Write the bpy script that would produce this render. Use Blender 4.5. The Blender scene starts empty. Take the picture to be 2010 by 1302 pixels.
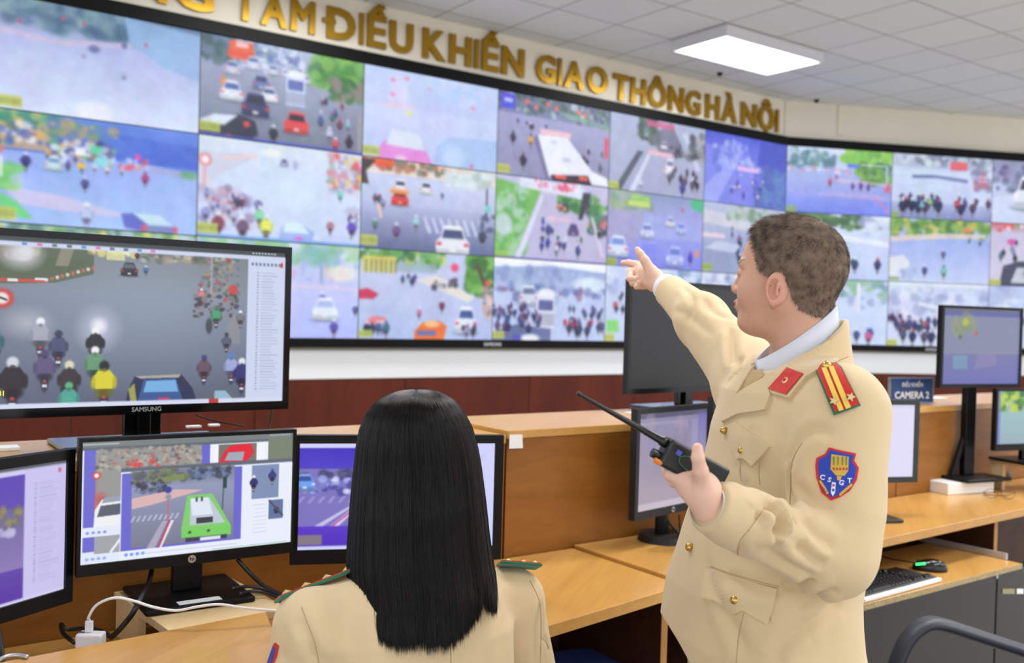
import bpy, bmesh, math, random
import numpy as np
from mathutils import Vector, Matrix, geometry
from mathutils.bvhtree import BVHTree

# ---------------------------------------------------------------- camera, world, lights, exposure
S = bpy.context.scene
COL = S.collection
CAM_Z, PITCH, ROLL, FPX = 1.45, 0.0155, 0.0275, 1895.0
cam = bpy.data.cameras.new('camera'); camo = bpy.data.objects.new('camera', cam); COL.objects.link(camo)
cam.sensor_width = 36; cam.sensor_fit = 'HORIZONTAL'; cam.lens = FPX / 2010 * 36
cam.clip_start = 0.05; cam.clip_end = 100
_f = Vector((0, math.cos(PITCH), -math.sin(PITCH))); _u = Vector((0, math.sin(PITCH), math.cos(PITCH)))
_R = Vector((1, 0, 0)) * math.cos(ROLL) + _u * math.sin(ROLL)
_U = -Vector((1, 0, 0)) * math.sin(ROLL) + _u * math.cos(ROLL)
CAM = Vector((0, 0, CAM_Z))
camo.matrix_world = Matrix(((_R.x, _U.x, -_f.x, 0), (_R.y, _U.y, -_f.y, 0), (_R.z, _U.z, -_f.z, CAM_Z), (0, 0, 0, 1)))
S.camera = camo
cam.dof.use_dof = True; cam.dof.focus_distance = 1.85; cam.dof.aperture_fstop = 4.0
S.view_settings.view_transform = 'Standard'; S.view_settings.look = 'None'
S.view_settings.exposure = 0.0; S.view_settings.gamma = 1.0
S.view_settings.use_curve_mapping = False
W = bpy.data.worlds.new('world'); S.world = W; W.use_nodes = True
W.node_tree.nodes['Background'].inputs[0].default_value = (0.93, 0.95, 1.0, 1)
W.node_tree.nodes['Background'].inputs[1].default_value = 1.76
S.cycles.max_bounces = 6; S.cycles.diffuse_bounces = 3; S.cycles.glossy_bounces = 3
S.cycles.transmission_bounces = 4; S.cycles.caustics_reflective = False; S.cycles.caustics_refractive = False
S.cycles.sample_clamp_indirect = 4.0
LAMP_W = 34.0

# ---------------------------------------------------------------- helpers
def ray(px, py):
    return _f + _R * ((px - 1005) / FPX) - _U * ((py - 651) / FPX)
def at(px, py, Y):
    d = ray(px, py); return CAM + d * (Y / d.y)
def onz(px, py, z):
    d = ray(px, py); return CAM + d * ((z - CAM_Z) / d.z)
def onplane(px, py, p0, n):
    d = ray(px, py); return CAM + d * ((p0 - CAM).dot(n) / d.dot(n))
def V(*a): return Vector(a)
def lin(c):
    c = np.asarray(c, float) / 255.0
    return np.where(c <= 0.04045, c / 12.92, ((c + 0.055) / 1.055) ** 2.4)
def rgb(r, g, b): return tuple(float(x) for x in lin((r, g, b))) + (1.0,)

MATS = {}
def mat(name, color, rough=0.5, metal=0.0, noise=None, bump=None, emit=0, sheen=0, coat=0, spec=None, alpha=None, trans=0):
    """procedural principled material: noise=(scale, amount), bump=(scale, strength)"""
    if name in MATS: return MATS[name]
    m = bpy.data.materials.new(name); m.use_nodes = True; nt = m.node_tree; b = nt.nodes['Principled BSDF']
    c = rgb(*color)
    b.inputs['Base Color'].default_value = c; b.inputs['Roughness'].default_value = rough
    b.inputs['Metallic'].default_value = metal
    if sheen: b.inputs['Sheen Weight'].default_value = sheen; b.inputs['Sheen Roughness'].default_value = 0.5
    if coat: b.inputs['Coat Weight'].default_value = coat; b.inputs['Coat Roughness'].default_value = 0.15
    if spec is not None: b.inputs['Specular IOR Level'].default_value = spec
    if trans: b.inputs['Transmission Weight'].default_value = trans
    if alpha is not None: b.inputs['Alpha'].default_value = alpha
    if emit: b.inputs['Emission Color'].default_value = c; b.inputs['Emission Strength'].default_value = emit
    tc = nt.nodes.new('ShaderNodeTexCoord')
    if noise:
        n = nt.nodes.new('ShaderNodeTexNoise'); n.inputs['Scale'].default_value = noise[0]; n.inputs['Detail'].default_value = 4
        nt.links.new(tc.outputs['Object'], n.inputs['Vector'])
        r = nt.nodes.new('ShaderNodeValToRGB')
        a = noise[1]; lo = [x * (1 - a) for x in c[:3]] + [1]; hi = [min(1, x * (1 + a)) for x in c[:3]] + [1]
        r.color_ramp.elements[0].position = .3; r.color_ramp.elements[1].position = .7
        r.color_ramp.elements[0].color = lo; r.color_ramp.elements[1].color = hi
        nt.links.new(n.outputs['Fac'], r.inputs['Fac']); nt.links.new(r.outputs['Color'], b.inputs['Base Color'])
    if bump:
        n = nt.nodes.new('ShaderNodeTexNoise'); n.inputs['Scale'].default_value = bump[0]; n.inputs['Detail'].default_value = 3
        nt.links.new(tc.outputs['Object'], n.inputs['Vector'])
        bp = nt.nodes.new('ShaderNodeBump'); bp.inputs['Strength'].default_value = bump[1]; bp.inputs['Distance'].default_value = 0.002
        nt.links.new(n.outputs['Fac'], bp.inputs['Height']); nt.links.new(bp.outputs['Normal'], b.inputs['Normal'])
    MATS[name] = m; return m

def wood(name, c1, c2, ang=0.0, rough=0.35, scale=(1.0, 14.0, 14.0), coat=0.0):
    """laminate wood: stretched noise grain running along the direction ang in the floor plan"""
    if name in MATS: return MATS[name]
    m = bpy.data.materials.new(name); m.use_nodes = True; nt = m.node_tree; b = nt.nodes['Principled BSDF']
    tc = nt.nodes.new('ShaderNodeTexCoord'); rot = nt.nodes.new('ShaderNodeVectorRotate'); rot.rotation_type = 'Z_AXIS'
    rot.inputs['Angle'].default_value = -ang
    mp = nt.nodes.new('ShaderNodeMapping'); mp.inputs['Scale'].default_value = scale
    n = nt.nodes.new('ShaderNodeTexNoise'); n.inputs['Scale'].default_value = 1.3; n.inputs['Detail'].default_value = 6; n.inputs['Distortion'].default_value = .6
    n2 = nt.nodes.new('ShaderNodeTexNoise'); n2.inputs['Scale'].default_value = 9; n2.inputs['Detail'].default_value = 3
    mx = nt.nodes.new('ShaderNodeMix'); mx.data_type = 'FLOAT'; mx.inputs[0].default_value = .3
    r = nt.nodes.new('ShaderNodeValToRGB'); r.color_ramp.elements[0].position = .32; r.color_ramp.elements[1].position = .68
    r.color_ramp.elements[0].color = rgb(*c1); r.color_ramp.elements[1].color = rgb(*c2)
    L = nt.links.new
    L(tc.outputs['Object'], rot.inputs['Vector']); L(rot.outputs['Vector'], mp.inputs['Vector']); L(mp.outputs['Vector'], n.inputs['Vector']); L(mp.outputs['Vector'], n2.inputs['Vector'])
    L(n.outputs['Fac'], mx.inputs[2]); L(n2.outputs['Fac'], mx.inputs[3]); L(mx.outputs[0], r.inputs['Fac']); L(r.outputs['Color'], b.inputs['Base Color'])
    b.inputs['Roughness'].default_value = rough; b.inputs['Specular IOR Level'].default_value = .28
    if coat: b.inputs['Coat Weight'].default_value = coat; b.inputs['Coat Roughness'].default_value = .12
    MATS[name] = m; return m

class MB:
    """collects geometry in world (or local) coordinates"""
    def __init__(s): s.v = []; s.f = []
    def add(s, vs, fs):
        k = len(s.v); s.v += [tuple(x) for x in vs]; s.f += [tuple(i + k for i in f) for f in fs]; return s
    def box(s, o, a, b, c):
        """corner o and three edge vectors"""
        o, a, b, c = map(Vector, (o, a, b, c))
        if a.cross(b).dot(c) < 0: a, b = b, a
        p = [o, o + a, o + a + b, o + b, o + c, o + a + c, o + a + b + c, o + b + c]
        return s.add(p, [(0, 3, 2, 1), (4, 5, 6, 7), (0, 1, 5, 4), (1, 2, 6, 5), (2, 3, 7, 6), (3, 0, 4, 7)])
    def lbox(s, x0, x1, y0, y1, z0, z1):
        return s.box((x0, y0, z0), (x1 - x0, 0, 0), (0, y1 - y0, 0), (0, 0, z1 - z0))
    def tube(s, pts, r, n=10, cap=True, flat=None):
        """pts path; r radius or list; flat=(k) squash"""
        pts = [Vector(p) for p in pts]; m = len(pts); rs = r if isinstance(r, (list, tuple)) else [r] * m
        t0 = (pts[1] - pts[0]).normalized(); up = Vector((0, 0, 1)) if abs(t0.z) < .9 else Vector((1, 0, 0))
        nrm = (up - t0 * up.dot(t0)).normalized(); vs = []
        for i, p in enumerate(pts):
            t = (pts[min(i + 1, m - 1)] - pts[max(i - 1, 0)]).normalized()
            nrm = (nrm - t * nrm.dot(t)).normalized(); bn = t.cross(nrm)
            for k in range(n):
                a = 2 * math.pi * k / n
                vs.append(p + nrm * (math.cos(a) * rs[i]) + bn * (math.sin(a) * rs[i] * (flat or 1)))
        fs = [(i * n + k, i * n + (k + 1) % n, (i + 1) * n + (k + 1) % n, (i + 1) * n + k) for i in range(m - 1) for k in range(n)]
        if cap: fs += [tuple(range(n - 1, -1, -1)), tuple(range((m - 1) * n, m * n))]
        return s.add(vs, fs)
    def disc(s, c, axis, r, h, n=24, r2=None):
        c = Vector(c); axis = Vector(axis).normalized()
        return s.tube([c, c + axis * h], [r, r2 if r2 is not None else r], n)
    def prism(s, pts, off):
        """flat polygon pts (3D) extruded by vector off"""
        pts = [Vector(p) for p in pts]; off = Vector(off); n = len(pts)
        nn = geometry.normal(pts)
        if nn.dot(off) > 0: pts = pts[::-1]
        vs = pts + [p + off for p in pts]
        return s.add(vs, [tuple(range(n)), tuple(range(2 * n - 1, n - 1, -1))] + [(i, i + n, (i + 1) % n + n, (i + 1) % n) for i in range(n)])

MW = {}   # world matrices of what was made
def tag(o, label=None, cat=None, group=None, kind=None):
    if label: o['label'] = label
    if cat: o['category'] = cat
    if group: o['group'] = group
    if kind: o['kind'] = kind
    return o
def empty(name, loc, rz=0, label=None, cat=None, group=None):
    o = bpy.data.objects.new(name, None); COL.objects.link(o); o.empty_display_size = .05
    o.location = loc; o.rotation_euler = (0, 0, rz)
    MW[o.name] = Matrix.Translation(Vector(loc)) @ Matrix.Rotation(rz, 4, 'Z')
    return tag(o, label, cat, group)
def obj(name, mb, m, parent=None, local=False, bevel=0, smooth=False, seg=2, origin=None):
    """ONE mesh object. mb in world coords unless local (then in the parent's frame)"""
    v = np.array(mb.v, dtype=float)
    if parent is not None:
        M = MW[parent.name]
        if not local:
            I = np.array(M.inverted()); v = v @ I[:3, :3].T + I[:3, 3]
        mw = M
    else:
        o0 = Vector(origin) if origin is not None else Vector(((v[:, 0].min() + v[:, 0].max()) / 2, (v[:, 1].min() + v[:, 1].max()) / 2, v[:, 2].min()))
        v = v - np.array(o0); mw = Matrix.Translation(o0)
    me = bpy.data.meshes.new(name); me.from_pydata(v.tolist(), [], mb.f); me.update()
    if m is not None:
        for q in (m if isinstance(m, (list, tuple)) else [m]): me.materials.append(q)
    o = bpy.data.objects.new(name, me); COL.objects.link(o)
    if parent is not None: o.parent = parent
    else: o.location = mw.translation
    MW[o.name] = mw
    if smooth: me.polygons.foreach_set('use_smooth', [True] * len(me.polygons))
    if bevel:
        b = o.modifiers.new('bevel', 'BEVEL'); b.width = bevel; b.segments = seg; b.limit_method = 'ANGLE'; b.angle_limit = .7
        b.harden_normals = False
    return o
def npobj(name, verts, faces, m, parent=None, smooth=True, colors=None, world=True):
    v = np.asarray(verts, float)
    if parent is not None:
        M = MW[parent.name]
        if world:
            I = np.array(M.inverted()); v = v @ I[:3, :3].T + I[:3, 3]
        mw = M
    else:
        o0 = Vector(((v[:, 0].min() + v[:, 0].max()) / 2, (v[:, 1].min() + v[:, 1].max()) / 2, v[:, 2].min())); v = v - np.array(o0); mw = Matrix.Translation(o0)
    me = bpy.data.meshes.new(name)
    faces = np.asarray(faces, dtype=np.int32); n = len(faces); k = faces.shape[1]
    me.vertices.add(len(v)); me.vertices.foreach_set('co', v.ravel())
    me.loops.add(n * k); me.loops.foreach_set('vertex_index', faces.ravel())
    me.polygons.add(n); me.polygons.foreach_set('loop_start', np.arange(0, n * k, k, dtype=np.int32))
    me.update(calc_edges=True)
    if smooth: me.polygons.foreach_set('use_smooth', np.ones(n, dtype=bool))
    if colors is not None:
        a = me.color_attributes.new('Col', 'FLOAT_COLOR', 'POINT')
        c = np.ones((len(v), 4), dtype=np.float32); c[:, :3] = colors; a.data.foreach_set('color', c.ravel())
    if m: me.materials.append(m)
    o = bpy.data.objects.new(name, me); COL.objects.link(o)
    if parent is not None: o.parent = parent
    else: o.location = mw.translation
    MW[o.name] = mw
    return o

def text_mb(body, width=None, height=None, O=(0, 0, 0), X=(1, 0, 0), Y=(0, 0, 1), extrude=.01, bold=.02, caph=0.73, box_cap=True):
    """text laid out from O along X with up Y; width: total width, height: cap height"""
    cu = bpy.data.curves.new('t', 'FONT'); cu.body = body; cu.size = 1; cu.offset = 0; cu.resolution_u = 3; cu.bevel_depth = bold * .8; cu.bevel_resolution = 0
    cu.extrude = 0.5
    ob = bpy.data.objects.new('t', cu); COL.objects.link(ob); bpy.context.view_layer.update()
    me = ob.to_mesh(); v = np.array([x.co[:] for x in me.vertices]); fs = [tuple(p.vertices) for p in me.polygons]
    ob.to_mesh_clear(); bpy.data.objects.remove(ob); bpy.data.curves.remove(cu)
    v[:, 2] = np.clip(v[:, 2], -.5, .5); x0, x1 = v[:, 0].min(), v[:, 0].max()
    sx = width / (x1 - x0) if width else height / caph
    sy = height / caph if height else sx
    X = Vector(X).normalized(); Y = Vector(Y).normalized(); Z = X.cross(Y); O = Vector(O)
    out = [O + X * ((a - x0) * sx) + Y * (b * sy) + Z * ((c + .5) * extrude) for a, b, c in v]
    mb = MB(); mb.add(out, fs); return mb

WH = mat('white_plastic', (235, 236, 238), .4)
BLK = mat('black_plastic', (12, 12, 14), .42, bump=(400, .05), spec=.25)
BLKG = mat('black_gloss', (8, 8, 10), .14, spec=.3)
DKG = mat('dark_grey_plastic', (36, 36, 38), .45, spec=.3)
SILV = mat('silver_plastic', (190, 192, 196), .3, .6)
CHROME = mat('chrome', (210, 210, 215), .15, 1)

# ---------------------------------------------------------------- the room
UL = V(.8131, .5821, 0).normalized()        # along the left (lettered) wall, towards the corner
NL = V(UL.y, -UL.x, 0)                       # its normal into the room
CRN = V(2.79, 10.0, 0)                       # corner of the video wall
UR = V(.979, .2017, 0).normalized()
NR = V(UR.y, -UR.x, 0)
ZB, ZT = 1.252, 3.296                        # video wall
PW, PH = 1.2105, (ZT - ZB) / 3
CEIL = 3.77
cream = mat('cream_paint', (232, 224, 206), .75, noise=(1.5, .03))
white = mat('white_band_paint', (232, 236, 240), .6)
panelw = wood('red_brown_panelling', (74, 24, 9), (100, 37, 16), math.atan2(UL.y, UL.x), .6, (2.5, 2.5, .7))
def wall(name, p0, p1, n, z0, z1, m, th=.12):
    mb = MB(); mb.box(p0 + V(0, 0, z0) - n * th, p1 - p0, n * th, V(0, 0, z1 - z0))
    return tag(obj(name, mb, m), kind='structure')
BK = .07                                      # wall behind the screens
LP0 = CRN - UL * 10.4 - NL * BK; LP1 = CRN - NL * BK + UL * .02
RP0 = CRN - NR * BK; RP1 = CRN + UR * 8.3 - NR * BK
wall('wall_left', LP0, LP1, NL, 0, CEIL, cream)
wall('wall_right', RP0, RP1, NR, 0, CEIL, cream)
# slim pilaster and recess in the right upper wall, lit strip beside it
pm = MB(); pm.box(CRN + UR * .60 - NR * BK + V(0, 0, 3.45), UR * .05, NR * .015, V(0, 0, CEIL - 3.45))
tag(obj('trim_1', pm, cream), kind='structure')
def dadoes(tag_i, A, B, U_, N_):
    L = (B - A).length
    m1 = MB(); m1.box(A + V(0, 0, .955), U_ * L, N_ * .03, V(0, 0, .21)); tag(obj('trim_%d' % tag_i, m1, white), kind='structure')
    m2 = MB(); n = int(L / 1.2)
    for i in range(n + 1):
        a = i * 1.2; b = min(L, a + 1.194)
        if b - a > .05: m2.box(A + U_ * a, U_ * (b - a), N_ * .025, V(0, 0, .95))
    tag(obj('trim_%d' % (tag_i + 1), m2, panelw, bevel=.002), kind='structure')
dadoes(2, LP0, LP1, UL, NL); dadoes(4, RP0, RP1, UR, NR)
floor_m = mat('floor_tiles', (168, 160, 150), .3, noise=(6, .06))
mb = MB(); mb.lbox(-9, 11, -4, 14, -.1, 0); tag(obj('floor', mb, floor_m), kind='structure')

# ceiling: lay-in tiles as procedural grid aligned with the left wall
cm = bpy.data.materials.new('ceiling_tiles'); cm.use_nodes = True; nt = cm.node_tree; b = nt.nodes['Principled BSDF']
tc = nt.nodes.new('ShaderNodeTexCoord'); mp = nt.nodes.new('ShaderNodeMapping'); mp.vector_type = 'TEXTURE'
br = nt.nodes.new('ShaderNodeTexBrick'); br.offset = 0; br.inputs['Scale'].default_value = 1
br.inputs['Brick Width'].default_value = .6; br.inputs['Row Height'].default_value = .6; br.inputs['Mortar Size'].default_value = .008
br.inputs['Mortar Smooth'].default_value = .3
br.inputs['Color1'].default_value = rgb(230, 233, 232); br.inputs['Color2'].default_value = rgb(236, 238, 236); br.inputs['Mortar'].default_value = rgb(168, 168, 164)
nt.links.new(tc.outputs['Object'], mp.inputs['Vector']); nt.links.new(mp.outputs['Vector'], br.inputs['Vector']); nt.links.new(br.outputs['Color'], b.inputs['Base Color'])
b.inputs['Roughness'].default_value = .8
LG0 = onz(1427, 44, CEIL)                     # near corner of the visible ceiling light
mp.inputs['Location'].default_value = (LG0.x - 1, LG0.y - 5, 0); mp.inputs['Rotation'].default_value = (0, 0, math.atan2(UL.y, UL.x))
mb = MB(); mb.lbox(-9, 11, -4, 14, CEIL, CEIL + .1); o = obj('ceiling', mb, cm, origin=(1, 5, CEIL)); tag(o, kind='structure')

# ceiling lights: surface-mounted boxes with a white louvre
lampm = mat('lamp_diffuser', (255, 255, 255), .5, emit=6)
louv = mat('lamp_louvre', (245, 246, 250), .3, emit=1.2)
house = mat('lamp_housing', (214, 214, 218), .45)
def ceiling_light(p, label, shine=True):
    """p near corner at the ceiling; long side along UL (1.2), short side along -NL... (0.6)"""
    A = UL; B = -NL
    c = p + A * .6 + B * .3
    t = empty('ceiling_light', (c.x, c.y, CEIL), math.atan2(UL.y, UL.x), label, 'ceiling light', 'louvred ceiling lights')
    h = .10
    m = MB()
    for x0, x1, y0, y1 in ((-.6, .6, -.3, -.285), (-.6, .6, .285, .3), (-.6, -.585, -.285, .285), (.585, .6, -.285, .285)): m.lbox(x0, x1, y0, y1, -h, 0)
    m.lbox(-.6, .6, -.3, .3, -.012, -.0005)
    obj('housing', m, house, t, local=True)
    m = MB(); m.lbox(-.58, .58, -.28, .28, -.05, -.04); obj('diffuser', m, lampm, t, local=True)
    m = MB()
    for i in range(1, 16): m.lbox(-.585 + i * 1.17 / 16 - .003, -.585 + i * 1.17 / 16 + .003, -.285, .285, -h + .004, -.055)
    for i in range(1, 8): m.lbox(-.585, .585, -.285 + i * .57 / 8 - .003, -.285 + i * .57 / 8 + .003, -h + .004, -.055)
    obj('louvre', m, louv, t, local=True)
    if shine:
        l = bpy.data.lights.new('lamp_glow', 'AREA'); l.shape = 'RECTANGLE'; l.size = 1.15; l.size_y = .55; l.energy = LAMP_W; l.color = (1, .985, .96)
        lo = bpy.data.objects.new('lamp_glow', l); COL.objects.link(lo); lo.parent = t; lo.location = (0, 0, -h - .01)
    return t
WHERE = ['above the left end of the video wall', 'above the standing man', 'above the long left desk', 'behind the standing man', 'behind him to the right, over the armchair', 'far left behind the photographer', 'over the right-hand desk', 'at the far right side of the room', 'high behind the photographer', 'beyond the left picture edge near the lettered wall']
ceiling_light(LG0, 'bright louvred ceiling light above the right end of the lettered wall')
for i, (a, b_) in enumerate(((-3.6, 0.0), (-1.8, -3.6), (-3.6, -3.6), (-1.8, -5.8), (.6, -5.8), (-3.6, -6.6), (1.2, -3.0), (3.0, -5.4), (-.6, -7.8), (-5.4, -2.4))):
    q = LG0 + UL * a - NL * b_
    ceiling_light(q, 'louvred ceiling light out of the picture, ' + WHERE[i])
# small sensors on the ceiling
for px, py, lb in ((1413, 143, 'small dark ceiling sensor left below the bright light'), (1603, 196, 'small ceiling sensor near the wall corner below the light')):
    p = onz(px, py, CEIL); m = MB(); m.disc(p - V(0, 0, .03), (0, 0, 1), .018, .03, 12, .03); tag(obj('ceiling_sensor', m, DKG, smooth=False), lb, 'sensor')

# ---------------------------------------------------------------- gold letters
gold = mat('gold_metal', (168, 128, 30), .3, .75)
goldw = [('TRUNG', -60, 0), ('TÂM', 457, 616), ('ĐIỀU', 640, 808), ('KHIỂN', 828, 1026), ('GIAO', 1050, 1190), ('THÔNG', 1202, 1372), ('HÀ', 1383, 1444), ('NỘI', 1453, 1525)]
WP = CRN - NL * BK
def wallS(px, py):
    p = onplane(px, py, WP, NL); return (p - WP).dot(UL)
adv_cache = {}
def adv(ch):
    if ch not in adv_cache:
        m = text_mb(ch, height=1, extrude=.01, bold=.0); xs = [v[0] for v in m.v]; adv_cache[ch] = max(xs) - min(xs)
    return adv_cache[ch]
nth = {}
for wi, (w_, x0, x1) in enumerate(goldw):
    if w_ == 'TRUNG': s1 = wallS(418, -8); s0 = s1 - 1.42
    else: s0 = wallS(x0, 8 + (x0 - 457) * .2); s1 = wallS(x1, 30 + (x1 - 500) * .2)
    ws = [adv(c) for c in w_]; gap = .13; tot = sum(ws) + gap * (len(w_) - 1); k = (s1 - s0) / tot; s = s0
    zb = 3.455 if wi < 5 else 3.435
    for j, ch in enumerate(w_):
        m = text_mb('D' if ch == 'Đ' else ch, width=ws[j] * k, height=.225, O=WP + UL * s + V(0, 0, zb), X=UL, extrude=.03, bold=.045)
        if ch == 'Đ': m.box(WP + UL * (s - .035) + V(0, 0, zb + .095) + NL * .004, UL * .10, NL * .028, V(0, 0, .034))
        s += (ws[j] + gap) * k
        pos = 'first' if j == 0 else 'last' if j == len(w_) - 1 else 'inside'
        lb = 'gold metal letter %s, %s letter of the word %s on the cream wall' % (ch, ['first', 'second', 'third', 'fourth', 'fifth'][j], w_)
        if wi == 0 and j < 3: continue
        tag(obj('gold_letter', m, gold), lb, 'letter', 'gold letters above the video wall')
# ---------------------------------------------------------------- painter for what the screens show
class Pic:
    """a small picture painted in screen coordinates 0..1 (u right, v down), sRGB 0..255, turned into vertex colours of a screen mesh"""
    def __init__(s, nx, ny, c=(190, 200, 235), ss=2, seed=0):
        s.nx, s.ny, s.ss = nx, ny, ss; s.w, s.h = nx * ss, ny * ss
        s.a = np.zeros((s.h, s.w, 3)); s.a[:] = c
        s.u = (np.arange(s.w) + .5) / s.w; s.v = (np.arange(s.h) + .5) / s.h; s.R = np.random.RandomState(seed + 7)
    def _win(s, u0, v0, u1, v1):
        i0 = max(0, int(math.floor(u0 * s.w))); i1 = min(s.w, int(math.ceil(u1 * s.w)) + 1)
        j0 = max(0, int(math.floor(v0 * s.h))); j1 = min(s.h, int(math.ceil(v1 * s.h)) + 1)
        return i0, i1, j0, j1
    def _mix(s, win, m, c):
        i0, i1, j0, j1 = win
        if i1 <= i0 or j1 <= j0: return
        a = s.a[j0:j1, i0:i1]; a += (np.array(c, float) - a) * m[..., None]
    def grad(s, v0, v1, c0, c1, u0=0, u1=1, a=1):
        w = s._win(u0, v0, u1, v1); i0, i1, j0, j1 = w
        if i1 <= i0 or j1 <= j0: return s
        t = np.clip((s.v[j0:j1] - v0) / max(1e-6, v1 - v0), 0, 1)[:, None, None]
        c = np.array(c0, float) * (1 - t) + np.array(c1, float) * t
        q = s.a[j0:j1, i0:i1]; q += (c - q) * a; return s
    def rect(s, u0, v0, u1, v1, c, a=1):
        w = s._win(u0, v0, u1, v1); i0, i1, j0, j1 = w
        m = ((s.u[i0:i1] >= u0) & (s.u[i0:i1] < u1))[None, :] & ((s.v[j0:j1] >= v0) & (s.v[j0:j1] < v1))[:, None]
        s._mix(w, m * a, c); return s
    def ell(s, cu, cv, ru, rv, c, a=1, soft=.25):
        g = 1.02 + soft; w = s._win(cu - ru * g, cv - rv * g, cu + ru * g, cv + rv * g); i0, i1, j0, j1 = w
        d = np.sqrt(((s.u[i0:i1] - cu) / ru)[None, :] ** 2 + ((s.v[j0:j1] - cv) / rv)[:, None] ** 2)
        m = np.clip((1 + soft - d) / (2 * soft + 1e-6), 0, 1) * a; s._mix(w, m, c); return s
    def poly(s, pts, c, a=1):
        us = [p[0] for p in pts]; vs = [p[1] for p in pts]
        w = s._win(min(us), min(vs), max(us), max(vs)); i0, i1, j0, j1 = w
        if i1 <= i0 or j1 <= j0: return s
        X, Y = np.meshgrid(s.u[i0:i1], s.v[j0:j1]); m = np.zeros(X.shape, bool); n = len(pts)
        for k in range(n):
            x0, y0 = pts[k]; x1, y1 = pts[(k + 1) % n]
            if y0 == y1: continue
            m ^= ((y0 > Y) != (y1 > Y)) & (X < (x1 - x0) * (Y - y0) / (y1 - y0) + x0)
        s._mix(w, m * a, c); return s
    def line(s, p, q, wd, c, a=1):
        dx, dy = q[0] - p[0], q[1] - p[1]; L = math.hypot(dx, dy * .5625) + 1e-9
        nx, ny = -dy * .5625 / L * wd / 2, dx / L * wd / 2 / .5625
        return s.poly([(p[0] + nx, p[1] + ny), (q[0] + nx, q[1] + ny), (q[0] - nx, q[1] - ny), (p[0] - nx, p[1] - ny)], c, a)
    def blobs(s, u0, v0, u1, v1, n, sz, cols, a=.8):
        for _ in range(n):
            k = s.R.uniform(.5, 1.4) * sz
            s.ell(s.R.uniform(u0, u1), s.R.uniform(v0, v1), k, k * s.R.uniform(1, 2.0), cols[s.R.randint(len(cols))], a)
        return s
    def car(s, u, v, w, c, dark=(60, 65, 95), kind='rear', h=None):
        """rear or front view, centre bottom at (u, v), width w"""
        h = h or w * 1.45
        s.ell(u, v, w * .58, h * .12, [x * .55 for x in s.a[min(s.h - 1, int(max(0, v) * s.h) - 1), min(s.w - 1, int(max(0, u) * s.w))]], .6)
        l = [min(255, x * 1.12 + 12) for x in c]; d = [x * .72 for x in c]
        s.poly([(u - w * .5, v), (u - w * .52, v - h * .45), (u - w * .38, v - h * .62), (u - w * .3, v - h * .96), (u + w * .3, v - h * .96), (u + w * .38, v - h * .62), (u + w * .52, v - h * .45), (u + w * .5, v)], c)
        s.poly([(u - w * .28, v - h * .95), (u + w * .28, v - h * .95), (u + w * .24, v - h * 1.02), (u - w * .24, v - h * 1.02)], l)
        s.poly([(u - w * .34, v - h * .58), (u - w * .27, v - h * .88), (u + w * .27, v - h * .88), (u + w * .34, v - h * .58)], dark)
        s.rect(u - w * .5, v - h * .2, u + w * .5, v, d, .6)
        lc = (235, 60, 60) if kind == 'rear' else (245, 248, 255)
        s.ell(u - w * .42, v - h * .38, w * .08, h * .06, lc); s.ell(u + w * .42, v - h * .38, w * .08, h * .06, lc)
        s.rect(u - w * .1, v - h * .22, u + w * .1, v - h * .12, (240, 240, 230)); return s
    def van(s, u, v, w, c, dark=(90, 105, 170)):
        h = w * 3.0
        s.rect(u - w * .5, v - h * .9, u + w * .5, v, c); s.ell(u, v - h * .9, w * .46, h * .12, (240, 245, 250)); s.rect(u - w * .4, v - h * .72, u + w * .4, v - h * .45, dark)
        s.rect(u - w * .5, v - h * .38, u + w * .5, v - h * .05, [x * .8 for x in c]); return s
    def rider(s, u, v, z, c, hel=(235, 238, 245), bike=(45, 45, 65)):
        zu = z * .95; z_ = z; z = z * 1.3
        s.ell(u, v - z * .38, zu * .15, z * .60, bike, .9); s.ell(u, v - z * .62, zu * .30, z * .30, [x * .5 for x in c], .8)
        s.poly([(u - zu * .30, v - z * .75), (u - zu * .34, v - z * 1.35), (u - zu * .2, v - z * 1.62), (u + zu * .2, v - z * 1.62), (u + zu * .34, v - z * 1.35), (u + zu * .30, v - z * .75)], c, .95); s.ell(u - zu * .36, v - z * 1.05, zu * .08, z * .3, [x * .85 for x in c], .9); s.ell(u + zu * .36, v - z * 1.05, zu * .08, z * .3, [x * .85 for x in c], .9)
        s.ell(u, v - z * 1.82, zu * .17, z * .23, hel, 1); s.ell(u, v - z * 1.62, zu * .09, z * .1, [x * .6 for x in c], .7); s.ell(u, v - z * .35, zu * .07, z * .08, (225, 70, 70), .8); s.rect(u - zu * .1, v - z * .18, u + zu * .1, v - z * .02, (235, 235, 240), .9); return s
    def riders(s, u0, v0, u1, v1, n, z, cols=None, hel=None):
        cols = cols or [(40, 45, 70), (70, 80, 140), (120, 60, 80), (60, 110, 120), (150, 150, 190), (30, 30, 45)]
        vs = sorted(s.R.uniform(v0, v1, n))
        for v in vs:
            k = z * (.7 + .6 * (v - v0) / max(.01, v1 - v0))
            s.rider(s.R.uniform(u0, u1), v, k, cols[s.R.randint(len(cols))], [(235, 238, 245), (60, 80, 160), (200, 80, 90)][s.R.randint(3)]) 
        return s
    def haze(s, c, a): s.a += (np.array(c, float) - s.a) * a; return s
    def tagbox(s, u=0, v=.88, w=.12, h=.1, c=(196, 206, 84)):
        s.rect(u, v, u + w, v + h, c, .9)
        for i in range(7): s.rect(u + w * (.08 + i * .13), v + h * .25, u + w * (.14 + i * .13), v + h * .75, (110, 120, 60), .6)
        return s
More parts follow.
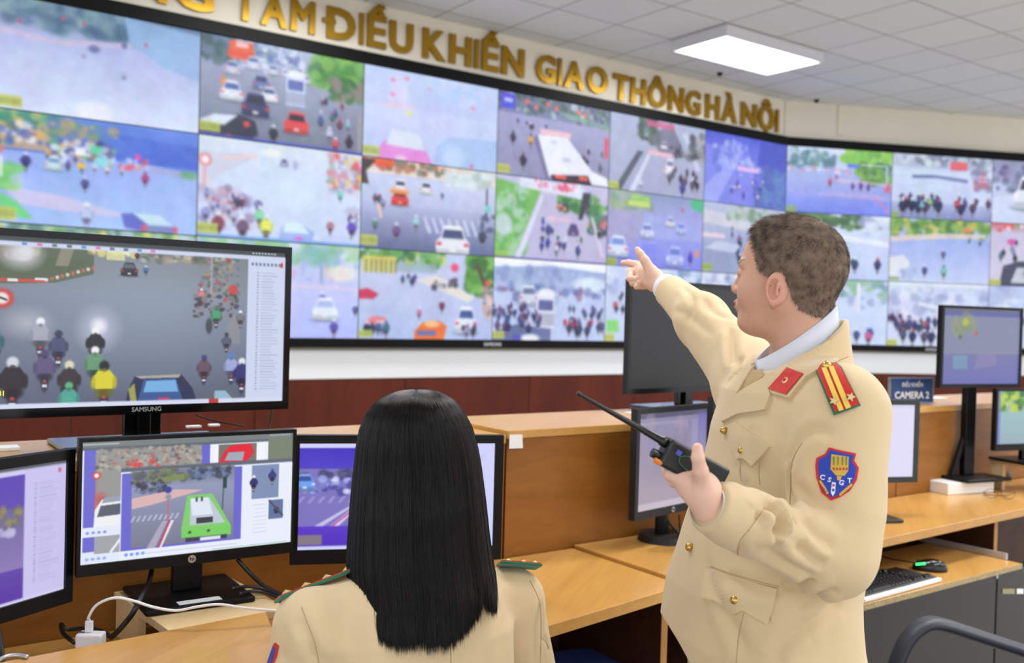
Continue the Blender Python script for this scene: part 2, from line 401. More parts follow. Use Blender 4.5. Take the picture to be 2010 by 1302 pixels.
    def out(s, blur=0, noisy=False):
        a = s.a.reshape(s.ny, s.ss, s.nx, s.ss, 3).mean(axis=(1, 3))
        for _ in range(blur):
            p = np.pad(a, ((1, 1), (1, 1), (0, 0)), 'edge'); a = (p[1:-1, 1:-1] * 2 + p[:-2, 1:-1] + p[2:, 1:-1] + p[1:-1, :-2] + p[1:-1, 2:]) / 6
        for g_, amp in ((6, 4), (20, 4), (48, 3)) if noisy else ():   # uneven, compression-like blotches of the camera pictures
            q = s.R.normal(0, amp, (int(g_ * .56) + 2, g_ + 2, 3)); q = q * .4 + q.mean(axis=2, keepdims=True) * .9
            yy = np.linspace(0, q.shape[0] - 1.001, s.ny); xx = np.linspace(0, q.shape[1] - 1.001, s.nx); y0 = yy.astype(int); x0 = xx.astype(int); fy = (yy - y0)[:, None, None]; fx = (xx - x0)[None, :, None]
            a = a + (q[y0][:, x0] * (1 - fx) + q[y0][:, x0 + 1] * fx) * (1 - fy) + (q[y0 + 1][:, x0] * (1 - fx) + q[y0 + 1][:, x0 + 1] * fx) * fy
        return np.clip(a, 0, 255)

GREEN = [(70, 140, 60), (95, 165, 75), (50, 110, 60), (120, 180, 90), (80, 130, 80)]
PALE = [(215, 225, 245), (180, 195, 235), (235, 240, 250), (160, 170, 210)]
CROWD = [(210, 90, 90), (90, 170, 120), (230, 220, 230), (80, 90, 150), (230, 180, 90), (60, 60, 90), (200, 200, 230)]
NX, NY = 168, 94
def new(c, seed): return Pic(NX, NY, c, 2, seed)
def f_l00():
    p = new((196, 208, 246), 1); p.grad(0, .34, (92, 120, 150), (178, 190, 226)); p.grad(.3, 1, (176, 186, 228), (212, 224, 250))
    p.blobs(0, 0, .6, .22, 120, .035, [(80, 115, 130), (110, 140, 160), (60, 95, 120), (130, 165, 170)], .5)
    p.poly([(.6, 0), (1, .05), (1, .5), (.8, .42), (.62, .22)], (142, 184, 228), .8); p.poly([(0, .28), (.25, .33), (.62, .24), (.64, .28), (.3, .37), (0, .33)], (205, 190, 215), .8)
    p.ell(.45, .35, .03, .035, (90, 95, 150), .8); p.ell(.6, .27, .014, .03, (80, 85, 140), .8); p.rider(.6, .6, .035, (170, 180, 220), (190, 195, 230), (160, 165, 210)); p.rider(.4, .46, .03, (180, 185, 220), (190, 195, 230), (165, 170, 210))
    for u, v in ((.3, .12), (.4, .14), (.71, .23), (.1, .22)): p.ell(u, v, .008, .02, (220, 70, 110))
    p.ell(.46, .93, .09, .1, (235, 240, 250), .9); p.tagbox(); return p
def f_l01():
    p = new((138, 145, 170), 2); p.grad(0, .3, (170, 190, 215), (150, 158, 190)); p.grad(.3, 1, (160, 166, 192), (112, 120, 140))
    p.blobs(0, 0, .2, .25, 50, .03, [(60, 90, 90), (80, 110, 110), (100, 120, 150)], .8); p.blobs(.2, .02, .6, .28, 110, .02, PALE + [(90, 110, 170), (120, 150, 160)], .7)
    p.blobs(.66, .02, 1, .3, 110, .035, GREEN + [(130, 190, 80)], .85); p.blobs(.78, .25, 1, .45, 50, .03, [(60, 110, 60), (90, 140, 80), (140, 130, 120)], .8)
    p.rect(.16, .02, .3, .2, (238, 92, 50)); p.rect(.2, .03, .27, .08, (245, 200, 200)); p.rect(.15, .12, .31, .17, (225, 80, 55))
    for u, v, w in ((.3, .28, .09), (.42, .3, .07), (.5, .3, .05), (.58, .26, .05), (.18, .36, .09), (.62, .33, .06)): p.car(u, v, w, (205, 215, 240), (90, 100, 150))
    p.car(.35, .47, .1, (110, 125, 180)); p.ell(.13, .45, .012, .06, (245, 140, 60)); p.car(.18, .62, .13, (232, 238, 248), (80, 100, 170)); p.car(.4, .58, .1, (238, 242, 250), (70, 80, 130))
    p.car(.32, .75, .16, (58, 62, 100), (40, 42, 66)); p.van(.56, .58, .12, (205, 215, 248)); p.car(.57, .86, .15, (226, 68, 66), (50, 32, 46))
    p.poly([(0, 1), (0, .86), (.08, .78), (.22, .75), (.32, .8), (.34, .93), (.28, 1)], (44, 48, 62)); p.poly([(.0, .86), (.08, .78), (.22, .76), (.14, .88)], (214, 226, 244)); p.ell(.17, .99, .02, .03, (240, 70, 60)); p.ell(.27, .84, .02, .03, (220, 80, 70))
    p.rider(.43, .99, .07, (40, 44, 44), (225, 235, 230)); p.riders(.68, .5, .86, .78, 9, .04); p.rider(.78, .9, .06, (200, 205, 235)); p.rider(.82, 1.0, .06, (215, 80, 100)); p.rider(.91, .97, .065, (40, 42, 50), (50, 50, 60)); p.rider(.9, .76, .045, (130, 200, 200))
    p.rect(.965, .6, 1, 1, (176, 170, 160), .5); p.tagbox(v=.86); p.rect(0, .975, 1, 1, (70, 84, 190)); return p
def f_l02():
    p = new((204, 216, 250), 3); p.grad(0, .4, (196, 216, 250), (198, 208, 246)); p.grad(.5, 1, (206, 216, 250), (190, 206, 246))
    p.rect(.17, .05, .3, .36, (222, 216, 246), .6); p.ell(.23, .4, .12, .025, (240, 205, 225), .8)
    for u, v in ((.2, .12), (.3, .08), (.2, .28), (.47, .15), (.8, .28)): p.ell(u, v, .02, .02, (240, 130, 180), .8)
    p.ell(.32, .46, .02, .025, (235, 238, 110)); p.blobs(.5, 0, 1, .25, 24, .04, [(176, 206, 244), (214, 222, 250)], .5)
    p.poly([(.1, 1), (.12, .86), (.18, .76), (.4, .76), (.46, .88), (.5, 1)], (232, 142, 222)); p.poly([(.16, .84), (.2, .66), (.4, .68), (.44, .86)], (222, 232, 246)); p.ell(.27, .97, .04, .03, (240, 200, 235))
    p.poly([(.52, 1), (.52, .8), (.62, .66), (1, .62), (1, 1)], (166, 198, 240), .8); p.ell(.66, .88, .08, .12, (198, 222, 246), .8); p.ell(.8, .96, .014, .02, (240, 90, 140)); p.tagbox(); return p
def f_l03():
    p = new((160, 160, 204), 4); p.grad(.2, 1, (166, 166, 208), (138, 138, 172)); p.grad(0, .24, (100, 112, 120), (130, 136, 170)); p.blobs(0, 0, 1, .22, 130, .022, [(70, 90, 90), (60, 64, 96), (130, 140, 180), (90, 130, 110), (190, 200, 220)], .7)
    p.rect(.02, .02, .14, .2, (80, 84, 224)); p.rect(.05, .08, .12, .12, (200, 205, 250)); p.poly([(.5, .12), (1, .2), (1, .28), (.6, .2)], (130, 170, 150), .7)
    for u, v in ((.24, .08), (.42, .07), (.5, .1), (.7, .1), (.76, .12), (.32, .13)): p.ell(u, v, .018, .03, (238, 112, 90))
    p.riders(.15, .35, .45, .45, 5, .03, [(50, 50, 80)]); p.rider(.13, .62, .06, (50, 50, 66), (50, 50, 70)); p.rider(.28, .62, .06, (226, 168, 60), (60, 60, 80)); p.rider(.22, .9, .075, (44, 46, 66), (160, 60, 80)); p.riders(.72, .6, .95, .9, 6, .045)
    p.rect(.36, .38, .63, .45, (246, 196, 208), .95); p.poly([(.34, .46), (.6, .44), (.84, .82), (.98, .88), (1, .99), (.84, .99), (.8, .9), (.44, .96)], (238, 242, 250)); p.ell(.6, .72, .04, .03, (200, 205, 225)); p.ell(.48, .52, .03, .02, (205, 210, 228))
    p.poly([(.46, .93), (.8, .88), (.84, 1), (.48, 1)], (50, 40, 54)); p.rect(.5, .92, .6, .97, (240, 90, 70)); p.rect(.72, .9, .8, .95, (240, 90, 70)); p.poly([(.34, .46), (.3, .5), (.42, 1), (.46, 1)], (100, 100, 140), .7); p.rect(.95, .36, .985, .62, (228, 72, 96)); p.tagbox(w=.11); return p
def f_l04():
    p = new((186, 194, 222), 5); p.grad(0, 1, (178, 188, 216), (166, 170, 200)); p.blobs(.3, 0, .5, .3, 40, .03, [(70, 95, 80), (90, 120, 100), (60, 70, 80)], .8)
    p.poly([(.4, .25), (.62, .0), (.8, .45), (.5, .42)], (110, 112, 130), .8); p.poly([(.05, 1), (.28, .45), (.34, .45), (.12, 1)], (84, 92, 100)); p.poly([(.2, 1), (.38, .48), (.41, .48), (.26, 1)], (214, 220, 240)); p.poly([(.74, .12), (.8, .1), (.96, .6), (.9, .6)], (210, 215, 235), .8)
    p.riders(.45, .3, .75, .5, 8, .03, [(60, 60, 80), (110, 112, 130)]); p.blobs(.82, .1, 1, .5, 40, .03, [(100, 104, 110), (170, 165, 160), (60, 60, 72)], .7); p.car(.55, .38, .07, (225, 230, 240)); p.car(.7, .45, .08, (70, 72, 92))
    p.rect(.38, .42, .64, .48, (240, 190, 200)); p.car(.62, .72, .11, (238, 240, 250), (120, 124, 160), h=.22); p.riders(.55, .6, .95, .9, 12, .05, [(40, 42, 60), (80, 82, 100)]); p.rider(.32, .94, .04, (235, 238, 246)); p.rider(.76, .98, .08, (60, 54, 150), (60, 54, 150), (56, 50, 140))
    p.rect(.36, .02, .66, .1, (220, 100, 140), .8); p.tagbox(v=.9, w=.1); return p
def f_l05():
    p = new((112, 120, 226), 6); p.grad(0, .4, (84, 94, 214), (118, 126, 232)); p.poly([(0, .2), (.5, .1), (.65, 1), (0, 1)], (132, 142, 240), .6); p.poly([(0, .8), (.4, .2), (.46, .2), (.15, 1), (0, 1)], (166, 176, 248), .7)
    p.blobs(.1, .1, .65, .5, 46, .03, [(160, 176, 250), (190, 206, 252), (96, 104, 214)], .6); p.poly([(.66, 0), (1, 0), (1, .5), (.62, .4)], (72, 80, 190), .8); p.blobs(.62, .45, 1, 1, 60, .05, [(84, 108, 190), (96, 134, 196), (78, 96, 180)], .7)
    p.rect(.38, .43, .64, .5, (224, 180, 236)); p.riders(.3, .6, .7, .95, 14, .04, [(70, 72, 190), (200, 210, 250)]); return p
def f_l10():
    p = new((160, 194, 248), 11); p.grad(.35, 1, (150, 176, 240), (166, 196, 250)); p.grad(0, .35, (92, 132, 220), (70, 104, 210)); p.blobs(0, 0, .28, .16, 60, .035, [(60, 140, 120), (80, 160, 120), (170, 180, 110)], .85)
    p.poly([(0, .1), (.1, .14), (.26, .2), (.24, .34), (0, .34)], (214, 178, 110), .75); p.blobs(0, .1, .24, .3, 50, .02, [(236, 236, 236), (90, 120, 80), (70, 100, 190), (230, 170, 90)], .7); p.blobs(.24, .06, .56, .18, 40, .025, [(110, 150, 110), (80, 120, 190), (200, 170, 90)], .6)
    p.poly([(.55, .1), (1, .14), (1, .4), (.75, .36)], (62, 98, 208), .6); p.poly([(.6, .34), (1, .42), (1, .47), (.72, .42)], (170, 170, 216), .7); p.ell(.95, .42, .05, .04, (110, 170, 130))
    p.blobs(.24, .22, .56, .4, 110, .016, CROWD + PALE, .8); p.riders(.3, .36, .6, .5, 16, .028, CROWD); p.rect(.37, .27, .42, .34, (240, 245, 250)); p.rect(.44, .24, .5, .3, (90, 210, 150)); p.ell(.5, .38, .04, .05, (140, 220, 230)); p.rect(.38, .41, .42, .46, (240, 200, 60))
    p.car(.27, .5, .085, (205, 232, 240), (110, 150, 190)); p.rider(.14, .52, .06, (44, 46, 110)); p.rider(.42, .66, .05, (70, 76, 150)); p.rider(.72, .56, .05, (180, 50, 120), (180, 60, 120)); p.ell(.68, .3, .015, .03, (240, 70, 170)); p.blobs(.62, .32, .74, .42, 14, .014, [(230, 80, 110), (240, 150, 110), (200, 220, 250)])
    p.poly([(.02, .62), (.16, .7), (.3, .72), (.6, .84), (.6, .88), (.3, .86), (.1, .82)], (206, 200, 236), .95); p.blobs(0, .5, .12, .7, 20, .03, [(120, 210, 110), (100, 190, 120), (150, 220, 120)]); p.poly([(0, .72), (.1, .8), (.18, .95), (.12, .95), (0, .82)], (110, 216, 130)); p.rect(.025, .42, .035, .6, (240, 245, 240)); p.ell(.025, .36, .014, .03, (235, 110, 90)); p.ell(.1, .62, .03, .06, (190, 200, 240), .5)
    p.rider(.43, .99, .085, (190, 200, 240), (240, 245, 252), (90, 100, 170)); p.poly([(.6, .84), (.66, .83), (.78, .84), (.88, 1), (.72, 1), (.62, .97)], (92, 100, 200)); p.poly([(.66, .83), (.8, .83), (.88, .93), (.74, .93)], (196, 224, 240)); p.rect(.73, .93, .88, 1, (120, 132, 190)); p.ell(.72, .96, .014, .03, (240, 70, 90)); p.ell(.885, .96, .012, .03, (240, 70, 90))
    p.tagbox(v=.86, h=.12, w=.1); return p
def f_l11():
    p = new((204, 218, 248), 12); p.grad(0, .3, (220, 226, 234), (208, 222, 246)); p.ell(.55, .38, .45, .42, (214, 232, 250), .7, .8); p.poly([(0, .15), (.35, .14), (.1, .4), (0, .7)], (204, 208, 224), .8); p.line((.14, .2), (.34, .15), .02, (238, 206, 206)); p.ell(.42, .1, .06, .04, (244, 244, 238))
    p.car(.5, .22, .05, (150, 160, 210)); p.ell(.57, .2, .014, .05, (170, 180, 225)); p.ell(.04, .24, .035, .06, (236, 110, 110)); p.ell(.04, .24, .022, .04, (244, 240, 244)); p.rect(.034, .3, .044, .5, (240, 150, 150))
    p.blobs(.78, .02, 1, .45, 90, .022, [(210, 150, 170), (220, 200, 220), (170, 160, 190), (232, 80, 90), (120, 190, 160), (230, 200, 90), (150, 150, 200)], .7); p.rider(.86, .52, .05, (120, 214, 206)); p.ell(.95, .62, .06, .05, (190, 192, 222)); p.riders(.92, .66, .98, .9, 3, .05)
    p.blobs(0, .5, .3, .9, 50, .03, [(150, 150, 190), (200, 200, 235), (120, 90, 130), (220, 190, 200)], .55); p.riders(.02, .62, .28, .9, 12, .055, [(110, 60, 80), (150, 150, 210), (60, 50, 80), (190, 190, 230)]); p.rider(.35, .72, .06, (110, 116, 170)); p.rider(.36, .86, .08, (130, 226, 170)); p.rider(.12, .98, .09, (140, 60, 76)); p.rider(.26, 1.0, .09, (104, 74, 106)); p.rider(.4, .99, .1, (236, 240, 84)); p.rider(.94, .9, .075, (92, 74, 200)); p.rider(.8, .88, .06, (176, 120, 130))
    p.poly([(.47, 1), (.5, .84), (.62, .81), (.7, .88), (.68, 1)], (156, 180, 240)); p.poly([(.5, .9), (.52, .8), (.62, .8), (.67, .9)], (216, 244, 248)); p.ell(.6, .96, .03, .02, (232, 90, 210)); p.poly([(.73, 1), (.76, .9), (.9, .9), (1, 1)], (196, 212, 246)); p.tagbox(v=.86, h=.11); p.rect(0, .97, 1, 1, (120, 168, 230)); return p
def f_l12():
    p = new((176, 186, 222), 13); p.grad(.18, .5, (206, 214, 244), (186, 194, 228)); p.grad(.5, 1, (180, 188, 224), (92, 100, 140)); p.grad(0, .16, (226, 206, 186), (238, 226, 216)); p.blobs(0, .0, .6, .12, 60, .02, [(190, 120, 90), (236, 230, 220), (150, 100, 70), (120, 130, 110)], .8); p.blobs(0, 0, .2, .07, 16, .02, [(244, 80, 50), (240, 100, 60)])
    p.blobs(.6, .05, 1, .2, 50, .03, [(206, 226, 226), (226, 238, 240), (180, 200, 190)], .8); p.poly([(0, .02), (.1, .02), (.03, .16), (.05, .3), (0, .3)], (70, 60, 60)); p.car(.27, .36, .1, (240, 240, 246)); p.car(.27, .5, .12, (226, 62, 52), (90, 40, 50)); p.rect(.2, .33, .33, .37, (244, 150, 60)); p.car(.46, .34, .09, (226, 234, 240)); p.rider(.58, .38, .035, (110, 116, 160))
    for i in range(8): u = .44 + i * .06; p.poly([(u, .6), (u + .02, .6), (u + .07, .78), (u + .04, .78)], (216, 222, 246), .8)
    p.riders(.08, .45, .16, .6, 4, .045); p.rider(.1, .8, .05, (90, 130, 110)); p.rider(.25, .88, .07, (110, 80, 140)); p.rider(.39, .76, .065, (170, 214, 226)); p.line((.12, .5), (.14, .66), .02, (240, 200, 180)); p.line((.93, .2), (.93, .6), .012, (60, 66, 70)); p.rect(.92, .4, .96, .48, (110, 214, 196)); p.rider(.9, .88, .08, (60, 60, 76)); p.blobs(.88, .5, .99, .7, 12, .02, [(80, 84, 120)])
    p.car(.67, 1.02, .25, (236, 240, 246), (66, 76, 120), h=.34); p.tagbox(v=.85, h=.12); return p
def f_l13():
    p = new((196, 190, 224), 14); p.grad(0, 1, (198, 196, 226), (188, 180, 216)); p.poly([(0, .05), (.38, .15), (.16, 1), (0, 1)], (120, 190, 90)); p.blobs(0, .15, .26, .95, 90, .035, [(110, 186, 90), (90, 160, 80), (140, 206, 110), (200, 220, 230)], .5); p.ell(.07, .6, .07, .14, (214, 226, 240), .8); p.poly([(.38, .2), (.41, .2), (.22, 1), (.17, 1)], (220, 222, 244))
    p.blobs(.55, .12, 1, .35, 60, .03, GREEN + [(60, 70, 70), (110, 110, 60)], .85); p.blobs(.8, .35, 1, .6, 36, .03, [(110, 96, 110), (210, 90, 80), (80, 150, 100), (60, 54, 70)], .7); p.poly([(.2, .0), (.78, .06), (.78, .2), (.2, .12)], (226, 230, 246)); p.blobs(.3, .02, .74, .1, 30, .018, [(232, 74, 110), (240, 160, 190), (240, 240, 250)]); p.poly([(.76, .1), (.84, .1), (.76, .45), (.72, .45)], (60, 60, 70)); p.poly([(.84, .4), (.86, .4), (.98, .9), (.94, .9)], (214, 208, 230))
    p.rect(.44, .44, .66, .5, (240, 196, 220), .7); p.riders(.4, .5, .5, .9, 12, .04, [(60, 56, 160), (70, 70, 110)]); p.car(.68, .66, .1, (78, 66, 130)); p.riders(.52, .75, .76, .96, 9, .05, [(60, 60, 130), (210, 214, 240), (60, 100, 90)]); p.riders(.5, .25, .62, .4, 6, .03, CROWD); p.riders(.82, .6, .98, .7, 5, .04); p.tagbox(v=.92, h=.07, c=(170, 220, 80)); p.rect(0, .985, 1, 1, (90, 92, 200)); return p
def f_l14():
    p = new((160, 168, 228), 15); p.grad(0, .3, (140, 156, 196), (160, 166, 222)); p.grad(.6, 1, (146, 154, 232), (128, 136, 236)); p.blobs(0, 0, .45, .25, 60, .03, [(130, 150, 130), (150, 190, 110), (170, 170, 180)], .6); p.rect(.2, .13, .42, .19, (204, 224, 110)); p.rect(.22, .04, .42, .13, (160, 206, 110)); p.blobs(.88, 0, 1, .14, 16, .03, [(70, 190, 130)]); p.poly([(0, .25), (.36, .25), (.3, .7), (0, .7)], (168, 160, 196), .7)
    for u, v, w, c in ((.64, .42, .09, (206, 214, 214)), (.76, .5, .1, (170, 180, 240)), (.4, .6, .13, (196, 204, 244)), (.7, .95, .18, (176, 190, 250))): p.car(u, v, w, c, (110, 120, 200), 'front')
    p.car(.11, .88, .2, (216, 226, 250), (120, 150, 226), h=.27); p.rect(.34, .68, .5, .96, (116, 130, 230), .7); p.rider(.87, .92, .07, (70, 56, 210), (90, 60, 160)); p.ell(.94, .76, .02, .06, (240, 150, 70)); p.tagbox(v=.9, w=.1, c=(170, 190, 60)); p.rider(.77, .2, .03, (220, 80, 120)); return p
def f_l15():
    p = new((172, 180, 216), 16); p.grad(0, 1, (182, 192, 220), (150, 156, 200)); p.poly([(0, .1), (.5, .2), (1, .3), (1, .42), (0, .3)], (214, 216, 224), .8); p.blobs(.3, .02, 1, .2, 50, .04, [(120, 150, 120), (180, 196, 190), (200, 206, 220)], .7); p.riders(.3, .35, .9, .6, 12, .035, [(54, 58, 96)]); p.poly([(.02, 1), (.02, .62), (.2, .55), (.48, .6), (.42, 1)], (150, 160, 196)); p.poly([(.02, .66), (.18, .54), (.46, .58), (.36, .7)], (196, 206, 232)); p.rect(0, .44, .26, .5, (236, 210, 224)); p.riders(.36, .55, .55, .9, 5, .06, [(44, 48, 80)]); p.tagbox(v=.88, w=.12, c=(160, 190, 60)); return p
def f_r0():
    p = new((160, 176, 236), 21); p.grad(0, .3, (214, 228, 250), (196, 208, 240)); p.grad(.35, .75, (170, 184, 232), (150, 160, 236)); p.grad(.75, 1, (140, 156, 240), (112, 130, 232)); p.blobs(.02, .05, .45, .28, 40, .035, [(110, 150, 150), (90, 130, 140), (190, 210, 230)], .8); p.blobs(.5, .0, .98, .2, 50, .04, [(130, 196, 80), (110, 176, 80), (150, 210, 90)], .9); p.blobs(.68, .2, .98, .48, 50, .035, [(96, 150, 70), (70, 120, 80), (130, 180, 80)], .9)
    p.rect(.57, .22, .68, .28, (90, 120, 230)); p.rect(.7, .22, .96, .235, (230, 235, 250)); p.rect(.94, .22, .96, .55, (190, 196, 230)); p.blobs(0, .3, .6, .38, 50, .014, PALE + [(230, 140, 160)], .8); p.poly([(.45, .46), (1, .5), (1, .53), (.5, .5)], (226, 196, 206), .8); p.riders(.3, .45, .5, .6, 2, .04, [(220, 70, 90)]); p.riders(.6, .55, .8, .64, 5, .04, [(120, 70, 160)]); p.poly([(.3, .68), (.8, .66), (1, .72), (1, .76), (.3, .72)], (196, 176, 230), .6)
    for i in range(8): p.ell(.84 + i * .02, .72 + i * .03, .008, .02, (240, 120, 150))
    p.blobs(.94, .5, 1, .62, 8, .014, [(230, 90, 110)]); p.tagbox(v=.9, w=.1, c=(150, 180, 110)); return p
def f_r1():
    p = new((202, 216, 242), 22); p.grad(0, .2, (150, 162, 186), (186, 198, 222)); p.grad(.25, .7, (206, 220, 246), (200, 214, 244)); p.grad(.75, 1, (176, 190, 226), (130, 140, 190)); p.blobs(0, 0, 1, .14, 70, .03, [(120, 130, 150), (190, 205, 220), (100, 110, 130), (210, 225, 235)], .7); p.rect(.57, .08, .74, .22, (226, 104, 110)); p.line((.2, .35), (.42, .33), .03, (110, 124, 170)); p.line((.42, .33), (.75, .38), .03, (120, 134, 180)); p.blobs(.8, .2, 1, .5, 30, .03, [(150, 120, 150), (120, 130, 170), (200, 110, 130)], .6)
    p.rect(.01, .28, .98, .31, (226, 234, 248), .5); p.riders(.02, .72, .98, .96, 26, .075, [(44, 50, 90), (60, 70, 120), (80, 60, 90), (40, 44, 70)]); p.rider(.65, .85, .08, (200, 80, 90)); p.rider(.38, .82, .06, (170, 214, 130)); p.rider(.3, .88, .06, (130, 196, 220)); p.tagbox(v=.9, w=.08, c=(150, 180, 110)); return p
def f_r2():
    p = new((196, 206, 236), 23); p.grad(0, .35, (140, 146, 176), (170, 174, 210)); p.blobs(0, .1, 1, .5, 60, .04, [(90, 80, 130), (150, 140, 180), (110, 120, 150)], .6); p.poly([(0, .6), (.9, .4), (1, .5), (1, 1), (0, 1)], (212, 222, 246), .8); p.car(.4, .75, .35, (230, 236, 248), (60, 66, 90), 'front'); return p
def f_r10():
    p = new((206, 220, 248), 24); p.grad(0, 1, (214, 226, 248), (190, 206, 244)); p.blobs(0, 0, .75, .2, 70, .04, [(80, 120, 60), (100, 140, 80), (70, 100, 70)], .85); p.blobs(.72, .02, 1, .25, 20, .04, PALE); p.poly([(.2, .25), (1, .4), (1, .48), (.2, .34)], (238, 244, 252), .8); p.riders(.05, .8, .98, .97, 14, .09, [(50, 60, 110), (70, 60, 80), (60, 90, 90)]); return p
def f_r11():
    p = new((172, 190, 240), 25); p.grad(.3, 1, (158, 176, 236), (196, 212, 246)); p.blobs(0, 0, 1, .26, 110, .04, [(110, 160, 70), (90, 140, 60), (140, 180, 80), (70, 120, 60), (200, 190, 90)], .85); p.poly([(0, .3), (.45, .22), (.95, .2), (.95, .27), (.5, .3), (0, .38)], (226, 206, 196), .9); p.rect(.72, .12, .8, .18, (232, 120, 90)); p.poly([(0, .92), (0, .62), (.14, .58), (.2, .7), (.2, .92)], (228, 232, 240)); p.rider(.53, .62, .06, (90, 100, 150)); p.rider(.35, .9, .07, (70, 84, 130)); p.rider(.54, .92, .08, (110, 200, 190), (100, 120, 150)); p.riders(.78, .28, .9, .4, 4, .03); p.blobs(.1, .75, .26, .95, 14, .03, PALE); p.tagbox(v=.92, h=.06, w=.1, c=(150, 180, 110)); return p
def f_r12():
    p = new((206, 200, 224), 26); p.grad(0, .15, (210, 90, 100), (200, 196, 220)); p.blobs(0, .02, 1, .15, 30, .03, [(230, 80, 80), (130, 180, 130), (230, 230, 240)]); p.ell(.22, .3, .05, .05, (220, 90, 160)); p.riders(.05, .3, .3, .7, 6, .05); p.poly([(.1, 1), (.14, .68), (.3, .6), (1, .62), (1, 1)], (66, 68, 84)); p.poly([(.22, .95), (.28, .7), (.9, .7), (1, .95)], (196, 200, 212)); p.ell(.5, .8, .14, .12, (120, 120, 132)); p.tagbox(v=.9); return p
def f_l20():
    p = new((170, 190, 236), 31); p.grad(0, .1, (150, 190, 140), (190, 210, 220)); p.blobs(0, 0, 1, .2, 100, .03, [(110, 160, 90), (180, 210, 220), (90, 130, 120), (220, 220, 120)], .8); p.riders(.1, .5, .9, .95, 14, .06); return p
def f_l21():
    p = new((188, 200, 246), 32); p.grad(.2, 1, (200, 212, 246), (176, 188, 250)); p.blobs(0, 0, 1, .2, 120, .035, [(130, 196, 130), (170, 214, 160), (150, 190, 220), (210, 226, 236)], .7); p.ell(.72, .12, .12, .12, (120, 186, 170), .7); p.rect(.74, .2, .76, .42, (130, 150, 170), .7); p.blobs(.5, .2, .9, .4, 24, .02, [(214, 160, 200), (170, 190, 240)], .6); p.ell(.88, .3, .1, .08, (238, 236, 214), .8); p.poly([(0, .42), (1, .44), (1, .48), (0, .46)], (222, 206, 236), .8); p.rider(.76, .66, .06, (90, 110, 210)); p.car(.78, .8, .16, (228, 240, 248), (170, 190, 240), 'front'); p.rider(.84, .97, .07, (80, 70, 170)); p.rider(.98, .75, .05, (80, 80, 150)); return p
def f_l22():
    p = new((190, 202, 236), 33); p.grad(.2, 1, (196, 206, 236), (178, 192, 234)); p.blobs(0, 0, .6, .14, 60, .03, GREEN[:4] + [(200, 210, 90)], .85); p.rect(.02, .08, .26, .26, (226, 206, 96), .9)
    for i in range(7): p.rect(.04 + i * .034, .12, .055 + i * .034, .26, (90, 120, 90), .7)
    p.rect(.26, .14, .55, .24, (150, 176, 180), .8); p.blobs(.8, .02, 1, .45, 90, .035, [(90, 160, 60), (60, 110, 50), (120, 190, 80)], .85); p.line((.86, .1), (.98, .5), .03, (90, 76, 70)); p.blobs(.92, .4, 1, .75, 36, .025, [(200, 160, 160), (110, 120, 110), (230, 200, 200)], .7); p.ell(.955, .32, .022, .035, (240, 90, 70)); p.ell(.69, .16, .03, .05, (232, 70, 110))
    p.poly([(.4, .32), (.55, .26), (.86, .5), (.8, .56), (.6, .44)], (240, 230, 210), .8); p.riders(.3, .3, .42, .42, 5, .035, [(60, 70, 130)]); p.blobs(.52, .3, .7, .4, 16, .018, [(60, 60, 70), (200, 200, 210)]); p.poly([(0, .56), (0, .46), (.06, .44), (.14, .5), (.1, .56)], (206, 50, 80)); p.rider(.6, .68, .055, (120, 50, 90)); p.rider(.43, .76, .05, (200, 110, 150)); p.poly([(.04, .82), (.1, .74), (.2, .76), (.16, .84)], (240, 130, 140)); p.riders(.06, .85, .2, .98, 7, .05)
    p.poly([(.4, 1), (.4, .9), (.46, .8), (.58, .78), (.64, .84), (.62, 1)], (236, 108, 42)); p.ell(.53, .82, .06, .04, (250, 190, 130)); p.rect(.42, .9, .56, .95, (90, 110, 180)); p.car(.79, .92, .17, (226, 232, 246), (60, 80, 140), h=.3); p.riders(.76, .9, .92, 1, 6, .05); p.tagbox(v=.9, w=.1, h=.08, c=(180, 200, 80)); return p
def f_l23():
    p = new((190, 206, 240), 34); p.grad(0, .1, (250, 252, 255), (240, 246, 255)); p.poly([(0, .12), (.5, .06), (1, .12), (1, .4), (0, .4)], (150, 170, 214), .9); p.blobs(0, .12, .8, .34, 60, .03, [(120, 140, 190), (180, 196, 230), (160, 180, 216)], .6); p.ell(.85, .28, .16, .1, (216, 232, 248)); p.blobs(0, .34, 1, .5, 40, .03, [(110, 124, 180), (200, 214, 240), (150, 96, 130), (90, 106, 160)], .7); p.car(.3, .56, .16, (206, 214, 236), (100, 110, 150)); p.van(.45, .84, .16, (222, 228, 244), (90, 96, 150)); p.poly([(0, .9), (.2, .8), (.5, .85), (.5, 1), (0, 1)], (60, 66, 120), .7)
    p.riders(.0, .6, .4, .95, 34, .05, [(44, 48, 96), (60, 70, 130), (90, 60, 100)]); p.riders(.6, .62, .98, .9, 18, .05, [(50, 56, 100), (80, 90, 140)]); p.riders(.55, .8, .95, 1, 10, .06, [(50, 56, 90), (200, 60, 90)]); p.ell(.32, .97, .08, .05, (240, 240, 248)); p.rect(.17, .93, .24, .99, (90, 80, 190)); p.tagbox(v=.89, w=.1, h=.09, c=(190, 200, 80)); return p
def f_l24():
    p = new((196, 212, 242), 35); p.blobs(0, 0, 1, .3, 60, .04, PALE + [(120, 150, 190)], .6); p.rect(.02, .72, .14, .88, (130, 220, 110)); p.riders(.1, .4, .9, .95, 18, .05); p.rider(.1, .6, .06, (200, 90, 110)); p.tagbox(v=.9, w=.1); return p
def f_l25():
    p = new((196, 206, 232), 36); p.blobs(0, 0, 1, .3, 60, .04, PALE + [(110, 130, 160)], .6); p.riders(.1, .4, .9, .95, 18, .06); return p
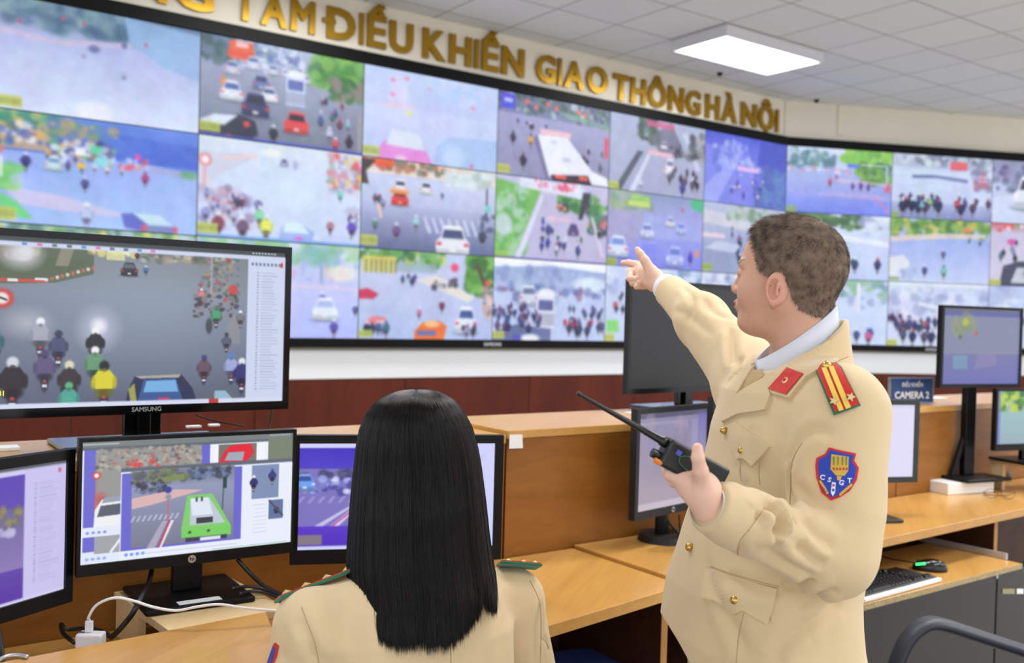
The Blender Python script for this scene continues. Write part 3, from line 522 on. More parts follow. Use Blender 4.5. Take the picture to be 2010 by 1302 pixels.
def f_r20():
    p = new((202, 218, 248), 37); p.grad(0, .12, (130, 176, 160), (190, 206, 230)); p.blobs(0, 0, 1, .25, 70, .035, [(140, 190, 150), (190, 210, 230), (110, 150, 170)], .7); p.rect(.7, .05, .73, .5, (230, 238, 248)); p.blobs(0, .25, 1, .45, 40, .025, PALE + [(140, 160, 210)], .6); p.riders(.1, .85, .98, .99, 12, .07, [(60, 70, 130), (110, 160, 180), (220, 90, 150)]); return p
def f_r21():
    p = new((206, 218, 242), 38); p.grad(0, .1, (240, 244, 250), (200, 212, 236)); p.blobs(0, .1, 1, .5, 70, .04, PALE + [(150, 160, 196)], .6); p.riders(.02, .6, .5, .98, 34, .07, [(40, 46, 90), (70, 60, 90), (60, 70, 110)]); p.car(.62, .86, .24, (216, 222, 240), (130, 140, 180)); p.poly([(.3, .3), (1, .5), (1, .6), (.3, .36)], (240, 245, 250), .7); p.tagbox(v=.9, w=.1); return p
def f_r22():
    p = new((190, 204, 236), 39); p.blobs(0, 0, 1, .5, 80, .05, PALE, .6); p.riders(.1, .5, .9, .95, 16, .06); return p

# ---------------------------------------------------------------- screen meshes
def screen_mat(name, gain=1.0, rough=.35, spec=.3):
    m = bpy.data.materials.new(name); m.use_nodes = True; nt = m.node_tree; b = nt.nodes['Principled BSDF']
    a = nt.nodes.new('ShaderNodeAttribute'); a.attribute_name = 'Col'
    b.inputs['Base Color'].default_value = (.012, .012, .014, 1); b.inputs['Roughness'].default_value = rough; b.inputs['Specular IOR Level'].default_value = spec
    nt.links.new(a.outputs['Color'], b.inputs['Emission Color']); b.inputs['Emission Strength'].default_value = gain
    return m
WALLSCR = screen_mat('lit_video_wall_picture', 1.0, .5, .15)
MONSCR = screen_mat('lit_monitor_picture', 1.0, .3, .3)
def screen(name, pic, O, X, Y, m, parent, blur=1, gain=1.0, local=False, tint=None):
    """O top-left corner, X and Y(down) full edge vectors"""
    o_ = pic.out(blur, tint is not None)
    if tint is not None: o_ = o_ * .9 + np.array(tint) * .1
    a = lin(o_) * gain; ny, nx = a.shape[:2]
    # vertices at the picture's pixel centres, stretched so that the outer ones lie on the border
    gu, gv = np.meshgrid(np.linspace(0, 1, nx), np.linspace(0, 1, ny))
    O, X, Y = map(np.array, (O, X, Y))
    v = O + gu.reshape(-1, 1) * X + gv.reshape(-1, 1) * Y
    i = np.arange(nx * ny).reshape(ny, nx)
    f = np.stack([i[:-1, :-1], i[1:, :-1], i[1:, 1:], i[:-1, 1:]], -1).reshape(-1, 4)
    return npobj(name, v, f, m, parent, smooth=False, colors=a.reshape(-1, 3), world=not local)

# ---------------------------------------------------------------- video wall
feeds = {
 ('L', 0, 0): (f_l00, 'pale foggy junction with a white van roof and dark trees'), ('L', 1, 0): (f_l01, 'red car, white van and orange sign on a busy street'), ('L', 2, 0): (f_l02, 'pink car roof in pale lilac haze'),
 ('L', 3, 0): (f_l03, 'long white bus crossing a grey junction'), ('L', 4, 0): (f_l04, 'grey dual carriageway with a dark divider'), ('L', 5, 0): (f_l05, 'deep violet-blue street with a pale pink caption'),
 ('L', 0, 1): (f_l10, 'blue road with a silver-blue hatchback and palm leaves'), ('L', 1, 1): (f_l11, 'foggy lavender road with a rider in yellow'), ('L', 2, 1): (f_l12, 'white saloon car and red taxi at a zebra crossing'),
 ('L', 3, 1): (f_l13, 'green grass bank beside a pinkish road'), ('L', 4, 1): (f_l14, 'blue-violet queue of cars right behind the pointing finger'), ('L', 5, 1): (f_l15, 'grey street with a boxy pale truck beside the standing man'),
 ('L', 0, 2): (f_l20, 'tree tops, almost hidden behind the large left television'), ('L', 1, 2): (f_l21, 'white car on a lavender road, half behind the large left television'), ('L', 2, 2): (f_l22, 'orange car and yellow building beneath green trees'),
 ('L', 3, 2): (f_l23, 'white van in a dense dark crowd of motorbikes'), ('L', 4, 2): (f_l24, 'pale blue crowd above the dark switched-off television'), ('L', 5, 2): (f_l25, 'pale crowd hidden behind the standing man'),
 ('R', 0, 0): (f_r0, 'bright green trees over a blue empty junction'), ('R', 1, 0): (f_r1, 'row of dark motorbikes under a red banner'), ('R', 2, 0): (f_r2, 'dark hazy street at the right picture edge, top row'),
 ('R', 0, 1): (f_r10, 'pale blue road with a dark hedge, right behind the man\'s head'), ('R', 1, 1): (f_r11, 'wide green tree belt above a blue road'), ('R', 2, 1): (f_r12, 'dark car front at the right picture edge'),
 ('R', 0, 2): (f_r20, 'pale junction beside the man\'s collar'), ('R', 1, 2): (f_r21, 'motorbike crowd just left of the raised right-hand monitor'), ('R', 2, 2): (f_r22, 'pale crowd behind the raised right-hand monitor')}
bez = mat('panel_bezel', (14, 14, 18), .5)
for side, A, U_, N_, cols in (('L', CRN - UL * PW * 6, UL, NL, 6), ('R', CRN, UR, NR, 3)):
    for c in range(cols):
        for r in range(3):
            fn, lb = feeds[(side, c, r)]
            o0 = A + U_ * PW * c + V(0, 0, ZT - PH * r)
            ce = o0 + U_ * PW / 2
            t = empty('video_wall_display', (ce.x, ce.y, ZT - PH * (r + 1)), math.atan2(U_.y, U_.x), 'video wall panel showing ' + lb, 'display panel', 'panels of the lettered long video wall' if side == 'L' else 'panels of the right-hand video wall')
            g = .0035
            m = MB(); m.box(o0 - V(0, 0, PH) + U_ * .0005 - N_ * .06 + V(0, 0, .0005), U_ * (PW - .001), N_ * .058, V(0, 0, PH - .001)); obj('casing', m, bez, t)
            screen('screen', fn(), o0 + U_ * g - V(0, 0, g) + N_ * .0, U_ * (PW - 2 * g), V(0, 0, -(PH - 2 * g)), WALLSCR, t, blur=2, tint=(196, 204, 255))
frm = mat('video_wall_frame_black', (9, 9, 12), .5, spec=.15)
for A, L, U_, N_, lb, e0 in ((CRN - UL * PW * 6, PW * 6, UL, NL, 'black frame around the long video wall under the gold letters', True), (CRN, PW * 3, UR, NR, 'black frame around the right-hand video wall', False)):
    m = MB(); d = .055
    m.box(A - U_ * (.08 if e0 else 0) - N_ * d + V(0, 0, ZT + .0005), U_ * (L + (.08 if e0 else .0)), N_ * (d + .02), V(0, 0, .085))
    m.box(A - U_ * (.08 if e0 else 0) - N_ * d + V(0, 0, ZB - .064), U_ * (L + (.08 if e0 else .0)), N_ * (d + .02), V(0, 0, .0635))
    if e0: m.box(A - U_ * .08 - N_ * d + V(0, 0, ZB), U_ * .079, N_ * (d + .02), V(0, 0, ZT - ZB))
    else: m.box(A + U_ * (L + .001) - N_ * d + V(0, 0, ZB - .06), U_ * .08, N_ * (d + .02), V(0, 0, ZT - ZB + .13))
    fr = tag(obj('video_wall_frame', m, frm), lb, 'frame')
    lg = (CRN - UL * PW * 3 - UL * .09) if e0 else (CRN + UR * 1.66)
    m = text_mb('SAMSUNG', width=.17, O=lg + N_ * .021 + V(0, 0, ZB - .045), X=U_, extrude=.002, bold=.02)
    tg = obj('brand_lettering', m, SILV, fr)
# ---------------------------------------------------------------- desks
A0 = V(-.004, 2.785, 0); AD = math.atan2(UL.y, UL.x)
def D(s, d, z): return A0 + UL * s + NL * d + V(0, 0, z)
def sd(p): q = p - A0; return q.dot(UL), q.dot(NL)
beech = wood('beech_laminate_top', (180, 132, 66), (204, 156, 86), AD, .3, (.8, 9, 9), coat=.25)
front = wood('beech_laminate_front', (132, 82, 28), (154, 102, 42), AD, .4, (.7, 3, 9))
edge = wood('beech_edge', (168, 120, 68), (184, 136, 84), AD, .4)
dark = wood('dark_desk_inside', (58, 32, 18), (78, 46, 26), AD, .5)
pale = wood('raw_chipboard', (206, 176, 128), (222, 196, 150), AD, .6, (4, 9, 9))
def ptop(s0, s1, z1, lab, th=.025, dd=.38):
    """a partition unit: front board, side boards and a deep top"""
    c = D((s0 + s1) / 2, -dd / 2, 0)
    t = empty('desk_partition', c, AD, lab, 'partition', 'beech partitions behind the desks')
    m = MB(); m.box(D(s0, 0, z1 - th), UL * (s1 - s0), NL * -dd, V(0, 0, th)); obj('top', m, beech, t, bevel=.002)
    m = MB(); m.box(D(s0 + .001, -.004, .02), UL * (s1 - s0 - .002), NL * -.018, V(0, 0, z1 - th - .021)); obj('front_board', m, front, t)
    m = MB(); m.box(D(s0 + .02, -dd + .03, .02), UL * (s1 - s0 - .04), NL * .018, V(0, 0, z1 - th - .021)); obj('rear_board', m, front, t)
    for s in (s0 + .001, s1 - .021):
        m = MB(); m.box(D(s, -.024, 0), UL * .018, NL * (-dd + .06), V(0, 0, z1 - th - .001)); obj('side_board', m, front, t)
    return t
ZP = at(993, 845.5, 2.785).z
SL = sd(onz(988, 1000, .95))[0]
pR = ptop(.0, 1.95, ZP, 'beech partition unit behind the standing man, white sticker on its left corner')
pR2 = ptop(1.955, 4.2, ZP, 'beech partition unit at the right picture edge under the raised monitor')
pL = ptop(-2.6, -.006, ZP - .012, 'long beech partition unit under the large left television')
m = MB(); q = [onplane(px, py, D(0, .001, 0), NL) for px, py in ((999, 881), (1026, 880), (1025, 853), (1000, 854))]; m.prism(q, NL * .001)
obj('sticker', m, WH, pR)

def board(name, pts, z, th, lab, m_=beech, parent=None):
    m = MB(); m.prism([V(p.x, p.y, z) for p in pts], V(0, 0, -th)); o = obj(name, m, m_, parent, bevel=.002); return o
# desk with woman: level top; right desk: top a touch higher; left desk: deep low shelf and raised board
sm = sd(onz(1145, 1086, .75))[0]; s2, d2 = sd(onz(1327, 1140, .75))
def desk(nm, s0, s1, d0, d1, z, lab, supports, dl=.004):
    c = D((s0 + s1) / 2, .25, 0); t = empty('desk', c, AD, lab, 'desk', 'desks along the partition')
    board('desktop', [D(s0, dl, 0), D(s1, dl, 0), D(s1, d1, 0), D(s0, d0, 0)], z, .030, None, beech, t)
    for s in supports:
        dd = d0 + (d1 - d0) * (s - s0) / (s1 - s0) - .035
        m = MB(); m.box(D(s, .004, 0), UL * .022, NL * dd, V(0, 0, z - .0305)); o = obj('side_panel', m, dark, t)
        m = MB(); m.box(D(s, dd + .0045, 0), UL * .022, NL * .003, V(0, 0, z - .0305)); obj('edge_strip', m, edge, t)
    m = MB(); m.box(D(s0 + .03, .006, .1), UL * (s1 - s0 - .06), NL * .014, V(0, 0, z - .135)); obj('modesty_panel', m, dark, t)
    return t
sS = sd(onz(1290, 1185, .70))[0]
desk('desk', -.33, (sm + s2) / 2 - .002, .56, .468, .75, 'beech desk at the right of the seated woman, in front of the white sticker', [sS, -.31])
E1 = onz(1711, 1069, .76); E2 = onz(2010, 1002, .76)
se1, de1 = sd(E1); se2, de2 = sd(E2)
sV = sd(onz(1946, 1035, .70))[0]
dk = desk('desk', (sm + s2) / 2 + .001, 3.6, .466, de2 + (de2 - de1) / (se2 - se1) * (3.6 - se2), .76, 'beech desk on the right with the keyboard tray beneath', [sV, (sm + s2) / 2 + .09])
b1 = onz(139, 1274, .82); b2 = onz(513, 1203, .82); bd = (b2 - b1).normalized(); bn = V(bd.y, -bd.x, 0)
t = empty('desk', D(-1.5, .3, 0), AD, 'beech desk in the left foreground with a raised front board and low rear shelf', 'desk', 'desks along the partition')
c1 = b1 - bd * 1.0; c2 = b2 + bd * .01
cf = onz(572, 1325, .82)
board('raised_board', [c1, c2, V(cf.x, cf.y, 0), c1 + bn * .42], .82, .028, None, beech, t)
l0, l1 = sd(c1), sd(c2)
board('rear_shelf', [D(-2.5, .003, 0), D(-.335, .003, 0), D(-.335, l1[1] + .05, 0), D(-2.5, l0[1] + .05 + (l0[1] - l1[1]) * .4, 0)], .72, .025, None, beech, t)
for q in (c1 + bd * .3, c2 - bd * .35):
    m = MB(); m.box(V(q.x, q.y, 0) + bn * .03, bd * .02, bn * .30, V(0, 0, .79)); obj('side_panel', m, dark, t)

# keyboard tray under the right desk
T0 = onz(1655, 1199, .62); T1 = onz(2007, 1107, .62); td = (T1 - T0).normalized(); tn = V(-td.y, td.x, 0)
t = empty('keyboard_tray', T0 + (T1 - T0) * .5, AD, 'pull-out beech keyboard tray with raw chipboard edge holding the keyboard and mouse', 'tray')
a_ = T0 - td * .22
m = MB(); m.box(V(a_.x, a_.y, .605) + tn * .003, td * ((T1 - a_).length), tn * .36, V(0, 0, .015)); obj('board', m, beech, t, bevel=.001)
m = MB(); m.box(V(a_.x, a_.y, .603), td * ((T1 - a_).length), tn * .0028, V(0, 0, .0175)); obj('raw_edge', m, mat('chipboard_edge', (170, 150, 110), .8, noise=(160, .35)), t)
m = MB(); q = V(T1.x, T1.y, .62); m.box(q - td * .0 + tn * .06 + td * .003, td * .012, tn * .34, V(0, 0, .022)); obj('runner', m, SILV, t)
m = MB(); m.box(q + tn * .04 - td * .1 - V(0, 0, .05), td * .012, tn * .3, V(0, 0, .034)); obj('runner', m, SILV, t)
# small metal screw cap on the raw edge
m = MB(); m.disc(onz(1672, 1202, .612) , -tn, .004, .003, 12); obj('screw', m, SILV, t)

# keyboard and mouse
kmat = mat('key_black', (26, 28, 32), .35)
K0 = onz(1660, 1187, .625); K1 = onz(1840, 1138, .625); kd = (K1 - K0).normalized(); kn = V(-kd.y, kd.x, 0)
KW = .44; K1 = onz(1840, 1138, .625); K0 = K1 - kd * KW; kang = math.atan2(kd.y, kd.x)
t = empty('computer_keyboard', K0 + kd * (KW / 2) + V(0, 0, -.004), kang, 'black computer keyboard with a white front edge on the tray', 'keyboard')
m = MB(); m.lbox(-KW / 2, KW / 2, .001, .15, 0, .014); obj('body', m, mat('keyboard_case', (34, 36, 40), .4), t, local=True, bevel=.004)
m = MB(); m.lbox(-KW / 2, KW / 2, -.016, .0005, 0, .012); obj('wrist_edge', m, WH, t, local=True, bevel=.003)
R_ = random.Random(3)
for r in range(6):
    xs = -KW / 2 + .008; y = .012 + r * .0215 + (.004 if r == 5 else 0); n = 0
    while xs < KW / 2 - .02 and n < 22:
        w = .0165
        if r == 0 and 4 == n: w = .105
        elif n == 0 and r in (1, 2, 3): w = .026
        gap = .010 if (abs(xs - .075) < .01 or abs(xs - .135) < .01) else 0
        if xs + w < KW / 2 - .006:
            m = MB(); m.add([(xs, y, .0142), (xs + w, y, .0142), (xs + w, y + .0175, .0142), (xs, y + .0175, .0142), (xs + .002, y + .002, .021), (xs + w - .002, y + .002, .021), (xs + w - .002, y + .0155, .0215), (xs + .002, y + .0155, .0215)], [(0, 3, 2, 1), (4, 5, 6, 7), (0, 1, 5, 4), (1, 2, 6, 5), (2, 3, 7, 6), (3, 0, 4, 7)])
            if n < 17: obj('key', m, kmat, t, local=True)
        xs += w + .003 + gap; n += 1
MP = onz(1825, 1119, .622)
t = empty('computer_mouse', MP, kang + 2.3, 'black computer mouse with a glowing green stripe, right of the keyboard', 'mouse')
def superell(nx, ny, f):
    v = []; fs = []
    for j in range(ny + 1):
        for i in range(nx): v.append(f(i / nx, j / ny))
    for j in range(ny):
        for i in range(nx): fs.append((j * nx + i, j * nx + (i + 1) % nx, (j + 1) * nx + (i + 1) % nx, (j + 1) * nx + i))
    return v, fs
def mousef(u, w):
    a = u * 2 * math.pi; e = w * math.pi / 2; k = math.cos(e) ** .6
    x = math.cos(a); return (x * .058 * k, math.sin(a) * .032 * k * (1 - .15 * x * .3), .001 + .036 * math.sin(e) ** .9 * (1 - .28 * max(0, x * k)))
v, fs = superell(28, 10, mousef); m = MB(); m.add(v, fs + [tuple(range(27, -1, -1))]); obj('shell', m, mat('mouse_black', (14, 15, 18), .18), t, local=True, smooth=True)
m = MB(); m.tube([(.02 + .028 * k / 5, .024 - .012 * k / 5, .026 - .008 * k / 5) for k in range(6)], .0045, 8); obj('green_light', m, mat('green_light', (60, 230, 120), .3, emit=2.0), t, local=True, smooth=True)
m = MB(); m.disc((.036, -.003, .024), (0, 1, 0), .009, .006, 16); obj('wheel', m, DKG, t, local=True)
m = MB(); q = MP + V(0, 0, .012); m.tube([q + V(-.03, .04, 0), q + V(-.09, .12, -.006), q + V(-.12, .2, -.008), q + V(-.06, .27, -.008)], .0022, 8); tag(obj('mouse_cable', m, BLK, smooth=True), 'thin black mouse cable running back under the desk', 'cable')

# big dark panel standing below the tray, armchair in front of it
P0 = onz(1640, 1238, .50)
PA = V(T0.x, T0.y, 0) + tn * .10 - td * .15; PB = V(T1.x, T1.y, 0) + tn * .10 + td * .02
t = empty('dark_panel', (PA + PB) / 2, AD, 'large dark glossy flat panel with two small stickers, standing beneath the keyboard tray', 'panel')
pan = mat('dark_panel_gloss', (20, 23, 21), .3)
m = MB(); m.box(PA, PB - PA, tn * .05, V(0, 0, .555)); obj('panel', m, pan, t, bevel=.004)
m = MB(); m.box(PB + td * .008, td * .8, tn * .05, V(0, 0, .555)); obj('panel', m, pan, t, bevel=.004)
for px0, px1, mm in ((1967, 1991, mat('sticker_olive', (150, 146, 110), .6)), (1995, 2008, WH)):
    q = [onplane(a, b, PA - tn * .0, tn) - tn * .001 for a, b in ((px0, 1166), (px1, 1166), (px1, 1156), (px0, 1156))]; m = MB(); m.prism(q, -tn * .001); obj('sticker', m, mm, t)

# ---------------------------------------------------------------- monitors
def ui(p, u0, v0, u1, v1, n=40, seed=1):
    R2 = np.random.RandomState(seed)
    for i in range(n):
        v = v0 + (v1 - v0) * i / n
        p.rect(u0, v, u0 + (u1 - u0) * .08, v + .006, (120, 120, 160), .8)
        p.rect(u0 + (u1 - u0) * .18, v, u0 + (u1 - u0) * R2.uniform(.6, .95), v + .005, (150, 150, 185), .6)
def s_tv():
    p = Pic(400, 225, (132, 142, 156), 2, 50); BG = (206, 214, 240)
    p.grad(0, .3, (120, 124, 122), (128, 136, 150)); p.grad(.3, 1, (128, 138, 156), (92, 100, 122)); p.ell(.5, .35, .3, .35, (150, 164, 184), .6, .8)
    p.poly([(0, .0), (.32, 0), (.32, .2), (.2, .26), (0, .28)], (96, 108, 90)); p.poly([(0, .1), (.3, .12), (.26, .2), (.15, .25), (0, .25)], (92, 104, 84)); p.blobs(0, 0, .14, .12, 60, .02, [(200, 200, 190), (120, 110, 100), (170, 160, 120), (90, 90, 90)], .8); p.ell(.1, .1, .05, .07, (226, 228, 240), .8, .6)
    p.poly([(.22, .04), (.26, .04), (.24, .16), (.2, .16)], (150, 146, 130), .8); p.blobs(.3, .03, .45, .08, 30, .012, [(226, 216, 140), (240, 240, 220), (150, 140, 120)], .8); p.rect(.36, .05, .42, .11, (226, 226, 160), .8)
    for i in range(10): p.rect(.17 + i * .016, .235 - i * .009, .18 + i * .016, .255 - i * .009, (200, 110, 90) if i % 2 else (220, 210, 200))
    p.rect(0, .245, .17, .262, (206, 80, 70)); p.rect(.06, .245, .09, .262, (230, 226, 220)); p.rect(.14, .235, .175, .25, (226, 230, 236))
    p.blobs(.45, .02, .8, .1, 80, .012, [(120, 120, 110), (160, 150, 130), (90, 96, 90), (200, 190, 170)], .6); p.blobs(.68, .04, .82, .34, 150, .007, [(190, 60, 60), (90, 90, 90), (170, 150, 130), (60, 110, 110), (170, 150, 110), (80, 80, 90), (120, 120, 124), (110, 112, 120)], .6); p.line((.72, 0), (.72, .3), .008, (170, 172, 170), .8)
    p.ell(.8, .26, .016, .03, (210, 70, 70)); p.rider(.685, .34, .03, (226, 130, 140)); p.blobs(.66, .3, .82, .45, 70, .008, [(60, 60, 70), (140, 140, 150), (90, 60, 60)], .7)
    p.car(.435, .2, .055, (56, 58, 66), (100, 106, 120)); p.rider(.49, .19, .022, (80, 110, 160)); p.rider(.46, .1, .02, (90, 60, 60)); p.ell(.34, .53, .045, .09, (214, 216, 240), .7, .9); p.ell(.34, .51, .022, .04, (246, 246, 252), .8, .6); p.ell(.12, .5, .05, .06, (206, 206, 214), .6, .9)
    p.ell(.045, .36, .034, .055, (206, 64, 58)); p.ell(.045, .36, .02, .034, (232, 226, 226)); p.line((.03, .35), (.06, .37), .006, (60, 60, 60))
    p.rider(.74, .5, .05, (80, 160, 120), (60, 130, 90)); p.ell(.715, .5, .012, .05, (70, 74, 84)); p.poly([(.8, .42), (.83, .44), (.83, .62), (.76, .6)], (150, 148, 150), .6); p.rider(.78, .66, .045, (90, 96, 120), (60, 60, 90)); p.rider(.83, .5, .04, (120, 124, 130))
    p.rider(.02, .73, .085, (60, 110, 124), (50, 66, 80), (200, 60, 50)); p.rider(.16, .68, .08, (166, 170, 186)); p.rider(.215, .74, .075, (74, 80, 116), (60, 64, 90)); p.rider(.33, .72, .075, (36, 42, 40), (240, 242, 244)); p.rider(.175, .88, .085, (96, 86, 126), (80, 70, 110)); p.rider(.33, .86, .085, (104, 154, 116), (238, 240, 238)); p.rider(.25, .96, .09, (58, 48, 54), (222, 214, 186)); p.rider(.08, .99, .11, (44, 34, 38), (210, 214, 224)); p.rider(.36, .99, .1, (226, 214, 52), (40, 40, 44)); p.rider(.25, 1.06, .08, (80, 170, 150), (96, 176, 126))
    p.poly([(.43, 1), (.44, .9), (.46, .82), (.62, .81), (.66, .9), (.68, 1)], (48, 54, 84)); p.poly([(.47, .99), (.49, .84), (.6, .835), (.63, .99)], (64, 92, 150)); p.poly([(.49, .92), (.5, .85), (.6, .845), (.61, .92)], (120, 176, 226)); p.rect(.54, .955, .58, .97, (210, 60, 120)); p.poly([(.46, .82), (.62, .81), (.61, .83), (.48, .835)], (176, 170, 160)); p.poly([(.44, .9), (.46, .86), (.47, 1), (.45, 1)], (206, 206, 90), .7)
    p.poly([(.69, 1), (.7, .92), (.78, .9), (.86, 1)], (96, 106, 118)); p.poly([(.74, .98), (.74, .92), (.78, .92), (.82, 1)], (150, 184, 206)); p.rider(.7, .86, .065, (104, 84, 100), (70, 70, 120)); p.rider(.8, .86, .07, (160, 170, 220), (90, 130, 200)); p.rider(.84, .92, .08, (52, 50, 118), (226, 230, 236)); p.rect(.86, .9, .88, .92, (230, 230, 230))
    p.rect(0, 0, 1, .03, (70, 78, 80)); p.rect(0, .03, .86, .055, BG); p.rect(.855, .03, 1, 1, BG); p.rect(0, .972, 1, 1, (214, 220, 242)); p.rect(.72, .972, .755, 1, (196, 60, 60))
    for i in range(10): p.rect(.1 + i * .045, .034, .115 + i * .045, .05, [(90, 150, 220), (220, 120, 180), (110, 110, 130), (90, 110, 120)][i % 4])
    for i in range(8): p.rect(.87 + i * .012, .008, .877 + i * .012, .018, (220, 225, 235)); p.rect(.868 + i * .015, .075, .876 + i * .015, .095, (110, 130, 150))
    p.rect(.98, .07, .99, .1, (220, 60, 50)); ui(p, .89, .14, .985, .93, 42); return p
def s_hp():
    p = Pic(340, 190, (224, 232, 248), 2, 60); VI = (106, 104, 206)
    p.rect(0, 0, 1, .05, (120, 128, 130)); p.rect(0, .05, .87, .86, (236, 240, 250)); p.rect(.87, .05, 1, .25, (120, 130, 112)); p.rect(.0, .02, .16, .03, (206, 210, 214)); p.rect(0, .05, .87, .07, (96, 104, 112))
    p.rect(.01, .07, .58, .7, VI); p.rect(.06, .07, .54, .7, (150, 150, 146)); p.blobs(.06, .07, .54, .24, 260, .008, [(160, 150, 140), (120, 114, 112), (180, 174, 168), (190, 110, 100), (96, 96, 104), (186, 180, 160), (150, 150, 150)], .7); p.blobs(.2, .16, .34, .25, 12, .010, [(226, 70, 66)], .8); p.ell(.065, .28, .018, .03, (226, 70, 60)); p.ell(.065, .28, .01, .018, (245, 240, 240)); p.line((.065, .32), (.06, .6), .005, (200, 110, 110)); p.blobs(.07, .45, .14, .58, 10, .02, [(120, 90, 90), (210, 80, 80)], .5)
    p.poly([(.055, .72), (.06, .56), (.09, .48), (.18, .47), (.19, .72)], (236, 238, 240)); p.poly([(.07, .62), (.085, .53), (.18, .52), (.18, .61)], (90, 96, 110)); p.poly([(.09, .51), (.1, .46), (.18, .46), (.18, .5)], (150, 160, 180)); p.rect(0, .7, .6, .78, (226, 232, 248)); p.rect(.01, .78, .2, .9, VI); p.rect(.06, .78, .2, .92, (160, 164, 170)); p.line((.13, .92), (.18, .8), .012, (230, 232, 240))
    p.rect(.6, .07, .85, .25, (240, 244, 252)); p.rect(.62, .08, .81, .24, (120, 116, 110)); p.poly([(.62, .24), (.65, .14), (.68, .09), (.78, .08), (.8, .16), (.76, .24)], (226, 40, 60)); p.poly([(.65, .22), (.67, .15), (.75, .15), (.74, .23)], (160, 170, 184))
    p.rect(.17, .235, 1, .265, (96, 104, 118)); p.rect(.17, .265, 1, .99, (232, 237, 250)); p.rect(.175, .28, .74, .92, VI); p.rect(.22, .27, .7, .9, (134, 142, 166)); p.grad(.27, .4, (120, 126, 140), (140, 148, 176), .22, .7); p.grad(.4, .9, (146, 154, 186), (120, 124, 146), .22, .7)
    p.blobs(.22, .27, .5, .36, 60, .014, [(90, 90, 110), (100, 120, 80), (120, 130, 80)], .7); p.poly([(.32, .34), (.46, .31), (.46, .36), (.34, .38)], (126, 140, 90)); p.blobs(.22, .36, .37, .45, 60, .01, [(60, 64, 84), (110, 124, 160), (80, 80, 90)], .8); p.blobs(.48, .27, .68, .36, 80, .012, [(84, 90, 110), (60, 66, 90), (110, 130, 170)], .7); p.poly([(.22, .49), (.42, .44), (.55, .46), (.3, .56), (.22, .58)], (216, 178, 180))
    for i in range(9): p.poly([(.23 + i * .025, .64), (.24 + i * .025, .64), (.225 + i * .025, .69), (.215 + i * .025, .69)], (190, 196, 222), .8)
    p.ell(.385, .44, .016, .028, (56, 70, 160)); p.ell(.386, .5, .014, .022, (140, 150, 170)); p.line((.386, .52), (.386, .7), .006, (190, 110, 120)); p.poly([(.36, .7), (.385, .7), (.33, .92), (.29, .92)], (170, 166, 190)); p.poly([(.4, .7), (.415, .7), (.36, .92), (.345, .92)], (230, 220, 232)); p.line((.395, .7), (.345, .92), .008, (190, 60, 90)); p.line((.65, .4), (.645, .65), .006, (60, 100, 90)); p.rect(.645, .36, .665, .46, (46, 70, 70))
    p.poly([(.455, .86), (.45, .78), (.475, .5), (.595, .5), (.685, .78), (.69, .87)], (128, 204, 110)); p.poly([(.49, .76), (.49, .53), (.58, .53), (.66, .76)], (190, 200, 216)); p.poly([(.5, .68), (.49, .53), (.575, .53), (.6, .68)], (222, 230, 242)); p.rect(.52, .7, .6, .75, (60, 64, 70)); p.rect(.45, .79, .69, .86, (120, 206, 100)); p.rect(.47, .865, .67, .9, (60, 66, 76)); p.rect(.54, .87, .64, .9, (222, 226, 240)); p.ell(.49, .82, .008, .012, (60, 90, 60)); p.ell(.58, .82, .008, .012, (60, 90, 60)); p.rect(.54, .52, .55, .56, (70, 90, 90)); p.rect(.515, .52, .525, .56, (70, 90, 90))
    p.rect(.79, .28, .93, .58, (126, 144, 182)); p.rider(.895, .45, .05, (52, 60, 120), (60, 90, 180)); p.rider(.8, .5, .05, (40, 46, 110)); p.rect(.88, .6, .955, .77, (96, 116, 160)); p.rider(.92, .74, .035, (60, 66, 90), (210, 70, 70)); p.line((.88, .6), (.955, .75), .01, (70, 80, 110))
    for i in range(8): p.rect(.8, .63 + i * .035, .87, .636 + i * .035, (196, 204, 230), .8)
    for i in range(4): p.ell(.03 + i * .025, .96, .008, .012, (150, 170, 230)); p.ell(.2 + i * .025, .955, .008, .013, (110, 150, 235)); p.ell(.03 + i * .025, .745, .007, .011, (130, 140, 220))
    p.rect(.26, .955, .72, .96, (190, 194, 214)); p.rect(.6, .985, .98, .99, (140, 200, 160))
    for i in range(9): p.rect(.88 + i * .012, .012, .886 + i * .012, .024, (215, 220, 225))
    return p
def s_m1():
    p = Pic(150, 120, (92, 66, 176), 2, 70); p.grad(0, .32, (88, 66, 180), (96, 74, 176)); p.grad(.3, .75, (110, 100, 160), (140, 122, 182)); p.grad(.75, 1, (96, 70, 168), (88, 52, 164)); p.blobs(.3, .3, .72, .45, 110, .014, [(120, 120, 90), (150, 146, 84), (100, 100, 120)], .7); p.blobs(.5, .44, .68, .49, 16, .016, [(190, 186, 220)], .8); p.rect(.0, .0, 1, .03, (80, 84, 90)); p.rect(0, .03, 1, .065, (206, 204, 238)); p.rect(.74, .03, 1, 1, (200, 194, 236)); ui(p, .8, .14, .97, .9, 34, 5); p.rect(0, .975, 1, 1, (206, 204, 238)); p.rect(.5, .975, .6, 1, (200, 60, 70)); p.rect(.95, .06, .965, .09, (210, 60, 90)); return p
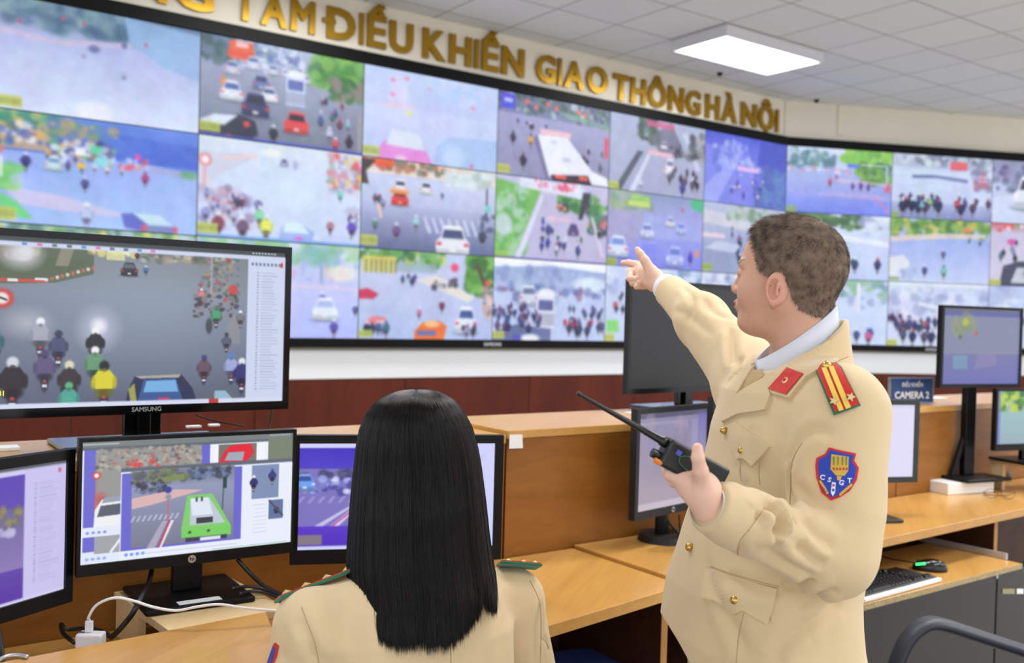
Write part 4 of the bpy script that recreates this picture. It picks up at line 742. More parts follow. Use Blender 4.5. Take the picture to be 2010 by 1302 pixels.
def s_m3():
    p = Pic(220, 124, (74, 52, 190), 2, 80); p.grad(.05, .25, (66, 48, 192), (80, 64, 200)); p.grad(.76, 1, (92, 60, 200), (78, 46, 186)); p.rect(0, .05, .8, .055, (60, 40, 170)); p.rect(0, 0, 1, .05, (206, 208, 246)); p.rect(0, .24, .8, .78, (124, 116, 190)); p.blobs(0, .24, .8, .34, 70, .02, [(80, 80, 120), (100, 120, 120), (60, 60, 110)], .7); p.blobs(0, .33, .7, .46, 120, .016, [(170, 180, 240), (120, 130, 210), (70, 70, 150), (226, 230, 252)], .8); p.car(.03, .44, .1, (110, 160, 240), (60, 80, 150), 'front')
    for i in range(12): p.poly([(.02 + i * .05, .5), (.035 + i * .05, .5), (.01 + i * .05, .56), (-.005 + i * .05, .56)], (170, 166, 226), .7)
    p.rider(.33, .64, .05, (50, 46, 90), (60, 60, 110)); p.poly([(.25, .6), (.27, .6), (.12, .78), (.08, .78)], (200, 196, 236)); p.poly([(.28, .6), (.3, .6), (.2, .78), (.16, .78)], (220, 216, 244)); p.line((.28, .62), (.17, .78), .008, (190, 70, 150)); p.car(.42, .74, .1, (206, 208, 240)); p.rect(0, .86, .12, .95, (150, 150, 110), .7); p.rect(.8, .05, 1, 1, (206, 208, 250)); ui(p, .84, .12, .97, .9, 34, 6); p.rect(0, .965, .8, 1, (206, 208, 246)); return p
def s_m4():
    p = Pic(150, 120, (156, 146, 166), 2, 90); p.grad(0, 1, (140, 136, 168), (170, 154, 168)); p.rect(0, 0, 1, .06, (96, 92, 116)); p.rect(.02, .1, .6, .13, (176, 170, 190), .6); p.blobs(.1, .1, .9, .5, 30, .05, [(150, 146, 180), (170, 160, 176), (130, 126, 160)], .4); p.rect(.5, .1, .7, .18, (180, 150, 190), .5); p.rect(.76, .1, .98, .98, (160, 154, 196), .6); p.rect(0, .93, 1, 1, (200, 190, 204), .8); p.grad(.04, .5, (110, 100, 180), (150, 146, 180), .86, 1, .7); return p
def s_m6():
    p = Pic(120, 75, (222, 218, 244), 2, 91); p.rect(0, 0, 1, .05, (210, 206, 236)); p.rect(0, .08, .66, 1, (196, 190, 214)); p.rect(.62, .08, .68, 1, (196, 192, 190), .7); p.rect(0, .09, .6, .12, (176, 166, 210)); return p
def s_m7():
    p = Pic(140, 110, (126, 130, 158), 2, 92); p.grad(.6, 1, (110, 112, 162), (100, 102, 170)); p.rect(0, 0, 1, .06, (96, 98, 128)); p.rect(0, .06, 1, .1, (86, 92, 168)); p.blobs(.15, .12, .4, .3, 20, .05, [(120, 140, 110), (140, 146, 120)], .6); p.ell(.28, .18, .04, .05, (170, 180, 60)); p.rect(.14, .62, .32, .8, (110, 150, 176), .8); p.ell(.42, .33, .02, .03, (190, 80, 90)); p.ell(.22, .38, .02, .03, (60, 70, 80), .6); p.poly([(.45, .6), (.7, .55), (.7, .75), (.4, .8)], (140, 130, 170), .5); return p
def s_m8():
    p = Pic(120, 90, (150, 176, 184), 2, 93); p.blobs(0, 0, 1, .4, 70, .05, [(80, 140, 60), (120, 170, 70), (60, 110, 60), (190, 210, 80)], .85); p.grad(.4, 1, (150, 186, 192), (150, 170, 180)); p.rect(0, .0, .05, 1, (96, 100, 190), .7); return p
def s_off():
    p = Pic(40, 24, (22, 24, 24), 1, 94); return p

def monitor(lab, bl, br, z0, H, bez, pic, cat='monitor', group=None, thick=.045, body=BLK, frame=None, stand='none', zstand=None, glow=1.0, tilt=0, name='monitor', standd=0, logo=None, brand=None):
    """bl, br: lower front corners (floor plan); bez = left, right, top, bottom"""
    bl = Vector((bl[0], bl[1], 0)); br = Vector((br[0], br[1], 0)); Wd = (br - bl).length; ang = math.atan2((br - bl).y, (br - bl).x)
    zs = zstand if zstand is not None else z0
    t = empty(name, V(*(bl + br).xy / 2, zs) + V(-math.sin(ang), math.cos(ang), 0) * .06, ang, lab, cat, group)
    yo = -.06; zz = z0 - zs; l, r, tp, bt = bez; h = Wd / 2
    m = MB()
    m.lbox(-h, h, yo + .008, yo + .024, zz, zz + H)
    m.lbox(-h, -h + l, yo, yo + .0079, zz, zz + H); m.lbox(h - r, h, yo, yo + .0079, zz, zz + H)
    m.lbox(-h + l, h - r, yo, yo + .0079, zz, zz + bt); m.lbox(-h + l, h - r, yo, yo + .0079, zz + H - tp, zz + H)
    fr = obj('casing', m, frame or body, t, local=True)
    m = MB(); k = .16
    m.add([(-h * .96, yo + .0245, zz + H * .04), (h * .96, yo + .0245, zz + H * .04), (h * .96, yo + .0245, zz + H * .96), (-h * .96, yo + .0245, zz + H * .96), (-h * .6, yo + thick, zz + H * .15), (h * .6, yo + thick, zz + H * .15), (h * .6, yo + thick, zz + H * .8), (-h * .6, yo + thick, zz + H * .8)],
          [(0, 1, 2, 3), (7, 6, 5, 4), (0, 4, 5, 1), (1, 5, 6, 2), (2, 6, 7, 3), (3, 7, 4, 0)]); obj('back_cover', m, body, t, local=True, bevel=.006)
    screen('screen', pic, (-h + l, yo + .006, zz + H - tp), (Wd - l - r, 0, 0), (0, 0, -(H - tp - bt)), MONSCR, t, blur=1, gain=glow, local=True)
    if brand:
        m = text_mb(brand, width=.07, O=(-.035, yo - .0005, zz + bt * .3), X=(1, 0, 0), extrude=.0004, bold=.01); obj('brand_lettering', m, SILV, t, local=True)
    if logo:
        m = MB(); m.disc((0, yo + .0004, zz + bt * .5), (0, -1, 0), .0085, .001, 24); lg = obj('round_logo', m, SILV, t, local=True)
        m = text_mb('hp', width=.010, O=(-.005, yo - .0008, zz + bt * .5 - .0025), X=(1, 0, 0), extrude=.0006, bold=.01); obj('logo_letters', m, BLK, lg, local=False) if False else obj('logo_letters', MBt(m, t), BLK, lg)
    if stand == 'flat':
        m = MB(); m.lbox(-.032, .032, yo + .028, yo + .05, .012, zz + H * .45); obj('stand_neck', m, body, t, local=True, bevel=.003)
        m = MB(); m.lbox(-.115, .115, yo - .085, yo + .13, 0, .012); obj('stand_base', m, body, t, local=True, bevel=.004)
    elif stand == 'round':
        m = MB(); m.tube([(0, yo + .04, .018), (0, yo + .05, zz + H * .3)], [.03, .022], 16, flat=.6); obj('stand_neck', m, body, t, local=True, smooth=True)
        m = MB(); m.disc((0, yo + .03, 0), (0, 0, 1), .085, .02, 32, .078); obj('stand_base', m, body, t, local=True)
    elif stand == 'tv':
        m = MB(); m.lbox(-.045, .045, yo + .03, yo + .05, .012, zz + H * .3); m.lbox(-.016, .016, yo + .015, yo + .035, .012, zz + .02); obj('stand_neck', m, BLKG, t, local=True, bevel=.003)
        m = MB(); m.lbox(-.2, .2, yo - .06, yo + .14, 0, .012); obj('stand_base', m, mat('blue_glass_base', (52, 60, 84), .12), t, local=True, bevel=.006)
    elif stand == 'tall':
        m = MB(); m.lbox(-.03, .03, yo + .045, yo + .075, .014, zz + H * .5); obj('stand_neck', m, body, t, local=True, bevel=.004)
        m = MB(); m.lbox(-.006, .006, yo + .076, yo + .084, zz - .06, zz + .03); obj('silver_clip', m, SILV, t, local=True)
        m = MB(); m.tube([(-.075, yo + .07, .014), (-.012, yo + .065, zz * .5)], .013, 10); obj('brace', m, body, t, local=True)
        m = MB(); m.lbox(-.13, .13, yo - .06, yo + .085, 0, .014); obj('stand_base', m, body, t, local=True, bevel=.004)
    return t
def MBt(m, parent):
    M = MW[parent.name]; o = MB(); o.v = [tuple((M @ Vector(v))) for v in m.v]; o.f = m.f; return o
def XY(px, py, Y): p = at(px, py, Y); return (p.x, p.y)
# large left television on the partition
l_, r_ = XY(566, 803, 2.58), None
r_ = l_; l_ = (r_[0] - .735 * UL.x, r_[1] - .735 * UL.y); zt = at(566, 803, 2.58).z
monitor('large black television on the left showing a grey road full of motorbikes', l_, r_, zt, .432, (.016, .016, .017, .022), s_tv(), cat='television', group='televisions on the partition', frame=BLKG, stand='tv', zstand=ZP - .0115, glow=.97, name='television', brand='SAMSUNG', thick=.06)
p_ = text_mb('N081', width=.034, O=(-.347, -.0556, zt - (ZP - .0115) + .052), X=(1, 0, 0), extrude=.0003, bold=.02)
tvo = [o for o in bpy.data.objects if o.name.startswith('television') and o.parent is None][0]
# centre switched-off television
q = at(1231, 774.6, 3.42); r_ = (q.x + .70 * .775, q.y + .70 * .632)
monitor('dark switched-off television in front of the pointing arm', (q.x, q.y), r_, q.z, .41, (.012, .012, .012, .018), s_off(), cat='television', group='televisions on the partition', frame=BLKG, stand='tv', zstand=ZP + .0005, name='television', thick=.06)
G2 = 'desk monitors'
# main monitor on the chipboard riser
H = .285; a, b = at(150, 1137, H * FPX / 275), at(577, 1083, H * FPX / 243); zh = (a.z + b.z) / 2
rise_z = .815
hp = monitor('wide monitor on a chipboard riser showing a green bus', (a.x, a.y), (b.x, b.y), zh, H, (.007, .007, .008, .024), s_hp(), group=G2, stand='flat', zstand=rise_z + .0005, logo='hp')
hpa = math.atan2((b - a).y, (b - a).x); hc = (a + b) / 2; hx = V(math.cos(hpa), math.sin(hpa), 0); hy = V(-hx.y, hx.x, 0)
m = MB(); m.lbox(-.045, .045, -.135, -.11, .0125, .0132); obj('paper_strip', m, WH, hp, local=True)
# left angled monitor
q = at(142.6, 1181, 1.98); H = .315; dr = V(.405, .914, 0)
monitor('angled monitor at the left picture edge with a violet picture', (q.x - dr.x * .41, q.y - dr.y * .41), (q.x, q.y), q.z, H, (.018, .018, .02, .03), s_m1(), group=G2, stand='round', zstand=.7205)
# violet monitor behind the woman
H = .31; a, b = at(568, 1107, 2.29), at(983, 1101, 2.40)
monitor('violet-blue monitor half hidden behind the seated woman\'s hair', (a.x, a.y), (b.x, b.y), (a.z + b.z) / 2, H, (.018, .022, .02, .034), s_m3(), group=G2, stand='flat', zstand=.7205)
# centre angled monitor
a, b = at(1245, 1036, 2.87), at(1391, 982, 3.15)
monitor('angled grey monitor behind the handheld radio', (a.x, a.y), (b.x, b.y), (a.z + b.z) / 2, .335, (.016, .016, .016, .024), s_m4(), group=G2, stand='round', zstand=.7605, body=DKG, logo='hp')
a = at(1395, 975, 2.95)
monitor('monitor mostly hidden behind the standing man\'s chest', (a.x, a.y), (a.x + .5 * .84, a.y + .5 * .54), a.z + .01, .297, (.016, .016, .016, .024), s_m6(), group=G2, stand='round', zstand=.7605, body=DKG)
b = at(1801, 947, 3.5)
monitor('black-framed pale monitor just right of the standing man\'s arm', (b.x - .455 * .97, b.y - .455 * .24), (b.x, b.y), b.z, .299, (.018, .018, .018, .02), s_m6(), group=G2, stand='flat', zstand=.7605, body=mat('green_black_plastic', (36, 42, 38), .4))
# raised monitor on a tall stand on a white box
a, b = at(1845, 766, 4.0), at(2004, 757, 4.2)
WBZ = .808
monitor('raised greyish-blue monitor on a tall black stand at the right', (a.x, a.y), (b.x, b.y), (a.z + b.z) / 2, .345, (.014, .012, .012, .016), s_m7(), group=G2, stand='tall', zstand=WBZ + .0005)
MC = (a + b) / 2; mx = (b - a).normalized(); mx.z = 0; my = V(-mx.y, mx.x, 0)
m = MB(); q = V(MC.x, MC.y, .7605); m.box(q - mx * .21 - my * .03, mx * .27, my * .12, V(0, 0, WBZ - .7605)); tag(obj('cardboard_box', m, WH, bevel=.002), 'flat white box under the tall black monitor stand', 'box')
# far right monitor with a white lower bezel on a small riser
a = at(1953, 886, 4.05); md = V(.93, .36, 0)
monitor('monitor with a white lower frame and green trees at the right picture edge', (a.x, a.y), (a.x + md.x * .44, a.y + md.y * .44), a.z, .262, (.01, .01, .01, .028), s_m8(), group=G2, stand='flat', zstand=a.z - .055, body=BLK)
q = V(a.x, a.y, a.z - .056) + md * .12 + V(md.y, -md.x, 0) * .08
RZ = a.z - .056; t = empty('wooden_riser', V(q.x + .25, q.y + .15, .7605), math.atan2(md.y, md.x), 'pale wooden riser under the right-edge monitor', 'riser', 'chipboard risers')
mn = V(-md.y, md.x, 0)
m = MB(); m.box(V(q.x, q.y, RZ - .016), md * .4, mn * .215, V(0, 0, .0155)); obj('top', m, pale, t)
for s in (0.0, .384):
    m = MB(); m.box(V(q.x, q.y, .7605) + md * s + mn * .145, md * .016, mn * .06, V(0, 0, RZ - .0165 - .7605)); obj('leg', m, pale, t)
# chipboard riser under the main monitor
r1 = V(onz(238, 1160, rise_z).x, onz(238, 1160, rise_z).y, 0); f1 = onz(331, 1238, rise_z); f2 = onz(514, 1203, rise_z)
rx = (f2 - f1).normalized(); rx.z = 0; ry = V(-rx.y, rx.x, 0)
t = empty('wooden_riser', V((f1 + f2).x / 2, (f1 + f2).y / 2, .7205) + ry * .1, math.atan2(rx.y, rx.x), 'pale chipboard riser under the wide monitor with the green bus', 'riser', 'chipboard risers')
w_ = (f2 - f1).length; dp = (r1 - V(f1.x, f1.y, 0)).dot(ry)
f1g = V(f1.x, f1.y, 0)
m = MB(); m.box(f1g + V(0, 0, rise_z - .016), rx * (w_ + .06), ry * dp, V(0, 0, .016)); obj('top', m, pale, t, bevel=.001)
for s in (.002, w_ + .04):
    m = MB(); m.box(f1g + rx * s + ry * (dp - .15) + V(0, 0, .7205), rx * .016, ry * .14, V(0, 0, rise_z - .0165 - .7205)); obj('leg', m, pale, t)
print('RISER depth', dp, w_, 'hp z', zh, [round(x, 3) for x in hc])

# ---------------------------------------------------------------- small things
def cable(lab, pts, r, m_, name='cable', sub=6):
    P_ = [Vector(p) for p in pts]; out = []
    for i in range(len(P_) - 1):
        p0, p1, p2, p3 = P_[max(i - 1, 0)], P_[i], P_[i + 1], P_[min(i + 2, len(P_) - 1)]
        for k in range(sub):
            t_ = k / sub; out.append(.5 * ((2 * p1) + (p2 - p0) * t_ + (2 * p0 - 5 * p1 + 4 * p2 - p3) * t_ ** 2 + (3 * p1 - p0 - 3 * p2 + p3) * t_ ** 3))
    out.append(P_[-1]); m = MB(); m.tube(out, r, 8); return tag(obj(name, m, m_, smooth=True), lab, 'cable')
wht = mat('white_cable', (232, 232, 236), .35)
Yc = 1.86
t = empty('charger_adapter', at(170, 1268, Yc), AD, 'white square charger adapter with a cable plugged in on the left desk', 'charger')
cz = at(170, 1240, Yc)
c0 = at(146, 1272, Yc); c1_ = at(197, 1266, Yc); cx_ = V((c1_ - c0).x, (c1_ - c0).y, 0); cxn = cx_.normalized(); cyn = V(-cxn.y, cxn.x, 0)
ztop = at(170, 1247, Yc).z
m = MB(); m.box(V(c0.x, c0.y, .7205), cx_, cyn * .03, V(0, 0, ztop - .7205)); obj('body', m, WH, t, bevel=.004)
m = MB(); pq = at(173, 1244, Yc + .012); m.box(V(pq.x, pq.y, ztop + .0005) - cxn * .007, cxn * .014, cyn * .008, V(0, 0, .022)); obj('plug', m, WH, t, bevel=.001)
m = MB(); pq2 = at(160, 1252, Yc + .012); m.box(V(pq2.x, pq2.y, ztop + .0002) - cxn * .006, cxn * .011, cyn * .005, V(0, 0, .0008)); obj('socket', m, DKG, t)
pz = V(pq.x, pq.y, ztop + .024) + cyn * .004
cable('white charging cable arching from the charger over the chipboard riser', [pz, at(174, 1212, 1.87), at(190, 1188, 1.87), at(225, 1174, 1.87), at(262, 1180, 1.88), at(300, 1192, 1.88), at(345, 1199, 1.885), at(385, 1192, 1.89), at(430, 1187, 1.90), at(480, 1194, 1.91), at(545, 1200, 1.93)], .0028, wht)
BC = mat('black_cable', (12, 12, 13), .35)
cable('thick black cable dropping from the wide monitor to the left desk', [at(298, 1120, 2.07), at(290, 1150, 2.02), at(275, 1178, 1.90), at(258, 1208, 1.88), at(235, 1236, 1.90), at(218, 1252, 1.92)], .0055, BC)
cable('black looped cable behind the white charger', [at(216, 1250, 1.95), at(200, 1240, 1.97), at(170, 1234, 1.98), at(132, 1236, 1.98), at(120, 1226, 1.97), at(125, 1245, 1.93), at(146, 1262, 1.90)], .0045, BC)
cable('black cable running from behind the wide monitor towards the woman', [at(466, 1098, 2.17), at(490, 1125, 2.17), at(520, 1152, 2.15), at(560, 1172, 2.14)], .005, BC)
cable('upper thin black cable beside the monitor base', [at(455, 1156, 2.05), at(480, 1152, 2.1), at(515, 1156, 2.14), at(556, 1172, 2.12)], .0035, BC)
cable('lower thin black cable beside the monitor base', [at(470, 1166, 2.05), at(492, 1161, 2.1), at(520, 1164, 2.12), at(552, 1176, 2.1)], .0035, BC)
cable('black cable hanging below the right end of the large television', [at(534, 805, 2.6), at(531, 820, 2.62), at(527, 838, 2.62)], .004, BC)
cable('thin dark wire along the partition top under the television', [at(385, 815, 2.45), at(420, 826, 2.5), at(480, 837, 2.5)], .002, DKG)
cable('black power cable hanging under the angled grey monitor', [at(1312, 1020, 2.95), at(1318, 1032, 2.95), at(1334, 1048, 2.97)], .005, BC)
cable('thin black wire under the angled grey monitor', [at(1333, 1010, 3.0), at(1334, 1030, 3.0), at(1335, 1049, 3.0)], .003, BC)
cable('black wire at the lower left picture corner', [at(-14, 1200, 1.75), at(-2, 1240, 1.75), at(4, 1280, 1.74), at(6, 1302, 1.73)], .004, BC)
m = MB(); c = onz(22, 1296, .8205)
cable('pale grey cable end lying on the desk at the lower left corner', [onz(-10, 1302, .824), onz(10, 1290, .824), onz(34, 1287, .824), onz(54, 1290, .824)], .004, SILV)
# things on the partition top
def flat(name, lab, cat, px, py, z, sx, sy, h, m_, ang=AD, group=None):
    c = onz(px, py, z); ux = V(math.cos(ang), math.sin(ang), 0); uy = V(-ux.y, ux.x, 0)
    m = MB(); m.box(V(c.x, c.y, z + .0004) - ux * sx / 2 - uy * sy / 2, ux * sx, uy * sy, V(0, 0, h)); return tag(obj(name, m, m_, bevel=min(.001, h / 4)), lab, cat, group)
flat('paper_pad', 'small white paper pad on the partition at the left picture edge', 'paper', 4, 884, ZP - .012, .07, .05, .008, WH)
flat('white_tag', 'white tag on the partition left of the television stand', 'tag', 268, 851, ZP - .012, .035, .02, .006, WH)
flat('white_tag', 'longer white tag behind the wide monitor\'s top edge', 'tag', 380, 840, ZP - .012, .04, .02, .006, WH)
flat('white_tag', 'small white tag behind the wide monitor\'s top edge, nearest the right', 'tag', 420, 837, ZP - .012, .03, .02, .006, WH)
flat('paper_note', 'small white note on the partition left of the angled grey monitor', 'paper', 1246, 812, ZP, .06, .04, .004, WH)
flat('paper_sheet', 'white paper sheets on the partition under the camera sign', 'paper', 1790, 782, ZP, .30, .18, .006, WH)
# reading glasses on the right desk
g0 = onz(1960, 979, .7605); ga = -.05
t = empty('eyeglasses', g0, ga, 'folded eyeglasses lying on the right desk', 'eyeglasses')
gm = mat('glasses_frame', (120, 90, 70), .3, .6)
for sx_ in (-1, 1):
    m = MB(); cx = sx_ * .034; m.tube([(cx + .026 * math.cos(a), -.01, .021 + .019 * math.sin(a)) for a in np.linspace(0, 2 * math.pi, 25)], .0013, 6, cap=False); obj('rim', m, gm, t, local=True, smooth=True)
    m = MB(); m.tube([(sx_ * .064, -.008, .03), (sx_ * .05, .02, .012), (-sx_ * .05, .035, .004)], .0015, 6); obj('temple', m, gm, t, local=True, smooth=True)
m = MB(); m.tube([(-.008, -.01, .026), (0, -.011, .029), (.008, -.01, .026)], .0013, 6); obj('bridge', m, gm, t, local=True, smooth=True)
# clear plastic cup
gl = mat('clear_plastic', (235, 240, 245), .05, trans=.9)
c = onz(1976, 941, .7605); m = MB(); m.tube([c + V(0, 0, .0005), c + V(0, 0, .03), c + V(0, 0, .045)], [.022, .02, .009], 20); tag(obj('plastic_cup', m, gl, smooth=True), 'small clear plastic bottle behind the eyeglasses', 'bottle')
# sign in an acrylic stand
s0, s1 = onz(1743, 777, ZP + .004), onz(1831, 775, ZP + .004)
s0 = at(1744, 776, 4.12); s1 = at(1832, 775, 4.2); sx_ = V((s1 - s0).x, (s1 - s0).y, 0); wS = sx_.length; sxn = sx_.normalized(); hS = .108
t = empty('sign_holder', V((s0 + s1).x / 2, (s0 + s1).y / 2, ZP + .007), math.atan2(sxn.y, sxn.x), 'blue desk sign reading CAMERA 2 in a clear acrylic stand', 'sign')
m = MB(); m.lbox(-wS / 2, wS / 2, -.003, -.0005, 0, hS); obj('acrylic_front', m, mat('acrylic', (225, 232, 240), .05, trans=.85), t, local=True)
m = MB(); m.lbox(-wS / 2, wS / 2, .001, .004, 0, hS); m.lbox(-wS / 2, wS / 2, -.02, .05, -.003, -.0005); obj('acrylic_back', m, mat('acrylic_grey', (150, 160, 185), .2), t, local=True)
m = MB(); m.lbox(-wS / 2 + .012, wS / 2 - .014, -.0055, -.0035, .004, hS - .006); cd = obj('blue_card', m, mat('sign_blue', (34, 62, 116), .4), t, local=True)
for body_, wd_, x_, z_ in (('ĐIỀU KHIỂN', wS * .46, -wS * .23, .068), ('CAMERA 2', wS * .76, -wS * .38, .018)):
    m = text_mb(body_, width=wd_, height=.018 if 'Đ' in body_ else .03, O=(x_, -.0062, z_), X=(1, 0, 0), extrude=.0006, bold=.0 if 'Đ' in body_ else .02); obj('lettering', MBt(m, t), WH, cd)
obj('caption', MBt(p_, tvo), mat('yellow_caption', (214, 220, 60), .5, emit=.8), [c for c in bpy.data.objects if c.parent == tvo and c.name.startswith('screen')][0])

# ---------------------------------------------------------------- armchair in the lower right corner
AC = onz(1900, 1262, .66)
acn = AC.copy(); 
t = empty('office_chair', V(acn.x + .25, acn.y - .1, 0), 0, 'dark office armchair in the lower right corner, only its armrest visible', 'chair')
rail = mat('armrest_rubber', (52, 56, 66), .45); navy = mat('navy_fabric', (28, 36, 74), .8)
Yb = 2.5
def smooth_path(P_, sub=5):
    out = []
    for i in range(len(P_) - 1):
        p0, p1, p2, p3 = P_[max(i - 1, 0)], P_[i], P_[i + 1], P_[min(i + 2, len(P_) - 1)]
        for k in range(sub):
            t_ = k / sub; out.append(.5 * ((2 * p1) + (p2 - p0) * t_ + (2 * p0 - 5 * p1 + 4 * p2 - p3) * t_ ** 2 + (3 * p1 - p0 - 3 * p2 + p3) * t_ ** 3))
    return out + [P_[-1]]
def armloop(dx, dy):
    off = V(dx, dy, 0)
    pts = [(1752, 1330), (1762, 1298), (1778, 1262), (1800, 1236), (1826, 1224), (1856, 1228), (1900, 1242), (1960, 1262), (2020, 1282), (2080, 1304)]
    return [at(a, b, Yb) + off for a, b in pts]
pts = [V(*p) for p in smooth_path(armloop(0, 0))]
m = MB(); m.tube(pts, .017, 12, flat=2.0); obj('armrest', m, rail, t, smooth=True)
e0_, e1_ = pts[0], pts[-1]
m = MB(); m.tube([pts[0], V(e0_.x + .02, e0_.y + .02, .47), V(e0_.x + .12, e0_.y + .02, .42), V(e1_.x - .05, e1_.y, .42), V(e1_.x, e1_.y, .47), pts[-1]], .016, 10); obj('arm_frame', m, rail, t, smooth=True)
pts2 = [p + V(.10, -.50, 0) for p in pts]
m = MB(); m.tube(pts2, .017, 12, flat=2.0); o_ = obj('armrest', m, rail, t, smooth=True)
m = MB(); m.tube([pts2[0], pts2[0] + V(.02, .02, -.15), pts2[-1] + V(0, 0, -.15), pts2[-1]], .016, 10); obj('arm_frame', m, rail, t, smooth=True)
cs = (pts[15] + pts2[-6]) / 2
m = MB(); m.lbox(cs.x - .22, cs.x + .24, cs.y - .22, cs.y + .22, .40, .47); obj('seat', m, navy, t, bevel=.03, seg=3)
m = MB(); m.lbox(cs.x + .25, cs.x + .31, cs.y - .21, cs.y + .21, .45, .80); obj('backrest', m, navy, t, bevel=.03, seg=3)
m = MB(); m.tube([(cs.x, cs.y, .06), (cs.x, cs.y, .40)], .025, 12); obj('gas_column', m, CHROME, t)
for k in range(5):
    a = k * 2 * math.pi / 5; m = MB(); m.tube([(cs.x, cs.y, .09), (cs.x + .27 * math.cos(a), cs.y + .27 * math.sin(a), .06)], [.022, .015], 8); lg = obj('leg', m, BLK, t)
    m = MB(); m.disc((cs.x + .27 * math.cos(a) - .012 * math.sin(a), cs.y + .27 * math.sin(a) + .012 * math.cos(a), .027), (math.sin(a), -math.cos(a), 0), .026, .024, 16); obj('castor', m, BLK, lg)
# small blue stool under the middle desk
bs = onz(1150, 1330, .50)
sx0 = V(bs.x + .02, bs.y + .10, 0)
t = empty('stool', sx0, 0, 'round blue-topped stool tucked under the desk beside the standing man', 'stool')
m = MB(); m.disc(sx0 + V(0, 0, .445), (0, 0, 1), .14, .055, 32, .135); obj('seat', m, mat('blue_vinyl', (64, 88, 176), .5), t, bevel=.012, seg=3)
m = MB(); m.disc(sx0, (0, 0, 1), .14, .02, 32); obj('base', m, CHROME, t)
m = MB(); m.disc(sx0 + V(0, 0, .0205), (0, 0, 1), .025, .424, 16); obj('column', m, CHROME, t)
# ---------------------------------------------------------------- people: distance-field modelling, turned into smooth meshes
def A3(p): return np.array([p[0], p[1], p[2]], float)
def rc(p, a, b, ra, rb):
    a, b = A3(a), A3(b); ab = b - a; t = np.clip(((p - a) @ ab) / (ab @ ab), 0, 1)
    return np.linalg.norm(p - a - t[:, None] * ab, axis=1) - (ra + (rb - ra) * t)
def el(p, c, r, B=None):
    q = p - A3(c)
    if B is not None: q = q @ B.T
    r = np.array(r, float); k0 = np.linalg.norm(q / r, axis=1); k1 = np.linalg.norm(q / r ** 2, axis=1) + 1e-9
    return k0 * (k0 - 1) / k1
def su(a, b, k):
    h = np.clip(.5 + .5 * (b - a) / k, 0, 1); return b + (a - b) * h - k * h * (1 - h)
def ss(a, b, k):   # a minus b
    h = np.clip(.5 - .5 * (a + b) / k, 0, 1); return a + (-b - a) * h + k * h * (1 - h)
def si(a, b, k): return -su(-a, -b, k)
